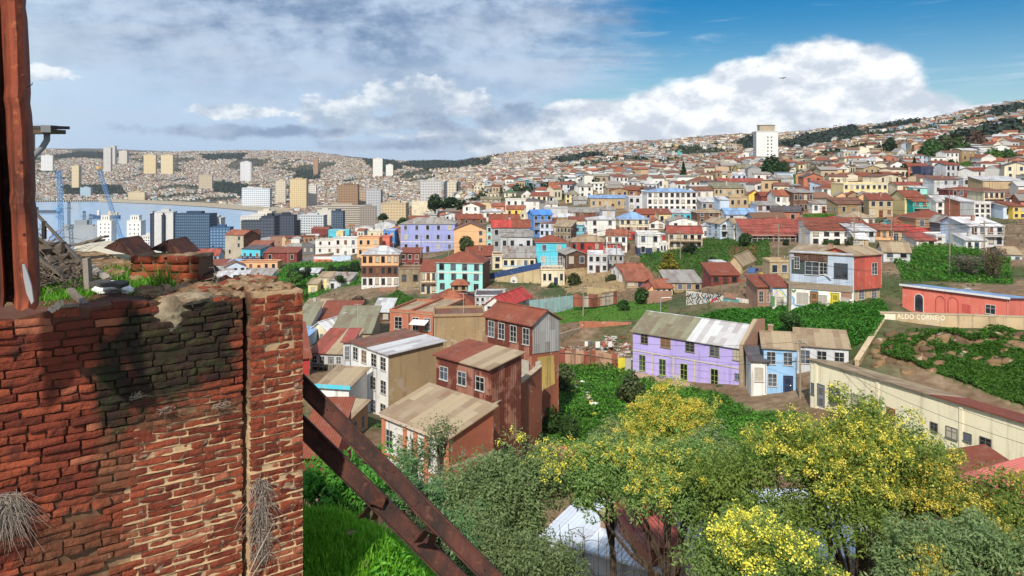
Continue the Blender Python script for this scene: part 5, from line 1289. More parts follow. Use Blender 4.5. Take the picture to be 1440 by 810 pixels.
# ---------------------------------------------------------------- grass slope under the girders
b = MB(); n_ = 40; k = None
t = NT('grass_soil'); v = t.objvec(False); nn_ = t.noise(v, 4, 5); sl2 = t.fin(t.mix(nn_, (.05, .085, .015), (.11, .10, .04)), .95)
def slope(x, y):
    """height of the near bank"""
    ridge = np.interp(x, [-1.75, -1.35, -.9, -.55, -.2, .3], [96.55, 96.35, 96.0, 95.75, 95.3, 94.2])
    return float(ridge - .22 * max(0, 7.2 - y) - .55 * max(0, y - 7.6) + .05 * noise.noise(Vector((x * 2, y * 2, 0))) + .03 * noise.noise(Vector((x * 6, y * 6, 2))))
gx_ = np.linspace(-2.6, .6, n_); gy_ = np.linspace(4.6, 11, n_)
for j in range(n_):
    for i in range(n_): b.v.append((gx_[i], gy_[j], slope(gx_[i], gy_[j])))
for j in range(n_ - 1):
    for i in range(n_ - 1): q = j * n_ + i; b.f.append((q, q + 1, q + n_ + 1, q + n_)); b.m.append(b.slot(sl2))
b.smooth = True; tag(b.build('grass_bank'), kind='structure')
r_ = np.random.RandomState(4); pts = []; 
while len(pts) < 2600:
    x, y = r_.uniform(-2.2, .35), r_.uniform(5.0, 8.6); z = slope(x, y); px, py = proj(x, y, z)
    if 400 < px < 720 and py < 860: pts.append((x, y, z))
blades('grass', pts[:1900], leafm((.10, .33, .012), (.28, .58, .05), .45), .03, .11, .012, 16, .05, .9, kind='stuff', seed=6)
# broad leaved weeds
def leaves(name, P, size, mat, seed=0, up=.5, label=None, cat=None, kind=None, parent=None, aspect=.8, group=None, loc=None):
    """P (N,3) leaf centres; a slightly folded six-sided leaf at each"""
    r = np.random.RandomState(seed); n = len(P)
    nrm = r.normal(0, 1, (n, 3)); nrm[:, 2] = np.abs(nrm[:, 2]) + up * 2; nrm /= np.linalg.norm(nrm, axis=1)[:, None]
    a = np.cross(nrm, r.normal(0, 1, (n, 3))); a /= np.linalg.norm(a, axis=1)[:, None] + 1e-9; c = np.cross(nrm, a)
    s = (size * r.uniform(.6, 1.35, n))[:, None]
    V_ = np.stack([P - a * s, P - a * s * .35 + c * s * aspect * .5 + nrm * s * .08, P + a * s * .4 + c * s * aspect * .45 + nrm * s * .08, P + a * s * 1.05 - nrm * s * .15, P + a * s * .4 - c * s * aspect * .45 + nrm * s * .08, P - a * s * .35 - c * s * aspect * .5 + nrm * s * .08], 1)
    q = np.arange(n)[:, None] * 6; f = np.concatenate([q + np.array([[0, 1, 2, 3]]), q + np.array([[0, 3, 4, 5]])], 0)
    o = link(name, np_mesh(name, V_.reshape(-1, 3), f, [mat]), parent, loc); return tag(o, label, cat, group, kind)
WEED = leafm((.08, .27, .015), (.22, .48, .06), .4)
Pw = np.array(pts[1900:]); Pw = Pw[Pw[:, 0] > -1.3]; Pw = np.repeat(Pw, 7, 0); Pw[:, :2] += r_.normal(0, .05, (len(Pw), 2)); Pw[:, 2] += r_.uniform(.02, .13, len(Pw))
leaves('broad_weeds', Pw, .035, WEED, 3, .6, kind='stuff')
for i, (x, y, w_, lab) in enumerate(((487, 752, .12, 'pale grey stone slab lying in the bright grass'), (500, 763, .10, 'narrow tan stone slab near the grey slab'), (448, 802, .07, 'dark stone in the grass by the brick pier'), (505, 797, .14, 'flat brown stone at the bottom of the grass'), (432, 765, .05, 'small white stone against the pier'))):
    u, _, v_ = ray(x, y); Y = 5.2
    while CZ + v_ * Y > slope(u * Y, Y) and Y < 9: Y += .02
    b = MB(); lump(b, (u * Y, Y, CZ + v_ * Y + .02), (w_ * .7, w_ * .45, w_ * .28), concm if i != 2 else flat((.09, .085, .08)), i + 21, 3, 1, .4); tag(b.build('rock'), lab, 'rock')

# ---------------------------------------------------------------- dry tufts hanging on the wall
def drytuft(px, py, n, L, label, droop=1.0, seed=0, wide=.04, vs=.3):
    c = wl(px, py); r = random.Random(seed); b = MB(); m = flat((.36, .30, .25)); m2 = flat((.24, .19, .15)); base = WO + WA * c[0] + Vector((0, 0, c[1])) + WN * .03
    for i in range(n):
        a = r.gauss(0, 1); s_ = base + WA * a * wide * .6 + Vector((0, 0, r.uniform(-vs, vs) * L)); l = L * r.uniform(.4, 1.2)
        e = WA * r.gauss(0, .45) * l + WN * r.uniform(.1, .5) * l * .6 + Vector((0, 0, -l * r.uniform(.2, 1) * droop + (1 - droop) * l * r.uniform(-.3, .8)))
        mid = s_ + e * .45 + WN * .04 * r.random() + Vector((0, 0, .25 * l)); b.tube([s_, mid, s_ + e], [.0022, .0018, .0008], m if r.random() < .6 else m2, 4, False)
    tag(b.build('dry_grass_tuft'), label, 'dry plant')
drytuft(364, 725, 420, .16, 'long grey dry tuft hanging in the seam beside the brick pier', 1, 1, .05, 1.9)
drytuft(4, 710, 300, .26, 'big grey dry tuft hanging at the left edge of the wall', 1, 2, .07)
drytuft(192, 556, 50, .06, 'small dry tuft on the mossy bricks, leftmost of three', .2, 3)
drytuft(231, 576, 50, .055, 'small dry tuft on the mossy bricks, lowest of three', .2, 4)
drytuft(307, 569, 50, .06, 'small dry tuft on the bricks close to the pier seam', .2, 5)
drytuft(303, 396, 7, .18, 'few dry straws standing on top of the brick wall', 0, 6, .02)
b = MB(); m = flat((.50, .40, .30)); c0 = WO + WA * wl(340, 808)[0] + Vector((0, 0, wl(340, 808)[1])) + WN * .1
b.tube([c0, WO + WA * wl(355, 770)[0] + Vector((0, 0, wl(355, 770)[1])) + WN * .12, WO + WA * wl(380, 725)[0] + Vector((0, 0, wl(380, 725)[1])) + WN * .1], [.005, .004, .001], m, 5); b.tube([c0 + WA * .03, WO + WA * wl(358, 780)[0] + Vector((0, 0, wl(358, 780)[1])) + WN * .14, WO + WA * wl(372, 765)[0] + Vector((0, 0, wl(372, 765)[1])) + WN * .12], [.004, .003, .001], m, 5); tag(b.build('dry_stalk'), 'forked pale dry stalk leaning on the pier seam', 'dry plant')
c = WO + WA * wl(306, 812)[0] + Vector((0, 0, wl(306, 812)[1])) + WN * .25; r_ = np.random.RandomState(2); P = np.array(tuple(c)) + r_.normal(0, .05, (26, 3)) * np.array([1, 1, .5])
leaves('leafy_weed', P, .05, leafm((.02, .15, .07), (.05, .26, .13), .3), 5, .8, 'broad leaved green weed peeking up at the wall foot', 'weed')
# ---------------------------------------------------------------- details of the larger houses
def wall_between(p, q, z_top0, z_top1, th, mat, name, label, cat='wall', bottom=-3, cap=None, zbase=None):
    P, Q = Vector(p), Vector(q); d = Q - P; L = math.hypot(d.x, d.y); rz = math.atan2(d.y, d.x); root = empty(name, P, rz, label, cat); b = MB()
    b.face([(0, 0, bottom), (L, 0, bottom), (L, 0, z_top1), (0, 0, z_top0)], mat); b.face([(L, th, bottom), (0, th, bottom), (0, th, z_top0), (L, th, z_top1)], mat)
    b.face([(0, th, bottom), (0, 0, bottom), (0, 0, z_top0), (0, th, z_top0)], mat); b.face([(L, 0, bottom), (L, th, bottom), (L, th, z_top1), (L, 0, z_top1)], mat); b.face([(0, 0, z_top0), (L, 0, z_top1), (L, th, z_top1), (0, th, z_top0)], mat); b.build('wall', root)
    if cap:
        c = MB(); c.prism([(-.06, -.06, z_top0 + .003), (L + .06, -.06, z_top1 + .003), (L + .06, th + .06, z_top1 + .003), (-.06, th + .06, z_top0 + .003)], (0, 0, .12), cap); c.build('coping', root)
    return root
def lpos(I, view, x, y, out=0.0):
    """facade-local (x, z) of a photo point on a house front"""
    px, py = V(view, x, y); u, _, v = ray(px, py); o = I['base']; n = Vector((math.sin(I['rz']), -math.cos(I['rz']), 0))
    k = (o.x * n.x + o.y * n.y) / (u * n.x + n.y); p = Vector((u * k, k, CZ + v * k)); a = Vector((math.cos(I['rz']), math.sin(I['rz']), 0))
    return (p - o).dot(a), p.z - o.z
def panel(I, view, x0, x1, y0, y1, mat, name, out=.02, thick=.02, parent=None):
    a = lpos(I, view, x0, y1); c = lpos(I, view, x1, y0); b = MB(); b.box(a[0], c[0], -out - thick, -out, a[1], c[1], mat); return b.build(name, parent or I['root'])
def fwin(I, view, x0, x1, y0, y1, fc=FRW, glass=None):
    a = lpos(I, view, x0, y1); c = lpos(I, view, x1, y0); return window(I['root'], (a[0] + c[0]) / 2, a[1], c[0] - a[0], c[1] - a[1], fc, True, I['rng'], y=-.03, glass=glass)
def curve_paint(I, view, pts, wpx, mat, name, out=.024, closed=False):
    """brush stroke painted on a facade"""
    P = [lpos(I, view, x, y) for x, y in pts]; w_ = wpx / VIEWS[view][2] * I['base'].y / F; b = MB(); n = len(P)
    for i in range(n - 1):
        a = Vector((P[i][0], 0, P[i][1])); c = Vector((P[i + 1][0], 0, P[i + 1][1])); d = (c - a)
        if d.length < 1e-4: continue
        d.normalize(); s_ = Vector((-d.z, 0, d.x)) * w_ / 2; yy = -out - .0006 * (i % 3)
        b.face([a - s_ - d * w_ * .3 + Vector((0, yy, 0)), c - s_ + d * w_ * .3 + Vector((0, yy, 0)), c + s_ + d * w_ * .3 + Vector((0, yy, 0)), a + s_ - d * w_ * .3 + Vector((0, yy, 0))], mat)
    return b.build(name, I['root'])
# mural house
I = info_of('large ruined house'); R_ = I['root']
panel(I, 'b4', 563, 1012, 338, 572, wallmat('bluesheet'), 'sheet_cladding', .004, .09)
def mpanel(*a, **k): k.setdefault('out', .10); return panel(I, 'b4', *a, **k)
mpanel(590, 832, 340, 394, wallmat('dwood'), 'bare_boards'); mpanel(572, 832, 394, 478, flat((.055, .075, .075)), 'gallery_shade')  # second panel: dark colour stands for the shade inside the gallery
for (x0, x1, y0, y1) in ((672, 768, 398, 482), (776, 826, 406, 482), (878, 972, 412, 506), (596, 628, 360, 440)):
    a = lpos(I, 'b4', x0, y1); c = lpos(I, 'b4', x1, y0); window(R_, (a[0] + c[0]) / 2, a[1], c[0] - a[0], c[1] - a[1], FRW if x0 != 878 else (.10, .07, .06), True, I['rng'], y=-.125, glass=glassm(.05))
b = MB(); a = lpos(I, 'b4', 800, 490); b.prism([(a[0], -.13, a[1]), (a[0] + 1.1, -.7, a[1] - .25), (a[0] + 1.3, -.65, a[1] - .2), (a[0] + .2, -.13, a[1] + .3)], (0, .02, 0), flat((.5, .52, .55))); b.build('hanging_shutter', R_)
panel(I, 'b4', 566, 1008, 566, 580, flat((.30, .24, .18)), 'floor_beam', .002, .14)
for (x0, x1, y0, y1) in ((612, 690, 622, 698), (766, 824, 634, 712), (925, 985, 655, 700)): fwin(I, 'b4', x0, x1, y0, y1, FRW, flat((.42, .38, .34), .7))
a = lpos(I, 'b4', 734, 714); door(R_, a[0], 1.0, 2.2, (.30, .16, .07), a[1], -.01, True); a = lpos(I, 'b4', 884, 722); door(R_, a[0], .95, 2.1, (.60, .50, .06), a[1], -.01, True)
panel(I, 'b4', 712, 760, 562, 616, flat((.22, .50, .72)), 'blue_poster', .01, .02); panel(I, 'b4', 924, 1002, 582, 655, brickm(), 'brick_patch', .004, .02)
MY, MBL, MG, MC = flat((.72, .60, .08)), flat((.20, .45, .68)), flat((.10, .22, .06)), flat((.20, .55, .52))
curve_paint(I, 'b4', [(572, 572), (600, 560), (640, 562), (655, 575), (620, 582)], 16, MY, 'mural'); curve_paint(I, 'b4', [(572, 640), (590, 660), (586, 690), (600, 705), (640, 708), (700, 714)], 14, MBL, 'mural', .026)
curve_paint(I, 'b4', [(575, 598), (590, 610), (600, 596)], 12, MG, 'mural', .028); curve_paint(I, 'b4', [(640, 716), (670, 708), (700, 716)], 12, MC, 'mural', .030); curve_paint(I, 'b4', [(842, 590), (856, 640), (846, 700)], 10, MY, 'mural', .026)
curve_paint(I, 'b4', [(700, 640), (704, 690), (712, 712)], 8, MC, 'mural', .028)
# bird mural on the shack
I = info_of('white shack wall'); curve_paint(I, 'b4', [(450, 590), (480, 585), (505, 600), (525, 630), (545, 660)], 7, MBL, 'mural'); curve_paint(I, 'b4', [(480, 600), (510, 625), (520, 650)], 8, MY, 'mural', .027); panel(I, 'b4', 424, 452, 640, 712, flat((.12, .24, .09)), 'green_door', .02, .05)
# pink house
I = info_of('pink single storey'); PM = wallmat('pink'); dkp = plaster((.52, .10, .085), .5, .5)
def arch(x0, x1, y0, y1, fill, name, frame=dkp):
    a = lpos(I, 'b5', x0, y1); c = lpos(I, 'b5', x1, y0); cx = (a[0] + c[0]) / 2; r = (c[0] - a[0]) / 2; zt = c[1] - r; b = MB()
    pts = [(cx - r, -.012, a[1]), (cx + r, -.012, a[1])] + [(cx + r * math.cos(t), -.012, zt + r * math.sin(t)) for t in np.linspace(0, math.pi, 9)]
    b.face(pts, fill)
    ring = [(cx + (r + .07) * math.cos(t), zt + (r + .07) * math.sin(t)) for t in np.linspace(0, math.pi, 11)]
    ring = [(cx + r + .07, a[1])] + ring + [(cx - r - .07, a[1])]
    for p, q in zip(ring[:-1], ring[1:]): b.bar((p[0], -.04, p[1]), (q[0], -.04, q[1]), .08, .09, frame, (0, 1, 0))
    o = b.build(name, I['root'])
arch(370, 418, 532, 628, glassm(.06), 'arched_window', flat((.74, .73, .70))); arch(498, 548, 545, 632, wallmat('pink'), 'bricked_arch'); arch(572, 626, 553, 634, wallmat('pink'), 'bricked_arch')
fwin(I, 'b5', 796, 850, 598, 640, FRW); panel(I, 'b5', 652, 704, 592, 634, plaster((.60, .11, .09), .6, .6), 'bricked_window', .006, .03)
b = MB(); b.box(-I['w'] / 2 - .3, I['w'] / 2 + .3, -.39, -.35, I['h'] - .12, I['h'] + .16, flat((.74, .75, .77))); b.build('white_fascia', I['root'])
I = info_of('long pale yellow'); DG = (.16, .15, .14)
for x0, x1, y0, y1 in ((289, 305, 345, 383), (366, 410, 371, 420), (458, 506, 402, 450), (778, 806, 512, 534), (842, 886, 532, 560), (914, 944, 552, 574), (980, 1024, 574, 600)): fwin(I, 'b8', x0, x1, y0, y1, DG)
for x0, x1, y0, y1, c_ in ((320, 342, 358, 440, (.25, .26, .28)), (545, 570, 432, 504, (.38, .44, .52))): a = lpos(I, 'b8', (x0 + x1) / 2, y1); door(I['root'], a[0], .95, 2.5, c_, max(0, a[1]), 0, True)
panel(I, 'b8', 598, 634, 450, 490, plaster((.34, .09, .05), .7), 'boarded_window', .003, .05)
for q in (-.47, -.2, .1, .36): b = MB(); b.box(I['w'] * q - .18, I['w'] * q + .18, -.1, -.003, -1, I['h'] - .2, wallmat('yb')); b.build('pilaster', I['root'])
# purple house: small upper windows, tall lower ones, pale pilasters and string course
I = info_of('long purple'); GF = (.42, .52, .10)
for x0, x1, y0, y1 in ((574, 612, 202, 250), (686, 740, 224, 272), (828, 876, 248, 296), (966, 1018, 272, 322), (1098, 1140, 294, 346)): fwin(I, 'b7', x0, x1, y0, y1, (.30, .26, .14))
for x0, x1, y0, y1 in ((564, 598, 325, 405), (678, 714, 348, 430), (800, 836, 374, 458), (972, 1012, 404, 494)): fwin(I, 'b7', x0, x1, y0, y1, GF)
fwin(I, 'b7', 1108, 1138, 430, 458, (.3, .3, .28)); b = MB(); m = flat((.58, .52, .42)); hw = I['w'] / 2; b.box(-hw, hw, -.08, -.003, I['h'] * .50, I['h'] * .50 + .14, m); b.build('string_course', I['root'])
for x, y in ((638, 400), (758, 420), (880, 440)): a = lpos(I, 'b7', x, y); b = MB(); b.box(a[0] - .12, a[0] + .12, -.1, -.004, 0, I['h'] * .499, m); b.build('pilaster', I['root'])
# tall rusty house: grey sheet gable, ochre plaster; red ruined wall under the rusty houses
I = info_of('tall rusty'); hw = I['w'] / 2; D, h = I['D'], I['h']; b = MB(); gs = wallmat('gs'); b.prism([(hw + .02, .1, h * .55), (hw + .02, D, h * .50), (hw + .02, D, h), (hw + .02, D / 2, h + I['rise']), (hw + .02, .1, h)], (.05, 0, 0), gs); b.build('sheet_gable', I['root'])
b = MB(); b.prism([(hw + .01, D * .25, -.5), (hw + .01, D * .85, 0), (hw + .01, D * .8, h * .45), (hw + .01, D * .2, h * .48)], (.03, 0, 0), plaster((.62, .42, .13), .8, .8)); b.build('ochre_plaster', I['root']); b = MB(); b.box(hw + .041, hw + .06, D * .12, D * .3, h * .22, h * .42, flat((.68, .64, .56))); b.build('walled_window', I['root'])
A, B = at(688, 650, 69.8), at(762, 640, 80); zt = at(688, 577, 69.8).z - A.z; B.z = A.z; wall_between(A, B, zt, zt + 1.3, .5, wallmat('rw'), 'ruined_wall', 'tall ruined red plaster wall below the rusty houses', cap=plaster((.46, .36, .26), .8))
I = info_of('white house with rose'); hw = I['w'] / 2; b = MB(); b.box(hw + .01, hw + .06, I['D'] * .0, I['D'] * 1.0, I['h'] * .62, I['h'] * .66, plaster((.50, .36, .26), .8)); b.build('string_course', I['root'])
# brick firewall between purple and light blue house
fwA = at(1047, 553, 102.6)
root = empty('firewall', fwA, rad(38), 'stepped brick firewall with rendered edge right of the purple house', 'wall'); b = MB(); bk = brickm((.30, .10, .06))
b.prism([(0, 0, -3), (4.6, 0, -3), (4.6, 0, 9.3), (3.0, 0, 9.3), (0.1, 0, 6.4)], (-.02, .5, 0), bk); b.build('wall', root); b = MB(); m = plaster((.44, .34, .23), .7, .6); b.box(-.35, -.005, -.05, .55, -3, 6.5, m); b.prism([(-.35, -.05, 6.5), (.1, -.05, 6.503), (3.1, -.05, 9.45), (2.7, -.05, 9.45)], (0, .6, 0), m); b.build('rendered_edge', root)
# retaining wall with painted letters
A, B = at(1238, 462, 108.2), at(1500, 462, 103.2); zt = at(1241, 440, 108.2).z - A.z
rw = wall_between(A, B, zt, zt + .15, .6, plaster((.55, .42, .26), .8, .8), 'retaining_wall', 'long tan retaining wall with pale painted lettering under the pink house', cap=plaster((.50, .41, .29), .7, .5), bottom=-4)
d = (B - A); aw = Vector((d.x, d.y, 0)).normalized(); RI = dict(root=rw, base=A, rz=math.atan2(d.y, d.x))
cu = bpy.data.curves.new('lettering', 'FONT'); cu.body = 'ALDO CORNEJO'; cu.extrude = .004; cu.size = 1.0; cu.space_character = 1.15; cu.offset = .012; to = bpy.data.objects.new('tmp_text', cu); COL.objects.link(to)
bpy.context.view_layer.update(); tm_ = bpy.data.meshes.new_from_object(to.evaluated_get(bpy.context.evaluated_depsgraph_get())); bpy.data.objects.remove(to)
xs_ = [v.co.x for v in tm_.vertices]; ys_ = [v.co.y for v in tm_.vertices]; a = lpos(RI, 'b5', 262, 683); c = lpos(RI, 'b5', 548, 654)
for v in tm_.vertices: v.co = (a[0] + (v.co.x - min(xs_)) / (max(xs_) - min(xs_)) * (c[0] - a[0]), -.012 - v.co.z, a[1] + (v.co.y - min(ys_)) / (max(ys_) - min(ys_)) * (c[1] - a[1]))
tm_.materials.clear(); tm_.materials.append(flat((.84, .80, .66))); link('lettering', tm_, rw)
a = lpos(RI, 'b5', 184, 680); c = lpos(RI, 'b5', 252, 648); b = MB(); b.box(a[0], c[0], -.012, -.002, a[1], c[1], flat((.80, .75, .60))); b.build('painted_patch', rw)
A2, B2 = at(1238, 470, 107.8), at(1202, 520, 97.5)
m = plaster((.50, .38, .24), .8, .8); root = empty('ramp_wall', A2, 0, 'sloping tan parapet descending from the retaining wall corner', 'wall'); d = B2 - A2; b = MB(); L = math.hypot(d.x, d.y); n = Vector((-d.y, d.x, 0)).normalized() * .5
T0 = Vector((0, 0, zt - .2)); b.prism([Vector((0, 0, -5)), Vector((d.x, d.y, -9)), d + Vector((0, 0, 1.2)), T0], n, m); b.build('wall', root)
b = MB(); b.bar(T0 + n / 2 + Vector((0, 0, .07)), d + n / 2 + Vector((0, 0, 1.27)), .7, .14, plaster((.55, .43, .28), .6, .6)); b.build('coping', root)
A3, B3 = at(1234, 470, 106), at(1276, 470, 103.5); wall_between(A3, B3, .75, .75, 1.2, plaster((.48, .38, .25), .8, .8), 'planter_wall', 'short planter wall in front of the lettered retaining wall', cap=plaster((.62, .58, .5)))
# stadium wall with round emblem
A, B = at(682, 402, 214), at(760, 402, 200); P0 = A.copy(); d = B - A; L = math.hypot(d.x, d.y)
z0 = at(682, 386, 214).z - A.z; z1 = at(760, 369, 200).z - A.z
root = wall_between(A, B, z0 - 1.6, z1 - 1.6, .4, plaster((.62, .49, .29), .8, .8), 'court_wall', 'cream sports court wall with blue top stripe and a round white emblem'); RI = dict(root=root, base=A, rz=math.atan2(d.y, d.x))
nv = plaster((.035, .075, .20), .4, .4); b = MB(); b.face([(0, -.02, z0 - 1.55), (L, -.02, z1 - 1.55), (L, -.02, z1), (0, -.02, z0)], nv); b.face([(L, .42, z1 - 1.6), (0, .42, z0 - 1.6), (0, .42, z0), (L, .42, z1)], nv); b.face([(0, -.02, z0), (L, -.02, z1), (L, .42, z1), (0, .42, z0)], nv); b.face([(L, -.02, z1 - 1.6), (L, .42, z1 - 1.6), (L, .42, z1), (L, -.02, z1)], nv); b.build('blue_stripe', root)
b = MB(); b.box(0, L, -.03, -.004, -2.5, .6, nv); b.box(L * .2, L, -.25, -.034, -2.5, -.7, plaster((.12, .24, .08))); b.build('blue_base', root)
c = lpos(RI, 'b2', 1062, 548); b = MB(); b.prism([(c[0] + 1.28 * math.cos(t), -.09, c[1] + 1.28 * math.sin(t)) for t in np.linspace(0, 2 * math.pi, 33)[:-1]], (0, .05, 0), flat((.80, .80, .79))); em = b.build('emblem', root)
b = MB(); dm = flat((.05, .05, .06)); b.face([(c[0] + x, -.096, c[1] + z) for x, z in ((-.5, -.12), (-.25, -.3), (.15, -.3), (.2, -.12), (.5, -.02), (.42, .22), (.12, .1), (-.02, .3), (-.2, .1), (-.55, .2))], dm); b.build('emblem_mark', em)
# graffiti wall
A, B = at(965, 436, 136), at(1066, 440, 127); d = B - A; A.z = min(A.z, B.z); rz = math.atan2(d.y, d.x); L = math.hypot(d.x, d.y); zt = at(965, 409, 136).z - A.z
gw = wall_between(A, B, zt, zt - .25, .35, plaster((.62, .58, .52), .7, .6), 'graffiti_wall', 'long white boundary wall covered with grey letters and turquoise graffiti'); GI = dict(root=gw, base=A, rz=rz)
gk, gb, gr_, gt = flat((.03, .03, .035)), flat((.18, .36, .62)), flat((.45, .05, .04)), flat((.06, .42, .45))
rg = random.Random(12)
for q, x in enumerate(range(985, 1220, 34)):
    pts = [(x + rg.uniform(-4, 4) + 8 * math.sin(t * 2.4 + q), 628 + t * 16 + rg.uniform(-4, 4)) for t in range(6)]; curve_paint(GI, 'b3', pts, 5, gk, 'graffiti', .022 + .002 * (q % 3))
    pts = [(x + 13 + 9 * math.cos(t * 1.7 + q), 634 + t * 13) for t in range(6)]; curve_paint(GI, 'b3', pts, 5, gb if q % 2 else gk, 'graffiti', .03 + .002 * (q % 3))
    curve_paint(GI, 'b3', [(x - 6, 650 + 12 * (q % 3)), (x + 12, 655 + 9 * (q % 2)), (x + 24, 640 + 14 * (q % 3))], 5, gk, 'graffiti', .038)
panel(GI, 'b3', 1222, 1330, 672, 738, plaster((.10, .34, .36), .6, .5), 'graffiti_field', .004, .016); panel(GI, 'b3', 1228, 1310, 634, 668, brickm(), 'brick_patch', .004, .016)
for q in range(12): x = 1226 + q * 8.4; curve_paint(GI, 'b3', [(x, 684 + rg.uniform(0, 20)), (x + 10, 700 + rg.uniform(-14, 14)), (x + 2, 715 + rg.uniform(-8, 8)), (x + 14, 730)], 5, (gt, flat((.35, .75, .70)), gk)[q % 3], 'graffiti', .026 + .002 * (q % 4))
for q in range(3): curve_paint(GI, 'b3', [(1140, 700 - 6 * q), (1160, 680 - 7 * q), (1185, 672 - 5 * q)], 4, gr_, 'graffiti', .045 + .002 * q)
A, B = at(934, 449, 128), at(1005, 452, 122); A.z = min(A.z, B.z); d = B - A; zt = at(934, 441, 128).z - A.z
g2 = wall_between(A, B, zt, zt, .3, plaster((.60, .58, .54), .7), 'graffiti_wall', 'low pale wall with fat blue graffiti letters beside the lamp post'); GI = dict(root=g2, base=A, rz=math.atan2(d.y, d.x)); gb2 = flat((.05, .22, .62))
for q in range(4):
    x = 868 + q * 25; curve_paint(GI, 'b3', [(x + 10 * math.cos(t), 790 + 9 * math.sin(t)) for t in np.linspace(0, 6.3, 10)], 9, gb2, 'graffiti', .02 + .003 * q)
wall_between(at(938, 445, 137), at(1000, 440, 137), .6, .6, .5, plaster((.52, .45, .35), .7), 'concrete_slab_wall', 'beige concrete yard wall above the blue graffiti', cap=plaster((.55, .50, .42)))
# stone walls, boundary walls, fences
def rubble_m():
    t = NT('rubble_masonry'); v = t.objvec(False); x = t.n('ShaderNodeTexVoronoi', feature='DISTANCE_TO_EDGE'); t.L.new(v, x.inputs['Vector']); x.inputs['Scale'].default_value = 2.6
    y = t.n('ShaderNodeTexVoronoi'); t.L.new(v, y.inputs['Vector']); y.inputs['Scale'].default_value = 2.6
    c = t.mix(y.outputs['Color'], (.22, .17, .12), (.40, .33, .25)); c = t.mix(t.ramp(x.outputs[0], .0, .06), (.12, .09, .06), c); c = t.mix(t.ramp(t.noise(v, .7, 4), .5, .7, 0, .7), c, (.16, .14, .07)); t.bump(x.outputs[0], .7, .08); return t.fin(c, .95)
RUB = rubble_m()
def WL(a, b, hpx, mat, name, label, th=.5, cap=None, cat='wall', bottom=-3):
    A, B = at(*a), at(*b); A.z = B.z = (A.z + B.z) / 2 if abs(A.z - B.z) < 3 else min(A.z, B.z); h = hpx * A.y / F; return wall_between(A, B, h, h * 1.0, th, mat, name, label, cat, bottom, cap)
WL((1060, 366, 203), (1120, 366, 203), 24, RUB, 'stone_wall', 'tall rubble stone wall under the red veranda house')
WL((1292, 362, 178), (1358, 363, 176), 13, plaster((.46, .36, .24), .9, .8), 'yard_wall', 'beige stone yard wall below the white red porch house')
WL((1010, 322, 232), (1046, 322, 232), 8, RUB, 'stone_wall', 'low rubble wall behind the veranda house roof')
WL((1095, 323, 236), (1130, 323, 236), 9, RUB, 'stone_wall', 'low rubble wall below the green lawn on the right')
WL((534, 414, 212), (557, 414, 212), 10, brickm(), 'brick_wall', 'small brick parapet below the brown three storey building')
WL((560, 415, 210), (590, 415, 210), 10, RUB, 'stone_wall', 'pale stone base below the bare grey block house')
WL((815, 470, 131), (888, 462, 130), 13, plaster((.45, .17, .10), .9, .7), 'ruin_wall', 'ruined red brown wall under the green lot', .4)
WL((780, 488, 124), (818, 472, 130), 14, RUB, 'ruin_wall', 'ruined stone wall at the left of the green lot', .4)
WL((1345, 468, 118), (1445, 470, 116), 8, plaster((.46, .36, .25), .9), 'yard_wall', 'patchy wall behind the pink house edge at right')
WL((1000, 405, 150), (1048, 400, 150), 9, plaster((.34, .10, .055), .8), 'yard_wall', 'dark red boundary wall above the graffiti wall')
WL((900, 413, 148), (945, 420, 148), 7, brickm(), 'yard_wall', 'low salmon brick yard wall right of the cream cottage')
b_ = WL((826, 420, 170), (868, 424, 166), 16, plaster((.50, .39, .22), .8, .8), 'cliff_wall', 'smooth beige retaining apron below the grey cliff house')
# rust sheet fences
def sheet_fence(pts, hpx, label, seed=0):
    P = [at(*p) for p in pts]; root = empty('sheet_fence', P[0], 0, label, 'fence'); r = random.Random(seed); O = P[0]; b = MB()
    mats = [corru((.32, .10, .06), .7, 'w', .5, (.20, .06, .04), .2), corru((.40, .35, .30), .4, 'w', .3, (.22, .10, .06), .2), corru((.26, .07, .05), .6, 'w', .4, (.14, .05, .03), .2), corru((.42, .25, .17), .5, 'w', .4, (.2, .08, .05), .2)]
    for A, B in zip(P[:-1], P[1:]):
        d = B - A; L = math.hypot(d.x, d.y); n = max(1, int(L / .8)); hh = hpx * A.y / F
        for i in range(n):
            p = A + d * (i / n) - O; q = A + d * ((i + .97) / n) - O; h1 = hh * r.uniform(.8, 1.1); off = Vector((0, r.uniform(-.04, .04), 0))
            b.prism([p + off + Vector((0, 0, -.4)), q + off + Vector((0, 0, -.4)), q + off + Vector((0, 0, h1)), p + off + Vector((0, 0, h1 * r.uniform(.93, 1.05)))], (0, .03, 0), r.choice(mats))
    b.build('sheets', root)
    w_ = flat((.20, .15, .11))
    for A, B in zip(P[:-1], P[1:]):
        d = B - A; L = math.hypot(d.x, d.y); n = max(1, int(L / 2.2)); hh = hpx * A.y / F
        for i in range(n + 1):
            c = MB(); p = A + d * (i / n) - O + Vector((0, -.12, 0)); c.bar(p + Vector((0, 0, -.5)), p + Vector((r.uniform(-.06, .06), 0, hh * 1.15)), .1, .1, w_, (1, 0, 0)); c.build('post', root)
        c = MB(); c.bar(A - O + Vector((0, -.1, hh * .7)), B - O + Vector((0, -.1, hh * .7)), .06, .08, w_); c.build('rail', root)
sheet_fence([(786, 512, 116), (830, 516, 116), (868, 523, 115)], 24, 'patchwork fence of rust red and grey sheets left of the purple house', 1)
sheet_fence([(806, 428, 148), (835, 429, 148), (868, 424, 150)], 14, 'deep red rusty sheet fence behind the green lot', 2)
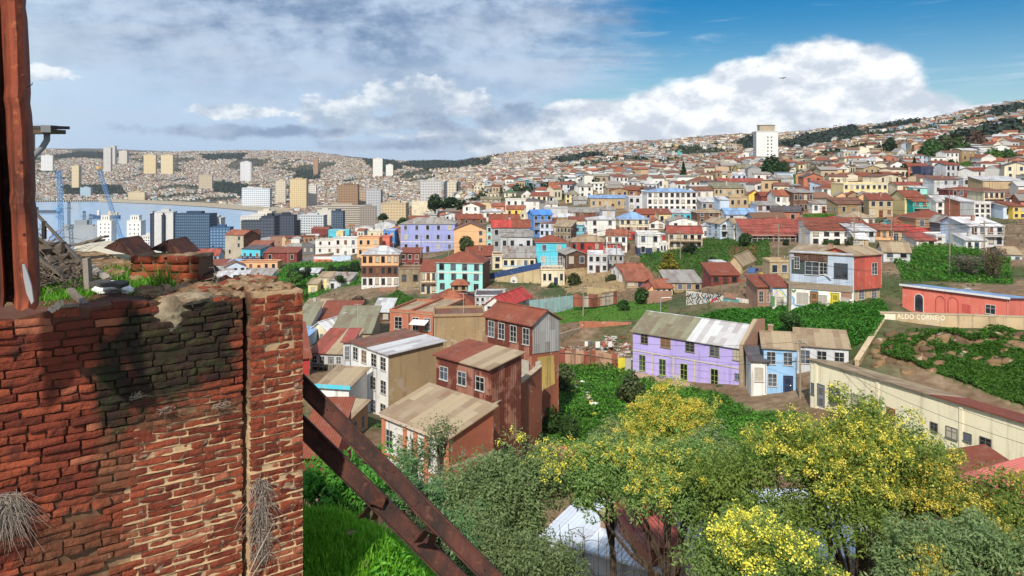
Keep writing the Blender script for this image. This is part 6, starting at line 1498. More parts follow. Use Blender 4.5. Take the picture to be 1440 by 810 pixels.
b = MB(); a = at(869, 525, 114); b.box(0, 1.0, -.1, 0, -.4, 2.3, plaster((.66, .56, .05), .5)); b.box(1.02, 1.9, -.1, 0, -.4, 2.2, plaster((.38, .38, .36), .5)); tag(b.build('yellow_gate', None, a, 0), 'narrow yellow and grey gate at the end of the patchwork fence', 'gate')
A, B = at(745, 437, 146), at(806, 428, 152); A.z = B.z = min(A.z, B.z); root = wall_between(A, B, 1.9, 1.9, .1, corru((.28, .44, .46), .2, 'w', .3), 'sheet_wall', 'pale blue green corrugated yard wall beside the bright red roof hall', 'wall'); b = MB(); L = math.hypot(B.x - A.x, B.y - A.y)
for q in range(7): b.box(L * q / 6 - .03, L * q / 6 + .03, -.08, -.02, -.2, 2.3, flat((.5, .52, .54), .5))
b.build('posts', root)
# lane in front of the purple and light blue houses
def lane(pts, wid, mat, name, lift=.06):
    P = [at(*p) for p in pts]; b = MB(); k = 0
    for i in range(len(P) - 1):
        a, c = P[i], P[i + 1]; d = (c - a); s_ = Vector((d.y, -d.x, 0)).normalized() * wid
        b.prism([a + Vector((0, 0, lift)), c + Vector((0, 0, lift)), c + s_ + Vector((0, 0, lift)), a + s_ + Vector((0, 0, lift))], (0, 0, -.9), mat)
    return tag(b.build(name), kind='structure')
lane([(886, 521, 114.2), (966, 537, 108.2), (1046, 555, 102.6), (1080, 562, 98.5), (1138, 572, 91)], 1.7, plaster((.44, .31, .20), .8, .5), 'footpath', .0)
# timber railing of the lane, poles, wires
def lamp(px, py0, py1, Y, label):
    base = at(px, py0, Y); h = (py0 - py1) * Y / F; root = empty('street_lamp', base, 0, label, 'street lamp'); m = flat((.52, .53, .54), .4, .6); b = MB(); b.tube([(0, 0, -.5), (0, 0, h - .3), (.15, 0, h), (1.1, -.2, h + .12)], [.09, .07, .06, .05], m, 8); b.build('pole', root); b = MB(); lump(b, (1.35, -.2, h + .1), (.38, .16, .09), flat((.7, .7, .7), .4), 2, 2, 1, .05); b.build('lamp_head', root); return root
def pole(px, py0, py1, Y, label, arm=1):
    base = at(px, py0, Y); h = (py0 - py1) * Y / F; root = empty('utility_pole', base, 0, label, 'utility pole'); b = MB(); b.tube([(0, 0, -.6), (.03, 0, h * .5), (0, 0, h)], [.14, .12, .10], flat((.30, .25, .19)), 8); b.build('pole', root)
    if arm:
        b = MB(); b.box(-.8, .8, -.08, .0, h - .5, h - .38, flat((.22, .18, .14))); b.build('crossarm', root)
        for x in (-.7, -.25, .25, .7): c = MB(); c.tube([(x, -.04, h - .38), (x, -.04, h - .2)], [.04, .03], flat((.6, .6, .58), .3), 6); c.build('insulator', root)
    return base + Vector((0, 0, h - .2))
lamp(929, 452, 419, 126, 'tall metal street lamp beside the green lot'); pt2 = pole(820, 452, 402, 140, 'slim grey wooden pole standing in the green lot')
pt1 = pole(1125, 580, 478, 94, 'wooden utility pole in front of the light blue house'); pt3 = pole(1110, 432, 358, 113, 'wooden pole against the left corner of the mural house'); pt4 = pole(1064, 438, 392, 128, 'wooden pole at the right end of the graffiti wall'); pt5 = pole(1049, 432, 385, 140, 'thin pole beside the street with parked cars', 0)
for (x, y0, y1, Y, lab) in ((405, 392, 345, 290, 'thin pole beside the little street on the left'), (709, 430, 405, 165, 'short pole beside the glass gallery'), (1075, 395, 372, 160, 'thin pole near the beige barn'), (592, 360, 330, 240, 'thin pole in front of the lavender building'), (985, 330, 300, 290, 'thin pole by the sky blue bungalow'), (1205, 332, 308, 260, 'thin pole among the red roofs at right'), (1350, 300, 270, 330, 'slim pole near the tall cream balcony house')): pole(x, y0, y1, Y, lab)
def wire(a, b_, sag, label, r=.018):
    n = 16; a, b_ = Vector(a), Vector(b_); b = MB(); b.tube([a.lerp(b_, i / n) - Vector((0, 0, sag * 4 * (i / n) * (1 - i / n))) for i in range(n + 1)], r, flat((.03, .03, .03)), 4, False); tag(b.build('power_line'), label, 'power line')
far_r = at(1470, 615, 60); 
wire(pt1, far_r, .6, 'power line running from the utility pole along the long yellow building'); wire(pt1 + Vector((0, 0, -.6)), far_r + Vector((0, 0, -1)), 1.0, 'lower power line sagging in front of the long yellow building')
wire(pt1, at(888, 482, 113), .5, 'power line crossing the upper floor of the purple house'); wire(pt1 + Vector((0, 0, -1.2)), at(888, 497, 113), .6, 'power line crossing the ground floor of the purple house'); wire(pt1 + Vector((0, 0, -2.4)), at(890, 508, 113), .5, 'lowest power line crossing the purple house')
wire(pt3, at(1260, 380, 110), .7, 'power line crossing the front of the mural house'); wire(pt3, pt4, .5, 'power line between mural house and graffiti wall'); wire(pt3 + Vector((0, 0, -.4)), at(1440, 388, 112), 1.2, 'power line passing over the pink house')
# laundry line and yard clutter left of the purple house
r0 = empty('clothes_line', at(842, 494, 121), 0, 'clothes line with white laundry in the cluttered yard', 'clothes line'); b = MB(); b.tube([(-3, 0, 1.7), (0, 0, 1.5), (3, 0, 1.7)], .02, flat((.3, .3, .3)), 4); b.tube([(-3, 0, -.3), (-3, 0, 1.75)], .05, flat((.25, .2, .15)), 5); b.tube([(3, 0, -.3), (3, 0, 1.75)], .05, flat((.25, .2, .15)), 5); b.build('line', r0)
for x, w_, h_, c in ((-2.2, .5, .8, (.75, .75, .74)), (-1.4, .4, .6, (.10, .12, .2)), (-.5, .7, 1.0, (.78, .77, .75)), (.6, .5, .7, (.5, .12, .1)), (1.5, .6, .9, (.7, .7, .7))): b = MB(); b.prism([(x, 0, 1.55 - h_), (x + w_, .03, 1.57 - h_), (x + w_, 0, 1.55), (x, 0, 1.55)], (0, .02, 0), flat(c, .9)); b.build('laundry', r0)
rg = random.Random(31); b = MB()
for i in range(260):
    x = rg.uniform(790, 886); y = rg.uniform(478, 508) if x < 850 else rg.uniform(470, 500); Y = 124 - (y - 478) * .25; p = at(x, y, Y); p.z = float(gz(p.x, p.y)) + .15
    b.obox(p, Vector((rg.uniform(.1, .7), rg.uniform(-.3, .3), rg.uniform(-.2, .3))), Vector((rg.uniform(-.1, .1), rg.uniform(.05, .3), 0)), Vector((0, 0, rg.uniform(.03, .15))), rg.choice([flat((.30, .20, .13)), flat((.45, .40, .34)), flat((.55, .53, .5)), flat((.28, .10, .06)), flat((.16, .12, .09))]))
tag(b.build('rubble'), kind='stuff')
b = MB()
for i in range(90):
    x = rg.uniform(800, 850); y = rg.uniform(535, 615); p = at(x, y, 95); p.x += rg.gauss(0, .3); p.y = 104 - (y - 540) * .22; p.x = (x - 720) / F * p.y + rg.gauss(0, .25); p.z = float(gz(p.x, p.y)) + .45
    if abs(x - (812 + (y - 535) * .28)) > 9: continue
    lump(b, p, rg.uniform(.12, .4), flat(rg.choice([(.70, .68, .62), (.40, .28, .18), (.55, .5, .42), (.60, .50, .05), (.30, .12, .08)])), i, 1, .6, .5)
tag(b.build('litter'), kind='stuff')
b = MB(); a = at(1012, 553, 104.5)
for i in range(5): lump(b, a + Vector((.1 * i - .2, -.05, .9)), .25, flat((.03, .07, .02)), i, 2, 1, .6)
b.tube([a + Vector((0, 0, 0)), a + Vector((0, 0, .6))], [.28, .36], flat((.30, .16, .09)), 10); tag(b.build('potted_plant'), 'dark potted plant before the purple house wall', 'plant')
# vehicles on the little street
def vehicle(px, py, Y, L, H, col, kind, label, rz):
    root = empty('parked_' + kind, at(px, py, Y), rz, label, kind); W_ = 1.75; m = flat(col, .35); g = glassm(.03); tyre = flat((.02, .02, .02)); b = MB()
    z0, hb = .28, H * (.55 if kind == 'car' else .5)
    P = [(-L / 2, z0), (L / 2, z0), (L / 2, hb * .85), (L / 2 * .93, hb), (-L / 2 * .97, hb), (-L / 2, hb * .8)]
    b.prism([(x, -W_ / 2, z) for x, z in P], (0, W_, 0), m)
    Q = [(-L * .42, hb), (L * .22, hb), (L * .08, H), (-L * .34, H)] if kind == 'car' else [(-L * .48, hb), (L * .40, hb), (L * .30, H), (-L * .48, H)]
    b.prism([(x, -W_ / 2 + .12, z) for x, z in Q], (0, W_ - .24, 0), m); b.build('body', root)
    Q2 = [(lerp((sum(q[0] for q in Q) / 4,), (x,), .86)[0], lerp((sum(q[1] for q in Q) / 4,), (z,), .72)[0]) for x, z in Q]
    for sy in (-W_ / 2 + .118, W_ / 2 - .122): b = MB(); b.prism([(x, sy, z) for x, z in Q2], (0, .004, 0), g); b.build('side_window', root)
    for sx in (-.31, .31):
        for sy in (-W_ / 2 + .02, W_ / 2 - .22): b = MB(); b.tube([(L * sx, sy, .31), (L * sx, sy + .2, .31)], .31, tyre, 14); wh_ = b.build('wheel', root); b = MB(); b.tube([(L * sx, sy - .01, .31), (L * sx, sy + .21, .31)], .17, flat((.5, .5, .5), .4, .6), 10); b.build('rim', wh_)
    for sy in (-.55, .55): b = MB(); b.box(L / 2 - .03, L / 2 + .02, sy - .15, sy + .15, hb * .62, hb * .8, flat((.8, .8, .78), .2)); b.build('headlight', root)
vehicle(1085, 398, 147, 4.6, 1.9, (.72, .52, .03), 'van', 'yellow van parked on the little street behind the mural house', rad(4)); vehicle(1102, 396, 146, 3.9, 1.45, (.75, .75, .74), 'car', 'small white car parked behind the yellow van', rad(4)); vehicle(1060, 386, 160, 3.9, 1.4, (.06, .12, .28), 'car', 'dark blue car parked up the little street near the beige barn', rad(55))
# small bird
root = empty('flying_bird', at(1101, 110, 60), rad(30), 'tiny dark bird gliding in front of the white cloud', 'bird'); b = MB(); bm_ = flat((.05, .05, .055)); b.tube([(-.16, 0, 0), (-.06, 0, .01), (.06, 0, .01), (.15, 0, 0)], [.005, .04, .035, .006], bm_, 8)
for sgn in (-1, 1): b.prism([(-.05, 0, .015), (.05, 0, .015), (.03, sgn * .2, .07), (-.02, sgn * .36, .03), (-.07, sgn * .2, .06)], (0, 0, .008), bm_)
b.build('body', root)
# ---------------------------------------------------------------- creeper and grass covering the banks
def cover_points(poly, ya, yb, n, seed, bare=None):
    r = np.random.RandomState(seed); xs_ = [p[0] for p in poly]; out = []; tot = 0
    t0, t1 = (min(xs_) - 720) / F, (max(xs_) - 720) / F
    for _ in range(60):
        Y = np.sqrt(r.uniform(ya ** 2, yb ** 2, n * 3)); t_ = r.uniform(t0, t1, n * 3); x = t_ * Y; z = gz(x, Y); px, py = proj(x, Y, z)
        k = inpoly(px, py, poly)
        if bare is not None: k &= ~(inpoly(px, py, bare) & (fbm(x, Y, 3.5, 5) > .66))
        out.append(np.stack([x, Y, z], 1)[k]); tot += k.sum()
        if tot >= n: break
    return np.concatenate(out)[:n]
IVY = leafm((.030, .105, .012), (.095, .26, .03), .35); IVYL = leafm((.07, .22, .018), (.16, .38, .04), .4)
def cover(key, n, size, mat, mound, seed, name='ivy', bare=None):
    poly, ya, yb = GREEN[key]; P = cover_points(poly, ya, yb, n, seed, bare); r = np.random.RandomState(seed)
    m = fbm(P[:, 0], P[:, 1], 3.2, seed)
    if name == 'scrub': P = P[m > .48]; m = m[m > .48]; r = np.random.RandomState(seed)
    P = P.copy(); P[:, 2] += mound * np.clip((m - .35) * 2.2, 0, 1.2) * r.uniform(.45, 1, len(P)) + .04
    leaves(name, P, size, mat, seed, .35, kind='stuff')
cover('ivy_bank', 30000, .19, IVY, 1.1, 41); GREEN['scrub'] = ([(430, 450), (430, 380), (560, 350), (900, 350), (1440, 290), (1440, 400), (1100, 440), (960, 470), (760, 470), (700, 520), (430, 520)], 95, 330); cover('scrub', 14000, .26, leafm((.05, .075, .022), (.14, .17, .06), .3), .9, 55, 'scrub'); GREEN['slope'] = ([(-400, 430), (425, 430), (425, 1500), (-400, 1500)], 16, 120); cover('slope', 9000, .42, IVY, 1.6, 56, 'undergrowth'); cover('ivy_bank', 9000, .17, IVYL, 1.2, 42)
cover('cliff', 26000, .19, IVY, 1.2, 43, bare=[(1240, 478), (1300, 470), (1440, 470), (1440, 512), (1330, 512), (1300, 522), (1240, 520)]); cover('hedge_bank', 16000, .20, IVY, 1.2, 44)
cover('right_gully', 9000, .26, IVY, 1.2, 45); cover('right_gully', 2500, .24, IVYL, 1.2, 46); cover('lot', 12000, .10, leafm((.07, .18, .02), (.13, .30, .035), .3), .25, 47, 'grass')
cover('left_bank', 9000, .36, IVY, 1.6, 48); cover('left_bank', 4000, .34, IVYL, 1.3, 49); cover('mid_gully', 10000, .28, IVY, 1.2, 50); cover('small_green', 1500, .25, IVY, .8, 51)
for k, s_ in (('meadow', 61), ('upper_green', 62), ('lawn_a', 63), ('lawn_b', 64)): cover(k, 2500, .4, leafm((.06, .16, .02), (.11, .25, .03), .3), .3, s_, 'grass')

rk = MB(); r_ = random.Random(6); RKM = plaster((.24, .15, .075), 1, .6); RKD = plaster((.13, .08, .045), 1, .6)
for p in cover_points([(1238, 468), (1300, 470), (1440, 468), (1440, 515), (1330, 515), (1300, 525), (1225, 525)], 84, 106, 120, 9): s_ = r_.uniform(.4, 1.1); lump(rk, (p[0], p[1], p[2] - .15), (s_, s_ * .8, s_ * .6), RKM if r_.random() < .6 else RKD, int(p[0] * 9) % 97, 2, 1, .8)
rk.smooth = True; tag(rk.build('cliff_rock'), kind='structure')

# ---------------------------------------------------------------- free-standing trees and bushes
def crown_mesh(name, seed, n=1500, lobes=7, leaf=.075, kind='round'):
    """unit crown (about 1 wide, 1 tall, base at z=0) from leaf-sized faces"""
    r = np.random.RandomState(seed); P = []
    if kind == 'cone':
        for i in range(n): h = r.uniform(.04, 1); tier = .5 + .5 * abs(math.sin(h * 26)); rad_ = (1 - h) ** .8 * .5 * tier * math.sqrt(r.rand()); a = r.uniform(0, 6.28); P.append((rad_ * math.cos(a), rad_ * math.sin(a), h - rad_ * .12))
    elif kind == 'bare':
        for i in range(n): a = r.uniform(0, 6.28); h = r.rand() ** .6; rad_ = .5 * math.sqrt(r.rand()) * (.35 + .65 * h); P.append((rad_ * math.cos(a), rad_ * math.sin(a), h))
    else:
        L = []
        for i in range(lobes): a = 6.28 * i / lobes + r.uniform(-.4, .4); q = r.uniform(.10, .28); L.append((q * math.cos(a), q * math.sin(a), r.uniform(.28, .72), r.uniform(.17, .27)))
        L.append((0, 0, .72, .24)); L.append((0, 0, .4, .3))
        per = n // len(L)
        for (x, y, z, q) in L:
            d = r.normal(0, 1, (per, 3)); d /= np.linalg.norm(d, axis=1)[:, None]; rr = q * r.uniform(.62, 1.06, per) ** .6 * (1 + .25 * np.sin(d[:, 0] * 7 + seed) * np.cos(d[:, 2] * 6))
            P += list(np.array([x, y, z]) + d * rr[:, None])
    P = np.array(P); n = len(P)
    nrm = P - np.array([0, 0, .45]); nrm = nrm + r.normal(0, .25, P.shape); nrm /= np.linalg.norm(nrm, axis=1)[:, None] + 1e-6
    a = np.cross(nrm, r.normal(0, 1, (n, 3))); a /= np.linalg.norm(a, axis=1)[:, None] + 1e-6; c = np.cross(nrm, a); s = (leaf * r.uniform(.5, 1.2, n))[:, None]
    if kind == 'bare': s = s * .35; a = a * 4
    V_ = np.stack([P - a * s, P + c * s * .6, P + a * s, P - c * s * .6], 1); f = np.arange(n)[:, None] * 4 + np.array([[0, 1, 2, 3]])
    return np_mesh(name, V_.reshape(-1, 3), f, [IVY])
CROWN = {'round': [crown_mesh('crown', s_, 1700) for s_ in (1, 2, 3, 4)], 'cone': [crown_mesh('crown', 9, 1500, kind='cone', leaf=.06)], 'bare': [crown_mesh('crown', s_, 1500, kind='bare', leaf=.05) for s_ in (5, 6)]}
TC = dict(dark=leafm((.010, .028, .010), (.035, .070, .022), .2), mid=leafm((.025, .065, .014), (.065, .135, .03), .3), light=leafm((.06, .15, .02), (.13, .26, .045), .35), yellow=leafm((.14, .15, .02), (.32, .27, .04), .3), grey=leafm((.07, .055, .045), (.17, .14, .115), .1), brown=leafm((.07, .045, .03), (.14, .09, .055), .15), olive=leafm((.04, .06, .02), (.09, .11, .04), .25))
TRUNK = None
def tree(px, py, wpx, hpx, Y, kind, col, label, cat='tree', name=None, group=None, i=[0], ground=True):
    global TRUNK
    if TRUNK is None:
        b = MB(); b.tube([(0, 0, -.12), (.01, 0, .2), (-.01, .01, .45), (0, 0, .75)], [.035, .026, .02, .008], barkm(), 7)
        for a in (0.3, 2.2, 4.4): b.tube([(0, 0, .25), (.15 * math.cos(a), .15 * math.sin(a), .48), (.27 * math.cos(a), .27 * math.sin(a), .68)], [.016, .011, .004], barkm(), 5)
        TRUNK = b.mesh('trunk')
    Y = Y or solveY(px, py); p = at(px, py, Y)
    if ground: p.z = min(p.z + .3, max(float(gz(p.x, p.y)), p.z - 1.5))
    h = (py - hpx - py) * -1 * Y / F; w_ = wpx * Y / F
    nm = name or {'round': 'leafy_tree', 'cone': 'conifer_tree', 'bare': 'bare_tree'}[kind]
    root = empty(nm, p, random.Random(i[0]).uniform(0, 6), label, cat, group); i[0] += 1
    me = CROWN[kind][i[0] % len(CROWN[kind])]; o = link('crown', me, root); o.scale = (w_, w_, h); o.material_slots[0].link = 'OBJECT'; o.material_slots[0].material = TC[col]
    t_ = link('trunk', TRUNK, root); t_.scale = (w_, w_, h)
    return root
TREES = [
 (656, 352, 28, 29, 243, 'round', 'olive', 'round olive green tree growing before the peach gabled house'),
 (612, 294, 30, 26, 480, 'round', 'dark', 'dark tree, left one of the clump behind the lavender building'), (632, 293, 28, 20, 470, 'round', 'dark', 'dark tree, middle one of the clump behind the lavender building'), (650, 293, 24, 17, 465, 'round', 'dark', 'dark tree, right one of the clump behind the lavender building'),
 (539, 308, 18, 12, 520, 'round', 'dark', 'small dark tree left of the grey gable roofs'), (566, 314, 18, 13, 430, 'round', 'mid', 'bright green little tree behind the grey gable roofs'),
 (777, 286, 18, 17, 420, 'round', 'dark', 'dark tree left of the butter yellow villa'), (790, 286, 16, 18, 415, 'round', 'olive', 'olive tree touching the butter yellow villa'), (761, 285, 13, 11, 405, 'round', 'dark', 'small dark bush tree beside the black roofed villa'),
 (812, 258, 15, 18, 650, 'cone', 'dark', 'tall dark conifer above the tan school wing'), (878, 274, 22, 24, 470, 'round', 'dark', 'dark tree beside the balcony apartment block'), (893, 274, 20, 18, 460, 'round', 'dark', 'second dark tree between apartment block and white school'),
 (961, 262, 20, 36, 420, 'cone', 'dark', 'tiered dark conifer beside the brick red hall'), (1085, 256, 46, 38, 430, 'round', 'dark', 'big dark round tree under the white tower'), (1102, 254, 20, 28, 440, 'round', 'olive', 'olive tree right behind the big dark round tree'),
 (1134, 237, 24, 18, 560, 'round', 'dark', 'dark tree behind the cream villa near the tower'), (1144, 262, 24, 34, 420, 'bare', 'grey', 'bare grey tree left one on the ridge slope'), (1163, 262, 24, 36, 425, 'bare', 'grey', 'bare grey tree right one on the ridge slope'),
 (1102, 266, 20, 16, 400, 'round', 'yellow', 'yellow green bush below the big dark round tree'), (1173, 258, 18, 16, 415, 'round', 'mid', 'green bush right of the bare grey trees'), (1188, 256, 20, 18, 420, 'round', 'light', 'light green bush below the pink ridge house'),
 (1310, 229, 44, 36, 480, 'round', 'mid', 'large green tree, left of the three behind the meadow'), (1332, 228, 46, 40, 500, 'round', 'olive', 'large olive tree, middle of the three behind the meadow'), (1352, 229, 40, 36, 490, 'round', 'mid', 'large green tree, right of the three behind the meadow'), (1373, 229, 38, 48, 510, 'round', 'brown', 'tall brownish tree beside the meadow trees'),
 (1395, 240, 34, 32, 430, 'round', 'light', 'light green tree at the right end of the meadow'), (1414, 240, 34, 30, 430, 'round', 'mid', 'green tree second from the right frame edge'), (1432, 240, 24, 24, 425, 'round', 'dark', 'dark green tree at the right frame edge'),
 (1252, 215, 22, 24, 620, 'round', 'dark', 'dark tree on the ridge above the cream ridge house'), (1273, 255, 24, 26, 390, 'round', 'dark', 'dark tree left of the dark turreted house'), (1286, 256, 20, 34, 395, 'cone', 'dark', 'dark pointed tree beside the turreted house'), (1262, 246, 18, 20, 420, 'round', 'olive', 'olive tree below the ridge houses'),
 (1218, 254, 20, 12, 400, 'round', 'light', 'light green bush behind the big yellow building'), (1253, 261, 14, 14, 380, 'round', 'light', 'yellow green bush at the right of the big yellow building'), (1245, 312, 30, 18, 255, 'round', 'mid', 'wide green bush below the big yellow building'),
 (941, 388, 32, 34, 188, 'round', 'yellow', 'yellow flowering bush below the balcony house'), (902, 427, 26, 26, 148, 'round', 'mid', 'green tree right of the small gully house'), (877, 434, 22, 16, 142, 'round', 'mid', 'dark green bush on the back of the green lot'),
 (1170, 349, 30, 22, 172, 'round', 'mid', 'green tree in front of the long white row'), (1196, 350, 18, 26, 173, 'round', 'olive', 'slim olive tree in front of the long white row'), (1105, 349, 12, 12, 195, 'round', 'dark', 'small dark shrub on the rubble wall'), (1332, 318, 18, 12, 250, 'round', 'mid', 'green shrub below the white houses at right'),
 (1112, 452, 34, 30, 109, 'round', 'mid', 'big leafy bush in front of the mural house'), (1360, 390, 56, 30, 140, 'bare', 'grey', 'wide bare grey shrub in the green gully'), (1397, 394, 40, 42, 138, 'bare', 'brown', 'tall brownish bare shrub beside the grey timber house'),
 (888, 574, 46, 50, 98, 'round', 'olive', 'dark olive bush on the ivy bank below the purple house'), (793, 545, 34, 42, 99, 'round', 'olive', 'olive bush hanging by the tall rusty house'), (772, 600, 46, 40, 85, 'round', 'mid', 'dense green bush at the foot of the red brick wall'), (800, 598, 38, 34, 83, 'round', 'mid', 'second green bush right of the red brick wall'), (748, 628, 40, 40, 80, 'round', 'dark', 'dark green bush below the red wall end'), (820, 585, 26, 30, 90, 'round', 'light', 'lighter green bush beside the litter trail'),
 (778, 412, 20, 14, 192, 'round', 'mid', 'green bush under the cream terrace house'), (808, 408, 26, 24, 188, 'round', 'olive', 'olive bush under the dark timber shack'), (797, 415, 16, 10, 185, 'round', 'dark', 'small dark bush beside the smooth retaining apron'), (860, 405, 20, 18, 180, 'round', 'olive', 'olive scrub right of the smooth retaining apron'),
 (530, 625, 26, 26, 80, 'round', 'light', 'light green bush between the two white houses'), (455, 428, 22, 12, 200, 'round', 'brown', 'brown scrub below the yellow cottage'), (505, 425, 26, 14, 190, 'round', 'brown', 'brown scrub on the bare bank'), (478, 392, 18, 12, 246, 'round', 'mid', 'green bush before the pale grey patched cottage'), (415, 392, 22, 18, 250, 'round', 'light', 'bright green bush left of narrow yellow house'),
 (1048, 345, 24, 20, 200, 'round', 'mid', 'square green bush beside the red earth bank'), (1000, 372, 26, 18, 182, 'round', 'mid', 'green bush in the middle gully'), (970, 355, 24, 16, 200, 'round', 'dark', 'dark bush below the balcony house galleries'), (1415, 330, 14, 12, 220, 'round', 'light', 'small light bush near the right shacks'), (950, 324, 12, 8, 255, 'round', 'dark', 'small dark tree before the sky blue bungalow'),
 (420, 415, 36, 16, 212, 'round', 'light', 'bright green thicket right of the brick pier'), (408, 432, 22, 20, 205, 'round', 'mid', 'green thicket touching the brick pier')]
for r_ in TREES: tree(*r_[:8], cat='bush' if ('bush' in r_[7] or 'scrub' in r_[7] or 'shrub' in r_[7] or 'thicket' in r_[7]) else 'tree', name=('leafy_bush' if ('bush' in r_[7] or 'scrub' in r_[7] or 'shrub' in r_[7] or 'thicket' in r_[7]) and r_[5] == 'round' else None))
r_ = random.Random(77)
for i, x in enumerate(range(408, 505, 8)):
    if 436 < x < 452: continue
    tree(x + r_.uniform(-2, 2), 386 + r_.uniform(-2, 2), 13, 15 + r_.uniform(-2, 4), 262, 'round', 'dark', 'dark clipped conifer bush in the hedge row below the street wall', 'bush', 'hedge_bush', 'hedge bushes below the street wall')

# ---------------------------------------------------------------- acacia trees in the foreground ravine
AC0 = leafm((.095, .18, .04), (.31, .41, .13), .5); AC1 = leafm((.10, .19, .03), (.33, .44, .10), .5); ACG = leafm((.10, .175, .06), (.32, .41, .18), .5)
YEL = leafm((.70, .58, .05), (.95, .85, .20), .35, .8)
def acacia(label, lobes, Y, base_px, leafmat, yellow, seed, tufts=240, leaf=.085, per=110, name='acacia_tree', sparse=0.0, tr=.4):
    """lobes: (px, py, rx px, ry px, dy metres); base_px: (px, Y) of the trunk foot"""
    r = np.random.RandomState(seed); rr = random.Random(seed); B = Vector(((base_px[0] - 720) / F * base_px[1], base_px[1], 0)); B.z = float(gz(B.x, B.y)) - .2
    root = empty(name, B, 0, label, 'tree'); s = Y / F; C_ = []; cen = np.zeros(3); tot = sum(l[2] * l[3] for l in lobes)
    L = [np.array([(l[0] - 720) * s, Y + l[4], CZ + (YH - l[1]) * s, l[2] * s, l[3] * s]) for l in lobes]
    T_ = []
    for l, q in zip(lobes, L):
        n = int(tufts * l[2] * l[3] / tot)
        d = r.normal(0, 1, (n, 3)); d /= np.linalg.norm(d, axis=1)[:, None]; d[:, 2] = np.where(d[:, 2] < -.45, -d[:, 2] * .6, d[:, 2]); rad_ = r.uniform(.25, 1.12, n) ** .55
        P = q[:3] + d * rad_[:, None] * np.array([q[3], q[3] * .85, q[4]]) + r.normal(0, .26, (n, 3)); T_.append(P)
    T_ = np.concatenate(T_); nt = len(T_)
    # leaves
    per_ = np.maximum(10, (per * r.uniform(.5, 1.3, nt) * (1 - sparse)).astype(int)); id_ = np.repeat(np.arange(nt), per_); n = len(id_)
    off = r.normal(0, 1, (n, 3)); off /= np.linalg.norm(off, axis=1)[:, None]; tl = r.uniform(.75, 1.25, nt) * tr
    off[:, 2] = off[:, 2] * .95 + .22; P = T_[id_] + off * (tl[id_] * r.uniform(.25, 1, n) ** .35)[:, None]
    nrm = off * .8 + r.normal(0, .45, (n, 3)) + np.array([0, -.25, .5]); nrm /= np.linalg.norm(nrm, axis=1)[:, None]
    a = off + r.normal(0, .5, (n, 3)); a -= nrm * (a * nrm).sum(1)[:, None]; a /= np.linalg.norm(a, axis=1)[:, None] + 1e-6; c = np.cross(nrm, a); w_ = (leaf * .82 * r.uniform(.6, 1.3, n))[:, None]
    O = np.array(tuple(B)); P = P - O
    V_ = np.stack([P - a * w_, P - c * w_ * .34, P + a * w_, P + c * w_ * .34], 1); f = np.arange(n)[:, None] * 4 + np.array([[0, 1, 2, 3]])
    link('crown', np_mesh('crown', V_.reshape(-1, 3), f, [leafmat]), root)
    # blossom on the outer, upper tufts
    if yellow:
        cen = np.mean([q[:3] for q in L], 0); sc_ = fbm(T_[:, 0] * 1.0 + 50, T_[:, 2] * 1.0 + 80, 1.6, seed) + .30 * np.clip((T_[:, 2] - cen[2]) / 2, -1, 1) - .12 * np.clip((T_[:, 1] - cen[1]) / 2, -1, 1)
        k = np.nonzero(sc_ > np.quantile(sc_, 1 - yellow))[0]; nb = 150; id2 = np.repeat(k, nb); n = len(id2)
        sub = r.normal(0, 1, (len(k) * 6, 3)) + np.array([0, -.35, .6]); sub /= np.linalg.norm(sub, axis=1)[:, None]; sub[:, 2] = np.abs(sub[:, 2]) * .8; sub = T_[np.repeat(k, 6)] + sub * (tl[np.repeat(k, 6)] * .95)[:, None]
        P = sub[r.randint(0, 6, n) + np.repeat(np.arange(len(k)), nb) * 6] + r.normal(0, .062, (n, 3)) - O
        a = r.normal(0, 1, (n, 3)); a /= np.linalg.norm(a, axis=1)[:, None]; c = np.cross(a, r.normal(0, 1, (n, 3))); c /= np.linalg.norm(c, axis=1)[:, None]; w_ = (.026 * r.uniform(.6, 1.3, n))[:, None]
        V_ = np.stack([P - a * w_, P - c * w_, P + a * w_, P + c * w_], 1); f = np.arange(n)[:, None] * 4 + np.array([[0, 1, 2, 3]])
        link('blossom', np_mesh('blossom', V_.reshape(-1, 3), f, [YEL]), root)
    # trunk and limbs
    b = MB(); bm = barkm(); cen = Vector(np.mean([q[:3] for q in L], 0)) - B; low = min(q[2] - q[4] for q in L) - B.z
    fork = Vector((cen.x * .35, cen.y * .35, max(.8, low * .55))); b.tube([(0, 0, -.3), fork * .5 + Vector((.05, 0, 0)), fork], [.17, .14, .12], bm, 8)
    for q in L:
        c = Vector(q[:3]) - B; n1_ = 3 if q[3] > 1.5 else 2
        for _ in range(n1_):
            e = c + Vector((rr.uniform(-.6, .6) * q[3], rr.uniform(-.5, .5) * q[3], rr.uniform(-.5, .1) * q[4])); m1 = fork.lerp(e, .4) + Vector((rr.uniform(-.2, .2), rr.uniform(-.2, .2), -.15)); m2 = fork.lerp(e, .75) + Vector((rr.uniform(-.2, .2), rr.uniform(-.2, .2), 0)); b.tube([fork, m1, m2, e], [.085, .065, .045, .028], bm, 6)
            dd = np.linalg.norm(T_ - np.array(tuple(B)) - np.array(tuple(e)), axis=1); near_ = np.argsort(dd)[:18]
            for j in near_:
                t_ = Vector(T_[j]) - B; st_ = m2.lerp(e, rr.random()); mm = st_.lerp(t_, .5) + Vector((rr.uniform(-.1, .1), rr.uniform(-.1, .1), rr.uniform(-.1, .1))); b.tube([st_, mm, t_], [.022, .014, .005], bm, 4, False)
    b.build('trunk', root)
    return root
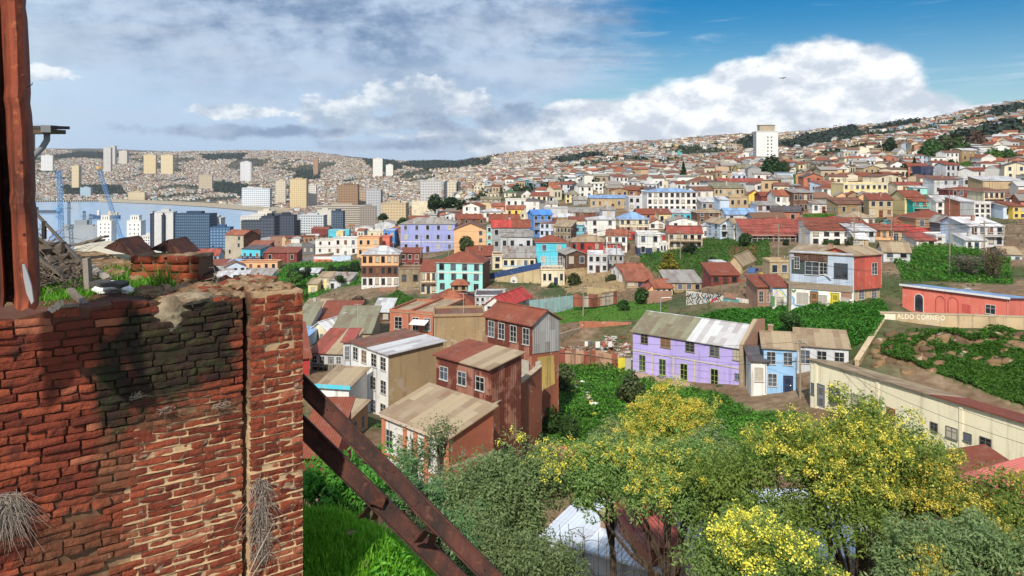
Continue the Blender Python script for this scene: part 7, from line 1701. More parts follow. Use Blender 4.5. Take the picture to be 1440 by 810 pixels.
acacia('large acacia with many yellow blossom tufts over the pale sheet roof', [(1030, 705, 58, 48, .5), (1115, 650, 66, 50, 0), (1190, 650, 80, 58, -.3), (1270, 665, 62, 52, .2), (1160, 705, 90, 46, -1.2), (1075, 735, 55, 40, -.6), (1290, 715, 42, 36, .6), (1220, 610, 50, 28, .4)], 24, (1222, 24.5), AC1, .34, 101, 440, .085, 150, tr=.46)
acacia('low acacia bush with yellow tips at the bottom edge, middle', [(1058, 788, 62, 44, 0), (1105, 805, 40, 36, -.4), (1012, 820, 38, 28, .3)], 19, (1080, 19.5), AC0, .34, 102, 230, .075, 120, tr=.33)
acacia('grey green acacia at the bottom right with few blossoms', [(1320, 805, 70, 46, 0), (1390, 800, 58, 40, .4), (1262, 818, 36, 28, -.3)], 19, (1330, 19.5), ACG, .10, 103, 220, .075, 120, tr=.33)
acacia('yellow green acacia at the right edge below the red roofed huts', [(1400, 735, 60, 42, 0), (1345, 720, 42, 34, .5), (1440, 760, 55, 44, -.4)], 22, (1400, 22.5), AC1, .28, 104, 220, .08, 120)
acacia('dark green acacia with scattered yellow tips left of the large one', [(855, 678, 58, 34, .4), (925, 682, 66, 38, 0), (985, 705, 48, 32, -.3), (985, 668, 40, 28, .3), (820, 690, 28, 22, .3)], 26, (955, 26.5), AC0, .16, 105, 330, .088, 140, tr=.45)
acacia('wide grey green acacia without blossom behind the girders', [(705, 695, 62, 46, 0), (765, 685, 44, 32, .4), (660, 715, 40, 36, -.3), (715, 735, 48, 32, -.4), (675, 760, 44, 28, -.6)], 26, (735, 26.5), ACG, .03, 106, 340, .085, 145, tr=.45)
acacia('low grey green acacia bush at the bottom edge beside the girders', [(710, 805, 60, 34, 0), (765, 808, 36, 22, .3), (665, 790, 44, 34, .2)], 21, (735, 21.5), ACG, .0, 107, 240, .075, 125, tr=.33)
acacia('acacia covered completely in bright yellow blossom below the purple house', [(930, 592, 36, 28, 0), (960, 598, 28, 26, .3), (893, 612, 24, 16, -.3), (935, 624, 40, 18, -.4), (988, 580, 10, 8, .2), (938, 562, 10, 9, 0)], 33, (935, 33.5), AC1, .97, 108, 330, .09, 60)
acacia('thin sparse young tree in front of the white pilaster house', [(590, 655, 34, 30, 0), (620, 625, 22, 20, .3), (560, 665, 18, 16, 0), (605, 690, 30, 20, 0)], 34, (605, 34.5), leafm((.05, .10, .03), (.12, .19, .06), .3), .0, 109, 95, .10, 60, 'young_tree', .35, .5)
acacia('pale slender acacia standing left of the blossom covered one', [(858, 632, 14, 26, 0), (862, 660, 20, 22, 0)], 29, (862, 29.5), ACG, .0, 110, 60, .09, 110, tr=.35)
acacia('pale slender acacia right of the blossom covered one', [(1000, 640, 20, 26, 0), (985, 665, 26, 20, 0)], 29, (992, 29.5), ACG, .06, 111, 70, .09, 110, tr=.35)
acacia('leafy green bush under the girders beside the grass', [(470, 690, 36, 22, 0), (500, 700, 30, 22, .2), (445, 705, 24, 20, 0)], 13, (475, 13.2), leafm((.05, .16, .015), (.12, .32, .04), .35), .0, 112, 120, .07, 60, 'leafy_bush', .1, .16)
acacia('dull green bush behind the lower girder', [(540, 690, 30, 26, 0), (575, 720, 30, 24, .2), (620, 760, 30, 24, .2)], 16, (565, 16.2), leafm((.06, .12, .04), (.15, .25, .10), .3), .0, 113, 120, .06, 80, 'leafy_bush', .1, .2)
# bare twiggy shrubs in front of the pale roofs
for i, (x0, x1, y0, y1, Y, lab) in enumerate(((775, 900, 735, 815, 22, 'bare twiggy shrub in front of the bluish sheet roof'), (1190, 1290, 745, 815, 21.5, 'bundle of bare brown stems below the large acacia'), (985, 1060, 740, 815, 23, 'bare dark twigs in front of the pale sheet roof'), (880, 1000, 690, 800, 25, 'dark leaning bare limbs between the two acacias'), (1230, 1300, 650, 760, 23.5, 'reddish bare twigs at the right of the large acacia'))):
    r_ = random.Random(i + 5); b = MB(); m = barkm() if i not in (4,) else flat((.16, .07, .05)); B = Vector((((x0 + x1) / 2 - 720) / F * Y, Y, 0)); B.z = min(float(gz(B.x, B.y)) - .1, at(0, y1 + 20, Y).z)
    root = empty('bare_shrub', B, 0, lab, 'shrub')
    for q in range(16):
        e = at(r_.uniform(x0, x1), r_.uniform(y0, y0 + (y1 - y0) * .5), Y + r_.uniform(-.6, .6)) - B; m1 = e * .5 + Vector((r_.uniform(-.25, .25), r_.uniform(-.2, .2), .1)); b.tube([Vector((r_.uniform(-.15, .15), 0, 0)), m1, e], [.035, .022, .008], m, 5, False)
        for w_ in range(9):
            s_ = m1.lerp(e, r_.random()); d = Vector((r_.gauss(0, .35), r_.gauss(0, .3), r_.uniform(-.1, .6))); b.tube([s_, s_ + d * .5 + Vector((0, 0, .05)), s_ + d], [.011, .008, .003], m, 4, False)
    b.build('stems', root)
# ---------------------------------------------------------------- towers and port
def grid_m(col, win, fw=3.2, fhh=3.0, a=.55, b=.5, name='facade'):
    """facade with a regular grid of window panes, in metres"""
    key = ('grid', col, win, fw, fhh, a, b)
    if key in _MC: return _MC[key]
    t = NT(name); v = t.objvec(False); s = t.n('ShaderNodeSeparateXYZ'); t.L.new(v, s.inputs[0]); h = t.math('ADD', s.outputs[0], s.outputs[1])
    fx_ = t.math('FRACT', t.math('DIVIDE', t.math('ADD', h, 500.0), fw)); fz_ = t.math('FRACT', t.math('DIVIDE', t.math('ADD', s.outputs[2], 300.0), fhh))
    g = t.n('ShaderNodeNewGeometry'); sn = t.n('ShaderNodeSeparateXYZ'); t.L.new(g.outputs['True Normal'], sn.inputs[0]); side = t.math('LESS_THAN', t.math('ABSOLUTE', sn.outputs[2]), .5)
    m = t.math('MULTIPLY', t.math('MULTIPLY', t.math('LESS_THAN', fx_, a), t.math('LESS_THAN', fz_, b)), side)
    c = t.mix(m, t.mix(t.noise(t.objvec(), .3, 4), mul(col, .82), col), win); _MC[key] = t.fin(c, .6); return _MC[key]
def tower(view, x0, x1, y0, y1, Y, col, win, label, yaw=0, dep=16, fw=3.2, fhh=3.0, a=.55, b=.5, top=None, side=None, cat='tower block', near=None, name='tower_block', plain=False):
    px0, py0 = V(view, x0, y0); px1, py1 = V(view, x1, y1); p = at((px0 + px1) / 2, py1, Y); w_ = (px1 - px0) * Y / F / math.cos(rad(yaw)); h = (py1 - py0) * Y / F; root = empty(name, p, rad(yaw), label, cat)
    m = plaster(col, .2, .2) if plain else grid_m(col, win, fw, fhh, a, b); bb = MB(); bb.box(-w_ / 2, w_ / 2, 0, dep, -25, h, m, 'd'); bb.build('walls', root)
    bb = MB(); bb.box(-w_ / 2 - .2, w_ / 2 + .2, -.2, dep + .2, h, h + 1.0, flat(mul(col, .85))); bb.box(-w_ * .2, w_ * .22, dep * .3, dep * .7, h + 1.0, h + 3.6 if top is None else h + top, flat(mul(col, .75))); bb.build('roof', root)
    if near: LAND.append(((px0 + px1) / 2, (py0 + py1) / 2, near))
    BOXES.append((px0, px1, py0, py1, Y)); FIXL.append((p, w_, h, root)); return root, w_, h
FIXL = []
CR, WH, TN, BR, GRY, DK = (.62, .50, .32), (.72, .70, .66), (.50, .36, .20), (.26, .15, .09), (.42, .41, .40), (.05, .07, .10)
# white tower on the ridge
root, w_, h = tower('a7', 648, 782, 205, 425, 800, (.72, .72, .73), DK, 'tall white tower with two columns of small windows on the ridge', yaw=-4, dep=14, plain=True, near='white tower', side=1)
for i in range(10):
    for x in (w_ * .03, w_ * .20): window(root, x, h - 6 - i * 3.6, 1.2, 1.3, (.5, .5, .5), False, RNG, glass=glassm(.02))
bb = MB(); bb.box(-w_ * .33, w_ * .38, 2, 12, h + 1.2, h + 7, plaster((.45, .38, .28))); bb.box(-w_ * .36, w_ * .41, 1.4, 12.6, h + 7, h + 7.6, flat((.35, .30, .24))); bb.build('penthouse', root)
bb = MB(); bb.box(-w_ / 2 - .04, -w_ / 2 - .01, 0, 14, -10, h, grid_m((.5, .5, .52), (.25, .25, .28), 3.5, 3.2, .5, .6)); bb.build('shaded_side_windows', root)  # left face greyed to carry its shade, window grid included
TW = [('a5', 302, 410, 325, 515, 1750, (.66, .52, .30), (.38, .28, .16), 'tall tan apartment tower with ribbed face beside the harbour road'), ('a5', 410, 470, 362, 508, 1800, WH, (.30, .27, .22), 'white slab tower attached to the tan apartment tower'),
 ('a5', 602, 735, 362, 490, 1500, BR, (.34, .24, .15), 'brown apartment tower with stepped top'), ('a5', 735, 785, 402, 500, 1550, (.50, .40, .28), BR, 'beige narrow tower between brown and grey towers'), ('a5', 785, 880, 392, 525, 1450, (.48, .48, .50), (.22, .24, .30), 'grey office tower right of the brown towers'),
 ('a5', 830, 890, 195, 290, 2600, (.80, .79, .76), (.55, .53, .5), 'bright white twin tower high on the hill, taller one'), ('a5', 912, 957, 234, 282, 2600, (.80, .79, .76), (.55, .53, .5), 'bright white twin tower high on the hill, shorter one'), ('a5', 1130, 1262, 338, 440, 1400, (.60, .59, .58), (.30, .30, .32), 'wide pale grey apartment tower behind dark trees'),
 ('a5', 1278, 1300, 348, 440, 1350, (.06, .07, .09), (.1, .1, .12), 'black glass strip tower left half'), ('a5', 1300, 1358, 344, 445, 1340, (.66, .60, .48), (.40, .34, .26), 'cream tower with dark sides behind dark trees'), ('a5', 1358, 1382, 348, 440, 1350, (.06, .07, .09), (.1, .1, .12), 'black glass strip tower right half'),
 ('a5', 215, 276, 335, 410, 1950, (.70, .62, .48), (.35, .30, .25), 'small cream tower left of the tan apartment tower'), ('a5', -4, 180, 385, 440, 1850, (.66, .68, .70), (.25, .30, .38), 'long white apartment slab near the bay'), ('a5', 452, 482, 192, 268, 2900, (.42, .26, .17), (.24, .15, .1), 'slim brown tower on the far hill'),
 ('a5', -2, 56, 215, 290, 2600, (.72, .72, .74), (.45, .47, .5), 'white tower far above the bay'), ('a5', 476, 780, 495, 612, 1150, (.56, .50, .42), (.14, .12, .11), 'long beige parking block with dark horizontal bands'), ('a5', 356, 520, 555, 640, 1050, (.62, .64, .66), (.10, .15, .22), 'white framed glass office block near the dark offices'), ('a5', 480, 566, 525, 600, 1080, (.72, .68, .6), (.5, .48, .44), 'cream blank stair block beside the glass office'), ('a5', 566, 640, 530, 625, 1060, (.05, .075, .12), (.12, .17, .24), 'dark blue glass office wing'),
 ('a5', 745, 850, 500, 585, 1100, (.34, .30, .27), (.15, .13, .12), 'grey brown block with deep balconies'), ('a5', 880, 1040, 480, 560, 900, (.60, .48, .30), (.35, .26, .18), 'beige low block before the cream slab'), 
 ('a5', 0, 355, 590, 690, 950, (.055, .065, .085), (.11, .13, .17), 'long black glass office block beside the bay'), ('a5', 210, 330, 555, 690, 930, (.04, .05, .08), (.08, .10, .14), 'taller black glass office end with a white sign dot'), ('a5', -5, 190, 562, 600, 965, (.74, .73, .70), (.4, .4, .4), 'white flat roofed terminal behind the black glass offices'), ('a5', 100, 190, 530, 570, 975, (.76, .70, .58), (.5, .45, .4), 'cream box block on top behind the terminal'),
 ('a4', 475, 520, 125, 235, 2900, (.62, .60, .57), (.36, .34, .33), 'tall grey hill tower, left of the pair'), ('a4', 518, 548, 115, 190, 3000, (.58, .57, .56), (.36, .34, .33), 'tall grey hill tower, right of the pair'), ('a4', 82, 150, 175, 228, 2900, (.76, .76, .77), (.45, .46, .5), 'white hill tower at the far left'), ('a4', 272, 320, 240, 330, 2600, (.66, .56, .36), (.45, .36, .24), 'yellow slim tower on the left hillside'),
 ('a4', 730, 804, 170, 246, 2900, (.72, .58, .34), (.45, .36, .24), 'tan hill tower, left of two similar towers'), ('a4', 838, 914, 172, 248, 2900, (.72, .60, .38), (.48, .40, .28), 'tan hill tower, right of two similar towers'), ('a4', 1342, 1410, 218, 288, 2600, (.72, .72, .74), (.45, .47, .5), 'white stepped tower above the bay'), ('a4', 570, 625, 145, 185, 3100, (.60, .56, .50), (.4, .38, .34), 'low beige slab on the far crest'), ('a4', 328, 392, 378, 426, 2350, (.40, .52, .62), (.22, .32, .42), 'pale blue office cube at the far shore'), ('a4', 630, 735, 408, 440, 2260, (.64, .52, .34), (.4, .34, .24), 'sandy shore warehouse on the far quay'), ('a4', 1080, 1160, 300, 335, 2500, (.54, .46, .34), (.34, .28, .2), 'beige hillside school block'), ('a4', 1350, 1440, 380, 440, 2000, (.70, .72, .75), (.28, .34, .42), 'white blue apartment block at the bay end'),
 ('a7', 112, 145, 340, 415, 1100, (.62, .62, .62), (.36, .36, .38), 'grey half of the slim tower in the middle slope'), ('a7', 145, 176, 338, 412, 1102, (.10, .50, .46), (.66, .68, .66), 'turquoise half of the slim tower in the middle slope'), ('a7', 528, 628, 228, 250, 1750, (.72, .60, .42), (.4, .34, .26), 'cream apartment slab on the skyline left of the white tower'),
 ('b1', 510, 600, 120, 250, 800, (.05, .06, .085), (.10, .12, .17), 'dark curtain wall block behind the stone tenement'), ('b1', 170, 300, 195, 320, 860, (.05, .13, .26), (.22, .32, .48), 'blue glass block behind the light blue house'), ('b1', 170, 240, 130, 200, 900, (.72, .72, .72), (.5, .5, .5), 'small white block with radar mast at the quay')]
for i, r_ in enumerate(TW):
    f = 3.4 if r_[5] < 1300 else 5.0; tower(*r_, yaw=(-6, 4, 0, 8)[i % 4], fw=f, fhh=f * .95, a=.6 if i != 15 else .95, b=.5, dep=14, near=r_[8].split(' with')[0] if i in (0, 2, 4, 9, 15, 16, 21) else None, cat='tower block' if 'tower' in r_[8] else 'building', name='tower_block' if 'tower' in r_[8] else 'city_block')
# glass office with white slab end
root, w_, h = tower('a4', 912, 1148, 548, 775, 880, (.045, .085, .15), (.16, .26, .38), 'dark blue mirrored glass office block by the bay', yaw=-3, dep=20, fw=2.2, fhh=3.2, a=.45, b=.4, near='mirrored glass office')
tower('a4', 800, 912, 535, 760, 876, (.66, .66, .66), (.66, .66, .66), 'white slab end of the mirrored glass office with dark slit', yaw=8, dep=16, plain=True); tower('a4', 770, 800, 548, 760, 878, (.03, .04, .07), (.06, .08, .12), 'narrow black glass strip left of the white slab', yaw=8, dep=14); bb = MB()
tower('a4', 842, 858, 556, 760, 873, (.03, .04, .06), (.03, .04, .06), 'dark vertical slit in the white slab end', dep=3, name='glass_slit', plain=True, cat='glass strip')
for x0, x1, y0, y1, lab in ((430, 530, 590, 725, 'white art deco customs tower, left one with stepped top'), (617, 716, 590, 745, 'white art deco customs tower, right one with open belfry')):
    root, w_, h = tower('a4', x0, x1, y0, y1, 930, (.78, .77, .74), DK, lab, yaw=-12, dep=9, plain=True, cat='tower', near='white customs tower' if x0 == 617 else None)
    for i in range(5):
        for x in (-.27, 0.05, .32): window(root, w_ * x, h * .1 + i * h * .18, 1.3, 1.9, (.6, .6, .58), False, RNG, glass=glassm(.02))
    bb = MB(); wl_ = w_ * .62; bb.box(-wl_ / 2, wl_ / 2, 1.5, 7, h + 1, h + 6.5, plaster((.78, .77, .74))); bb.box(-wl_ / 2 - .2, wl_ / 2 + .2, 1.3, 7.2, h + 6.5, h + 7.2, flat((.7, .69, .66)))
    for x in (-.25, 0, .25): bb.box(wl_ * x - .5, wl_ * x + .5, 1.44, 1.49, h + 2, h + 5.5, glassm(.015))
    bb.build('belfry', root)
tower('a4', 716, 778, 685, 790, 905, (.78, .77, .75), (.10, .12, .15), 'white low office left of the mirrored glass office', fw=2.6, fhh=3.2, dep=12); tower('a4', 620, 740, 748, 800, 900, (.76, .75, .72), (.15, .16, .18), 'white stepped quay building below the right customs tower', dep=12)
tower('a4', 290, 620, 745, 800, 880, (.62, .58, .50), (.55, .5, .44), 'long low quay hall with pale roof', dep=25, plain=True, name='quay_hall', cat='hall')
# cranes
def lattice(a, b_, w_, mat, bld):
    a, b_ = Vector(a), Vector(b_); d = (b_ - a); L = d.length; d.normalize(); s1 = d.cross(Vector((0, 1, 0))).normalized() * w_ / 2; s2 = d.cross(s1).normalized() * w_ / 2; n = max(4, int(L / w_ / 1.1)); cs = [s1 + s2, s1 - s2, -s1 - s2, -s1 + s2]
    for c in cs: bld.bar(a + c, b_ + c, w_ * .13, w_ * .13, mat)
    for i in range(n):
        p, q = a + d * L * i / n, a + d * L * (i + 1) / n
        for k in range(4): bld.bar(p + cs[k], q + cs[(k + 1) % 4], w_ * .09, w_ * .09, mat)
CB = flat((.14, .32, .58), .5)
r0 = empty('harbour_crane', at(87, 338, 990), 0, 'blue lattice harbour crane with upright mast at the left', 'crane'); b = MB(); top_ = at(83, 240, 990) - r0.location; lattice((0, 0, -8), top_, 4.2, CB, b); b.build('mast', r0); b = MB(); lattice(top_ + Vector((-4, 0, -60)), top_ + Vector((4, 0, -58)), 3, CB, b); lump(b, top_ + Vector((0, 0, -50)), (4, 4, 5), CB, 1, 1, 1, .1); b.build('cab', r0)
r0 = empty('harbour_crane', at(172, 334, 1000), 0, 'blue lattice harbour crane with long leaning boom', 'crane'); b = MB(); top_ = at(139, 237, 1000) - r0.location; lattice((0, 0, -6), top_, 3.4, CB, b); b.build('boom', r0); b = MB(); lump(b, top_, (3, 3, 3), flat((.75, .35, .06)), 2, 1, 1, .1); b.build('boom_tip', r0); b = MB(); lump(b, (0, 0, -2), (5, 5, 5), CB, 3, 1, 1, .1); b.build('cab', r0)
# ships
def ship(px, py, Y, L, Hh, col, label, rz=0, deck=(), name='cargo_ship', cat='ship'):
    p = at(px, py, Y); p.z = 0; root = empty(name, p, rz, label, cat); m = flat(col, .5); b = MB(); B_ = L * .16; sec = []
    for t in np.linspace(-.5, .5, 15):
        wd = B_ / 2 * (1 - max(0, (t - .25) / .25) ** 2 * .96) * (1 - .25 * max(0, (-t - .35) / .15)); sh = Hh * (1 + .35 * max(0, (t - .2) / .3) ** 2); sec.append((t * L, wd, sh))
    k = b.slot(m); base = len(b.v)
    for x, wd, sh in sec: b.v += [(x - (.02 * L if x > L * .4 else 0), -wd * .75, -1.5), (x, -wd, sh), (x, wd, sh), (x - (.02 * L if x > L * .4 else 0), wd * .75, -1.5)]
    for i in range(14):
        for j in range(3): q = base + i * 4 + j; b.f.append((q, q + 4, q + 5, q + 1)); b.m.append(k)
    b.f.append((base, base + 1, base + 2, base + 3)); b.m.append(k); e = base + 56; b.f.append((e + 3, e + 2, e + 1, e)); b.m.append(k); b.build('hull', root)
    b = MB(); b.f = []; b.face([(x, -w_, z - .3) for x, w_, z in sec] + [(x, w_, z - .3) for x, w_, z in reversed(sec)], flat((.30, .27, .24))); b.build('deck', root)
    for i, (x0, x1, z, c, nm) in enumerate(deck): bb = MB(); bb.box(x0 * L, x1 * L, -B_ * (.32 - .05 * i), B_ * (.32 - .05 * i), Hh * .95, Hh + z, flat(c, .5)); bb.build(nm, root)
    return root, B_
s1, B_ = ship(149, 307.5, 1500, 54, 6.5, (.05, .10, .20), 'dark blue cargo ship with tan deck load at anchor in the bay', math.pi, ((-.42, -.1, 6, (.66, .52, .32), 'cargo'), (-.3, -.12, 9, (.66, .5, .3), 'cargo'), (.22, .30, 10, (.7, .65, .55), 'bridge')), 'cargo_ship')
ship(62, 299.5, 1690, 70, 6, (.10, .12, .15), 'long dark ship lying at the left side of the bay', 0, ((-.45, -.2, 7, (.16, .18, .20), 'bridge'),), 'cargo_ship')
s3, B_ = ship(112, 338, 1010, 54, 20, (.36, .38, .39), 'tall grey naval ship hull with dark masts behind the twig heap', 0, ((-.4, .35, 5, (.33, .35, .36), 'superstructure'), (-.1, .2, 11, (.28, .30, .31), 'bridge')), 'naval_ship'); b = MB(); m = flat((.10, .11, .12))
for x, h_ in ((-14, 54), (6, 42), (14, 38)): lattice((x, 0, 24), (x, 0, h_), 2.4, m, b); b.bar((x - 5, 0, h_ * .86), (x + 5, 0, h_ * .86), .6, .6, m); lump(b, (x, 0, h_), (1.6, 1.6, 1.2), m, 4, 1, 1, .1)
b.build('masts', s3)
ship(88, 324, 1130, 30, 6, (.04, .16, .40), 'small bright blue boat at the quay beside the grey naval ship', 0, ((-.2, .2, 5, (.6, .6, .6), 'cabin'),), 'boat', 'boat'); ship(70, 318, 1200, 22, 3, (.5, .5, .5), 'small grey launch on the water near the left crane', .3, ((-.2, .1, 3, (.7, .7, .7), 'cabin'),), 'boat', 'boat')
# far quay with dark fenders and shore road
b = MB(); m = plaster((.42, .36, .28)); A_, B_ = at(20, 285.5, 2230), at(170, 284, 2260); A_.z = B_.z = 2.5; b.bar(A_, B_, 20, 5, m); 
for i in range(46): p = A_.lerp(B_, (i + .5) / 46) + Vector((0, -10.5, -.6)); b.obox(p, (1.6, 0, 0), (0, .8, 0), (0, 0, 2.6), flat((.05, .05, .05)))
tag(b.build('far_quay'), 'long far quay wall with dark fenders across the bay', 'quay')
b = MB(); pts = [at(150, 284, 2240), at(230, 287.5, 2110), at(300, 292, 1960), at(360, 297, 1800), at(420, 303, 1650)]
for p in pts: p.z = 4
for p, q in zip(pts[:-1], pts[1:]): b.bar(p, q, 46, 6, plaster((.40, .33, .24)))
tag(b.build('shore_embankment'), kind='structure')

# ---------------------------------------------------------------- hillside houses: the largest as houses of their own, the rest as one mass
rs = np.random.RandomState(17); ca = []
cell = 12.5; r_i = []
Yc = []
for Yb0, Yb1, cl in ((118, 232, 9.5), (232, 900, 10.5), (900, 2000, 11.0), (2000, 4300, 12.5)):
    xs_ = np.arange(-.70 * Yb1, .70 * Yb1, cl); ys_ = np.arange(Yb0, Yb1, cl); X_, Y_ = np.meshgrid(xs_, ys_); X_ = X_ + rs.uniform(-.4, .4, X_.shape) * cl; Y_ = Y_ + rs.uniform(-.4, .4, Y_.shape) * cl; k = np.abs(X_ / Y_) < .69; Yc.append(np.stack([X_[k], Y_[k]], 1))
Q = np.concatenate(Yc); qx, qy = Q[:, 0], Q[:, 1]; qz = gz(qx, qy); px_, py_ = proj(qx, qy, qz)
ti = np.clip(np.searchsorted(TT, qx / qy), 0, len(TT) - 1); ji = np.clip(np.searchsorted(YR, qy) - 1, 0, len(YR) - 1)
vis = proj(qx, qy, qz + 5)[1] < MINPY[ji, ti] + .3
WOODS = [[(1092, 208), (1120, 196), (1160, 188), (1205, 182), (1215, 190), (1170, 200), (1130, 212)], [(1330, 200), (1370, 186), (1440, 175), (1440, 192), (1380, 205)], [(1395, 160), (1440, 148), (1440, 160), (1400, 172)], [(560, 232), (600, 222), (690, 226), (690, 234), (600, 240)], [(500, 215), (540, 216), (570, 238), (530, 245)], [(770, 228), (830, 218), (850, 222), (800, 234)], [(1200, 190), (1262, 176), (1300, 172), (1262, 184)], [(60, 222), (110, 214), (200, 218), (150, 224)], [(280, 218), (350, 216), (340, 224), (290, 226)], [(420, 240), (450, 240), (450, 254), (410, 252)], [(1040, 200), (1064, 192), (1066, 214), (1045, 212)], [(90, 262), (170, 262), (180, 275), (90, 275)], [(300, 255), (350, 262), (345, 275), (300, 272)], [(1180, 178), (1215, 176), (1180, 192)]]
wood = np.zeros(len(Q), bool)
for pl in WOODS: wood |= inpoly(px_, py_, pl)
dens = fbm(qx, qy, 170, 77); dens2 = fbm(qx, qy, 60, 78)
ok = vis & (qz > 3.0) & ~wood & ((dens + .35 * dens2 > .52) | (qy < 420)) & ((py_ < 345) | (qy < 300))
ok &= ~((px_ > 300) & (px_ < 560) & (qy > 950) & (qy < 1500) & (rs.rand(len(Q)) < .5))
occ = np.zeros(len(Q), bool)
for (a, c, e, f, Yb) in BOXES:
    occ |= (px_ > a - 1) & (px_ < c + 1) & (py_ > e - 1) & (py_ < f + 5) & (qy > Yb - 12) & ((qy < Yb + 25) | (py_ > e + 2))
ok &= ~occ & ((qy > 232) | ((px_ > 430) & (px_ < 1430) & (py_ < 470) & ~inpoly(px_, py_, [(960, 470), (1140, 470), (1140, 440), (1070, 400), (1090, 370), (1045, 370), (940, 440)]) & ~inpoly(px_, py_, [(760, 365), (880, 365), (880, 425), (760, 425)]) & ~inpoly(px_, py_, [(1232, 360), (1300, 395), (1300, 450), (1232, 450)]) & ~inpoly(px_, py_, [(1010, 340), (1075, 340), (1075, 385), (1010, 385)])))
for k_, (poly, ya, yb) in GREEN.items(): ok &= ~(inpoly(px_, py_, poly) & (qy > ya) & (qy < yb))
k = np.nonzero(ok)[0]; k = k[np.argsort(qy[k])]
PAL = [((.70, .63, .49), 'cream'), ((.74, .72, .68), 'white'), ((.46, .36, .25), 'tan'), ((.55, .40, .24), 'ochre'), ((.46, .24, .14), 'terracotta'), ((.40, .50, .62), 'pale blue'), ((.40, .40, .41), 'grey'), ((.26, .18, .13), 'brown'), ((.70, .50, .16), 'yellow'), ((.20, .46, .56), 'blue green'), ((.55, .20, .14), 'red')]
PW = np.array([.25, .30, .11, .08, .06, .06, .09, .04, .015, .015, .015]); PW /= PW.sum()
RPAL = [((.25, .085, .05), 'rust'), ((.30, .28, .26), 'grey'), ((.20, .11, .075), 'brown'), ((.48, .48, .48), 'pale sheet'), ((.36, .13, .07), 'red tile'), ((.22, .20, .17), 'dark')]
RW = np.array([.24, .27, .17, .16, .08, .08]); RW /= RW.sum()
# -- individual ones
def where(px, py):
    L = sorted(LAND, key=lambda l: math.hypot((l[0] - px), (l[1] - py) * 1.6))[:2]; out = []
    for l in L:
        dx, dy = l[0] - px, l[1] - py
        if abs(dx) > abs(dy) * 1.3: out.append(('left of the ' if dx > 0 else 'right of the ') + l[2])
        else: out.append(('above the ' if dy > 0 else 'below the ') + l[2])
    return out
used = {}; n_ind = 0; taken = []; mass = []
CODE = {'cream': 'cream', 'white': 'white', 'tan': 'tan', 'ochre': 'beige', 'terracotta': 'orange', 'pale blue': 'pblue', 'grey': 'lgrey', 'brown': 'brown', 'yellow': 'lyellow', 'blue green': 'cyan', 'red': 'maroon'}; RCODE = {'rust': 'rust', 'grey': 'grey', 'brown': 'brown', 'pale sheet': 'lgrey', 'red tile': 'tile', 'dark': 'dark'}
n_sh = 0
N_IND = 300 - sum(1 for s in SPECS if s['cat'] == 'house')
for q in k:
    P_ = (px_[q], py_[q])
    clash = any(abs(P_[0] - a[0]) < a[2] * .8 and abs(P_[1] - a[1]) < 5 for a in taken)
    if qy[q] < 232:
        if clash or n_sh > 45: continue
        wh_ = where(*P_); ci = rs.choice([0, 1, 2, 4, 6, 7]); ri = rs.choice(len(RPAL), p=RW); lab = f"small {PAL[ci][1]} shack with {RPAL[ri][1]} roof {wh_[0]}"
        if lab in used: continue
        used[lab] = 1; n_sh += 1; w_ = rs.uniform(4, 6.5); h = rs.uniform(2.3, 3); pw, ph = w_ * F / qy[q], h * F / qy[q]; taken.append((P_[0], P_[1], pw))
        house(dict(view='p', x0=P_[0] - pw / 2, x1=P_[0] + pw / 2, ye=P_[1] - ph, yb=P_[1], label=lab, wall=CODE[PAL[ci][1]], roof=RCODE[RPAL[ri][1]], rt=rs.choice(['shed', 'gx']), Y=float(qy[q]), yaw=float(rs.uniform(-25, 25)), dep=float(rs.uniform(4, 6)), rise=float(rs.uniform(.5, 1.2)), r=1, c=int(rs.randint(1, 3)), cat='shack', name='shack', fd=1.5))
        continue
    if n_ind < N_IND and 20 < P_[0] < 1435 and 60 < P_[0] and not clash:
        ci = rs.choice(len(PAL), p=PW); ri = rs.choice(len(RPAL), p=RW); w_ = rs.uniform(6.5, 10.5); h = rs.choice([3.0, 3.4, 5.4, 6.0]); pw, ph = w_ * F / qy[q], h * F / qy[q]
        rt = rs.choice(['gx', 'gx', 'gy', 'shed', 'hip']); wh_ = where(*P_)
        lab = f"{PAL[ci][1]} {'two storey' if h > 5 else 'low'} house with {RPAL[ri][1]} roof {wh_[0]}"
        if lab in used: lab = f"{PAL[ci][1]} {'tall' if h > 5 else 'low'} house, {RPAL[ri][1]} {dict(gx='gable', gy='gable end', shed='slant', hip='hip')[rt]} roof, {wh_[0]} and {wh_[1]}"
        lab = ' '.join(lab.split()[:16])
        if lab in used or len(lab.split()) > 16: mass.append(q); continue
        used[lab] = 1; n_ind += 1; taken.append((P_[0], P_[1], pw))
        house(dict(view='p', x0=P_[0] - pw / 2, x1=P_[0] + pw / 2, ye=P_[1] - ph, yb=P_[1], label=lab, wall=CODE[PAL[ci][1]], roof=RCODE[RPAL[ri][1]], rt=rt, Y=float(qy[q]), yaw=float(rs.uniform(-28, 28)), dep=float(rs.uniform(6.5, 9)), rise=float(rs.uniform(1, 2)), r=2 if h > 5 else 1, c=int(rs.randint(2, 4)), cat='house', name='house'))
    else: mass.append(q)
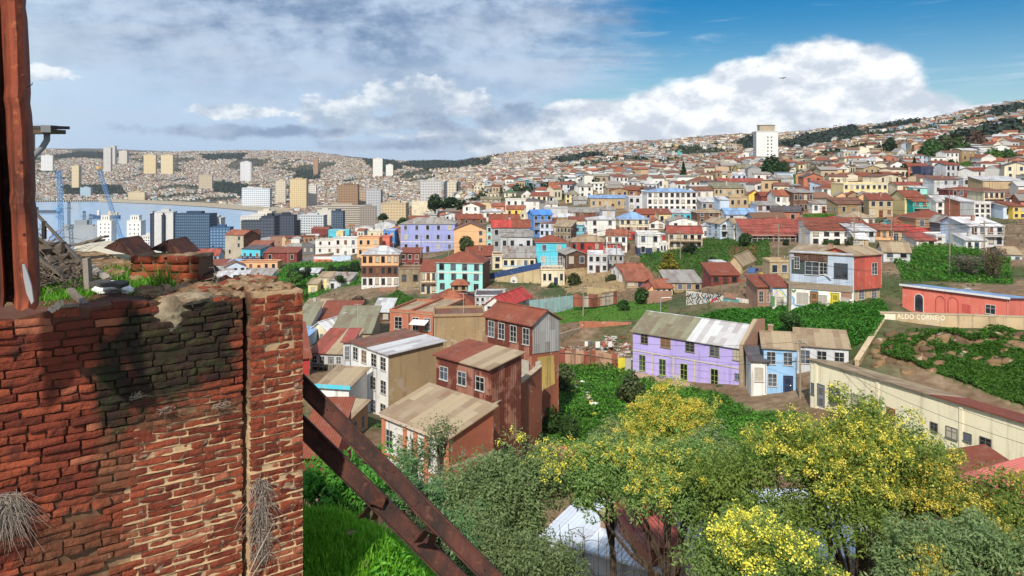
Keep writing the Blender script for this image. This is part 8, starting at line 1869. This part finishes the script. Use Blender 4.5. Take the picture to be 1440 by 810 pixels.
for i in range(26):
    x = rs.uniform(450, 1430); y = rs.uniform(275, 400); lab = 'dark utility pole rising ' + where(x, y)[0]
    if lab in used: continue
    used[lab] = 1; Y = solveY(x, y); pt_ = pole(x, y, y - 9 * F / Y, Y, lab)
    for q_ in (0, 1): wire(pt_ - Vector((0, 0, .5 * q_)), pt_ + Vector((rs.choice([-1, 1]) * rs.uniform(20, 40), rs.uniform(-6, 6), rs.uniform(-1.5, 1) - .5 * q_)), .8, ('upper' if q_ == 0 else 'lower') + ' wire of the utility pole ' + where(x, y)[0], .03)
mass = np.array(mass); n = len(mass)
print('hillside houses', n_ind, n)
hx, hy, hz = qx[mass], qy[mass], qz[mass]
w_ = rs.uniform(5.5, 10.5, n) * np.where(hy > 2200, 1.15, 1); dp = rs.uniform(5.5, 8.5, n); h = rs.choice([2.8, 3.2, 4.5, 5.6, 6.5], n, p=[.3, .25, .2, .15, .1]); rz_ = np.where(rs.rand(n) < .2, rs.choice([.8, 1.8, 2.4], n), rs.uniform(.9, 2.0, n)) * 1.0; rise = rs.uniform(.5, 1.9, n) * (rs.rand(n) > .3)
ang = rs.normal(0, .5, n) + np.where(rs.rand(n) < .3, math.pi / 2, 0); ca_, sa_ = np.cos(ang), np.sin(ang)
tv = np.array([(-.5, -.5, 0), (.5, -.5, 0), (.5, .5, 0), (-.5, .5, 0), (-.5, -.5, 1), (.5, -.5, 1), (.5, .5, 1), (-.5, .5, 1), (-.56, 0, 2), (.56, 0, 2), (-.28, -.51, .3), (-.1, -.51, .3), (-.1, -.51, .7), (-.28, -.51, .7), (.1, -.51, .3), (.28, -.51, .3), (.28, -.51, .7), (.1, -.51, .7), (-.56, -.58, .98), (.56, -.58, .98), (.56, .58, .98), (-.56, .58, .98)])
tf = [(0, 1, 5), (0, 5, 4), (1, 2, 6), (1, 6, 5), (2, 3, 7), (2, 7, 6), (3, 0, 4), (3, 4, 7), (4, 7, 8), (5, 9, 6), (18, 19, 9), (18, 9, 8), (20, 21, 8), (20, 8, 9), (10, 11, 12), (10, 12, 13), (14, 15, 16), (14, 16, 17)]
kind_ = np.array([0] * 10 + [1] * 4 + [2] * 4)
VX = tv[:, 0][None] * w_[:, None]; VY = tv[:, 1][None] * dp[:, None]; Zt = tv[:, 2][None]
VZ = np.where(Zt == 0, -3.0, np.where(Zt == 2, h[:, None] + rise[:, None] + .05, h[:, None] * Zt))
WX = hx[:, None] + VX * ca_[:, None] - VY * sa_[:, None]; WY = hy[:, None] + VX * sa_[:, None] + VY * ca_[:, None]; WZ = hz[:, None] + VZ
vv = np.stack([WX, WY, WZ], -1).reshape(-1, 3); ff = (np.arange(n)[:, None, None] * len(tv) + np.array(tf)[None]).reshape(-1, 3)
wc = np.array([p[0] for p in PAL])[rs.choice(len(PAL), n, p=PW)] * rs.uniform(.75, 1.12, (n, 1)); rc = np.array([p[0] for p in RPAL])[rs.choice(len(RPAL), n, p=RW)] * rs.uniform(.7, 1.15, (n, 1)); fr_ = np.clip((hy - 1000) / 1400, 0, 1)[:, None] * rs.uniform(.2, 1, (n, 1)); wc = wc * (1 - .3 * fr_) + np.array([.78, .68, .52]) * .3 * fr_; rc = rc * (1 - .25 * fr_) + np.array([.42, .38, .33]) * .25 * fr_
fc_ = np.where(kind_[None, :, None] == 0, wc[:, None, :], np.where(kind_[None, :, None] == 1, rc[:, None, :], np.array([.05, .05, .06])[None, None, :])).reshape(-1, 3)
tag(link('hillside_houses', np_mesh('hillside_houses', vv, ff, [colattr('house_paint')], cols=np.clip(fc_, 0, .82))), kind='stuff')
# -- woods and trees between them: leaf clumps
def clump_mass(name, cx, cy, cz, sz, hgt, per, mat, seed):
    r = np.random.RandomState(seed); n = len(cx); m = n * per; id_ = np.repeat(np.arange(n), per); d = r.normal(0, 1, (m, 3)); d /= np.linalg.norm(d, axis=1)[:, None]; d[:, 2] = np.abs(d[:, 2]); rr = r.uniform(.5, 1.05, m)
    P = np.stack([cx[id_] + d[:, 0] * rr * sz[id_], cy[id_] + d[:, 1] * rr * sz[id_], cz[id_] + .1 + d[:, 2] * rr * hgt[id_]], 1); a = np.cross(d, r.normal(0, 1, (m, 3))); a /= np.linalg.norm(a, axis=1)[:, None] + 1e-6; c = np.cross(d, a); s = (sz[id_] * r.uniform(.25, .55, m))[:, None]
    V_ = np.stack([P - a * s, P - c * s * .7, P + a * s, P + c * s * .7], 1); f = np.arange(m)[:, None] * 4 + np.array([[0, 1, 2, 3]]); tag(link(name, np_mesh(name, V_.reshape(-1, 3), f, [mat])), kind='stuff')
k1 = np.nonzero(vis & wood & (qz > 5))[0]; k2 = np.nonzero(vis & (qz > 5) & ~wood & ~occ & (qy > 450) & ((dens + .35 * dens2 <= .53) | (rs.rand(len(Q)) < np.where(qy > 1700, .2, .12))))[0]
k1 = np.repeat(k1, 3)
for nm, kk_, per, mt, s0 in (('far_woods', k1, 9, leafm((.016, .028, .020), (.04, .06, .035), .15), 5.5), ('hillside_trees', k2, 9, leafm((.014, .032, .012), (.045, .075, .025), .2), 3.6)):
    j = rs.uniform(-6, 6, (len(kk_), 2)); X_, Y_ = qx[kk_] + j[:, 0], qy[kk_] + j[:, 1]; sz = s0 * rs.uniform(.6, 1.4, len(kk_)); clump_mass(nm, X_, Y_, gz(X_, Y_), sz, sz * rs.uniform(1.0, 1.9, len(kk_)), per, mt, 5)
# ---------------------------------------------------------------- camera
cam = bpy.data.cameras.new('camera'); cam.lens = 36 * F / 1440; cam.sensor_width = 36; cam.clip_end = 30000; cam.clip_start = .1
co = bpy.data.objects.new('camera', cam); COL.objects.link(co); co.location = (0, 0, CZ); co.rotation_euler = (math.pi / 2, 0, 0); cam.shift_y = (YH - 405) / 1440; SC.camera = co

# ---------------------------------------------------------------- sun and sky
SUN_EL, SUN_AZ = rad(42), rad(193)         # azimuth measured clockwise from the view direction (+Y)
sl = bpy.data.lights.new('sun', 'SUN'); sl.energy = 4.4; sl.angle = rad(1.5); sl.color = (1.0, .925, .80)
so = bpy.data.objects.new('sun', sl); COL.objects.link(so); so.location = (0, -20, 200)
sd = Vector((math.sin(SUN_AZ) * math.cos(SUN_EL), math.cos(SUN_AZ) * math.cos(SUN_EL), math.sin(SUN_EL)))
so.rotation_euler = (-sd).to_track_quat('-Z', 'Y').to_euler()

wd = bpy.data.worlds.new('World'); SC.world = wd; wd.use_nodes = True
class WT(NT):
    def __init__(s): s.t = wd.node_tree; s.N = s.t.nodes; s.L = s.t.links
w = WT(); bg = w.N.get('Background') or w.n('ShaderNodeBackground')
SKYS = .12
sky = w.n('ShaderNodeTexSky', sky_type='NISHITA'); sky.sun_disc = False; sky.sun_elevation = SUN_EL; sky.sun_rotation = SUN_AZ; sky.altitude = 100; sky.air_density = 1.0; sky.dust_density = .4; sky.ozone_density = 2.0
tc = w.n('ShaderNodeTexCoord'); d = tc.outputs['Generated']; sp = w.n('ShaderNodeSeparateXYZ'); w.L.new(d, sp.inputs[0])
AZ = w.math('MULTIPLY', w.math('ARCTAN2', sp.outputs[0], sp.outputs[1]), 180 / math.pi)
EL = w.math('MULTIPLY', w.math('ARCSINE', sp.outputs[2]), 180 / math.pi)
def sph(px, py):
    u, y, z = ray(px, py); L = math.sqrt(u * u + y * y + z * z); return math.degrees(math.atan2(u, y)), math.degrees(math.asin(z / L))
def cvec(sa, se, off=0.0):
    c = w.n('ShaderNodeCombineXYZ'); w.L.new(w.math('MULTIPLY', AZ, sa), c.inputs[0]); w.L.new(w.math('MULTIPLY_ADD', EL, se, off), c.inputs[1]); return c.outputs[0]
def nz(vec, detail, rough, dist=0.0): return w.noise(vec, 1.0, detail, rough, dist)
puff = nz(cvec(.16, .24), 9, .58); puff2 = nz(cvec(.16, .24, -.22), 9, .58); fine = nz(cvec(.5, .7, 3.1), 6, .6)
puffb = nz(cvec(.42, .62, 5.0), 9, .62); streak = nz(cvec(.05, .35, 7.0), 8, .62, .4); soft = nz(cvec(.045, .13, 2.0), 6, .6, .3); wisp = nz(cvec(.07, .55, 11.0), 8, .6, .8)
def ell(cx, cy, rx, ry):
    a, e = sph(cx, cy); kx = 1 / (rx / F * 57.3); ky = 1 / (ry / F * 57.3)
    q = w.math('MULTIPLY', w.math('SUBTRACT', AZ, a), kx); r = w.math('MULTIPLY', w.math('SUBTRACT', EL, e), ky)
    return w.math('SUBTRACT', 1.0, w.math('SQRT', w.math('ADD', w.math('MULTIPLY', q, q), w.math('MULTIPLY', r, r))))
def union(lst):
    o = lst[0]
    for x in lst[1:]: o = w.math('SMOOTH_MAX', o, x, .12)
    return o
K = .92 / SKYS
def C(r, g, b): return (r * K, g * K, b * K)
hs = w.n('ShaderNodeHueSaturation'); w.L.new(sky.outputs[0], hs.inputs['Color']); hs.inputs['Saturation'].default_value = 1.7; hs.inputs['Value'].default_value = .60
col = hs.outputs[0]
# pale band low over the hills
col = w.mix(w.math('MULTIPLY', w.ramp(EL, 11, 0), .5), col, C(.50, .74, .93))
# high thin streaks in the blue
col = w.mix(w.math('MULTIPLY', w.ramp(wisp, .54, .74), .55), col, C(.70, .82, .93))
# grey sheet: everything left of a slanting edge, with combed edges
edge = w.math('ADD', w.math('MULTIPLY', EL, .55), 8.2)
m = w.math('DIVIDE', w.math('SUBTRACT', edge, AZ), 16.0)
m = w.math('ADD', m, w.math('MULTIPLY', w.math('SUBTRACT', streak, .5), 2.3))
back = w.ramp(w.math('ABSOLUTE', AZ), 75, 105)
m = w.ramp(m, .0, .75)
sheet = w.mix(w.ramp(w.math('ADD', soft, w.math('MULTIPLY', w.math('SUBTRACT', puffb, .5), .35)), .38, .62), C(.18, .28, .46), C(.52, .65, .82))
sheet = w.mix(w.ramp(EL, 10, 2), sheet, C(.50, .66, .86))
sheet = w.mix(w.math('MULTIPLY', w.ramp(AZ, -26, -34), .55), sheet, C(.60, .78, .93))
sheet = w.mix(w.math('MULTIPLY', w.ramp(streak, .45, .7), .5), sheet, C(.56, .64, .75))
col = w.mix(m, col, sheet)
# heaped white clouds
def heap(lst, amp, lo, hi, p=None): 
    f = w.math('ADD', union([ell(*e) for e in lst]), w.math('MULTIPLY', w.math('SUBTRACT', p or puff, .5), amp))
    return f, w.ramp(f, lo, hi)
billow = w.math('SUBTRACT', puff, puff2)
def whites(f, bright, shade):
    s_ = w.ramp(w.math('ADD', w.math('ADD', billow, w.math('MULTIPLY', w.math('SUBTRACT', puffb, .5), .5)), w.math('MULTIPLY', w.math('SUBTRACT', fine, .5), .12)), -.13, .16)
    c = w.mix(s_, shade, bright)
    return c
f1, m1 = heap([(1010, 175, 210, 62), (1150, 140, 150, 80), (1220, 165, 125, 55), (930, 190, 190, 55), (1060, 120, 60, 45), (1165, 95, 75, 38), (1250, 128, 50, 34), (800, 200, 150, 34), (840, 165, 90, 30), (1420, 158, 75, 13), (1330, 165, 80, 16)], 1.0, .0, .2)
col = w.mix(m1, col, whites(f1, C(1.12, 1.14, 1.15), C(.62, .69, .79)))
f2, m2 = heap([(590, 140, 95, 42), (480, 158, 60, 38), (660, 150, 60, 30), (330, 158, 75, 12), (55, 102, 40, 12), (690, 190, 150, 16), (560, 172, 120, 12)], 2.2, .05, .40, puffb)
col = w.mix(w.math('MULTIPLY', m2, .9), col, whites(f2, C(.95, .99, 1.02), C(.42, .52, .66)))
# low grey-blue bellies in front
f3, m3 = heap([(590, 172, 110, 22), (720, 165, 120, 26), (560, 205, 140, 12), (780, 158, 60, 16), (640, 200, 80, 14), (330, 185, 220, 12)], 2.6, .05, .8, puffb)
col = w.mix(w.math('MULTIPLY', m3, .82), col, w.mix(w.ramp(billow, -.14, .16), C(.20, .29, .46), C(.42, .52, .67)))
# the part of the sky behind the viewer: broken cloud
col = w.mix(w.math('MULTIPLY', back, w.ramp(soft, .36, .55)), col, C(.60, .66, .72))
w.L.new(col, bg.inputs[0]); bg.inputs[1].default_value = SKYS
wd.cycles.sampling_method = 'MANUAL'; wd.cycles.sample_map_resolution = 256

# ---- thin sea haze over the whole scene
b = MB(); b.box(-14200, 14200, -80, 9300, -34, float(GZ.max()) + 30, None); hm = bpy.data.materials.new('haze'); hm.use_nodes = True; hn = hm.node_tree; hn.nodes.clear()
ho = hn.nodes.new('ShaderNodeOutputMaterial'); pv = hn.nodes.new('ShaderNodeVolumePrincipled'); pv.inputs['Color'].default_value = (.80, .88, 1, 1); pv.inputs['Density'].default_value = 4.5e-5; pv.inputs['Anisotropy'].default_value = .1; hn.links.new(pv.outputs[0], ho.inputs['Volume'])
b.mats = [hm]; b.m = [0] * len(b.f); tag(b.build('haze'), kind='stuff'); SC.cycles.volume_bounces = 0
vs = SC.view_settings; SC.display_settings.display_device = 'sRGB'
vs.view_transform = 'Standard'; vs.look = 'None'; vs.gamma = 1; vs.exposure = 0.18; vs.use_curve_mapping = False
SC.cycles.max_bounces = 5; SC.cycles.diffuse_bounces = 2; SC.cycles.glossy_bounces = 2; SC.cycles.transmission_bounces = 2; SC.cycles.transparent_max_bounces = 4
SC.cycles.use_denoising = True; SC.cycles.caustics_reflective = False; SC.cycles.caustics_refractive = False
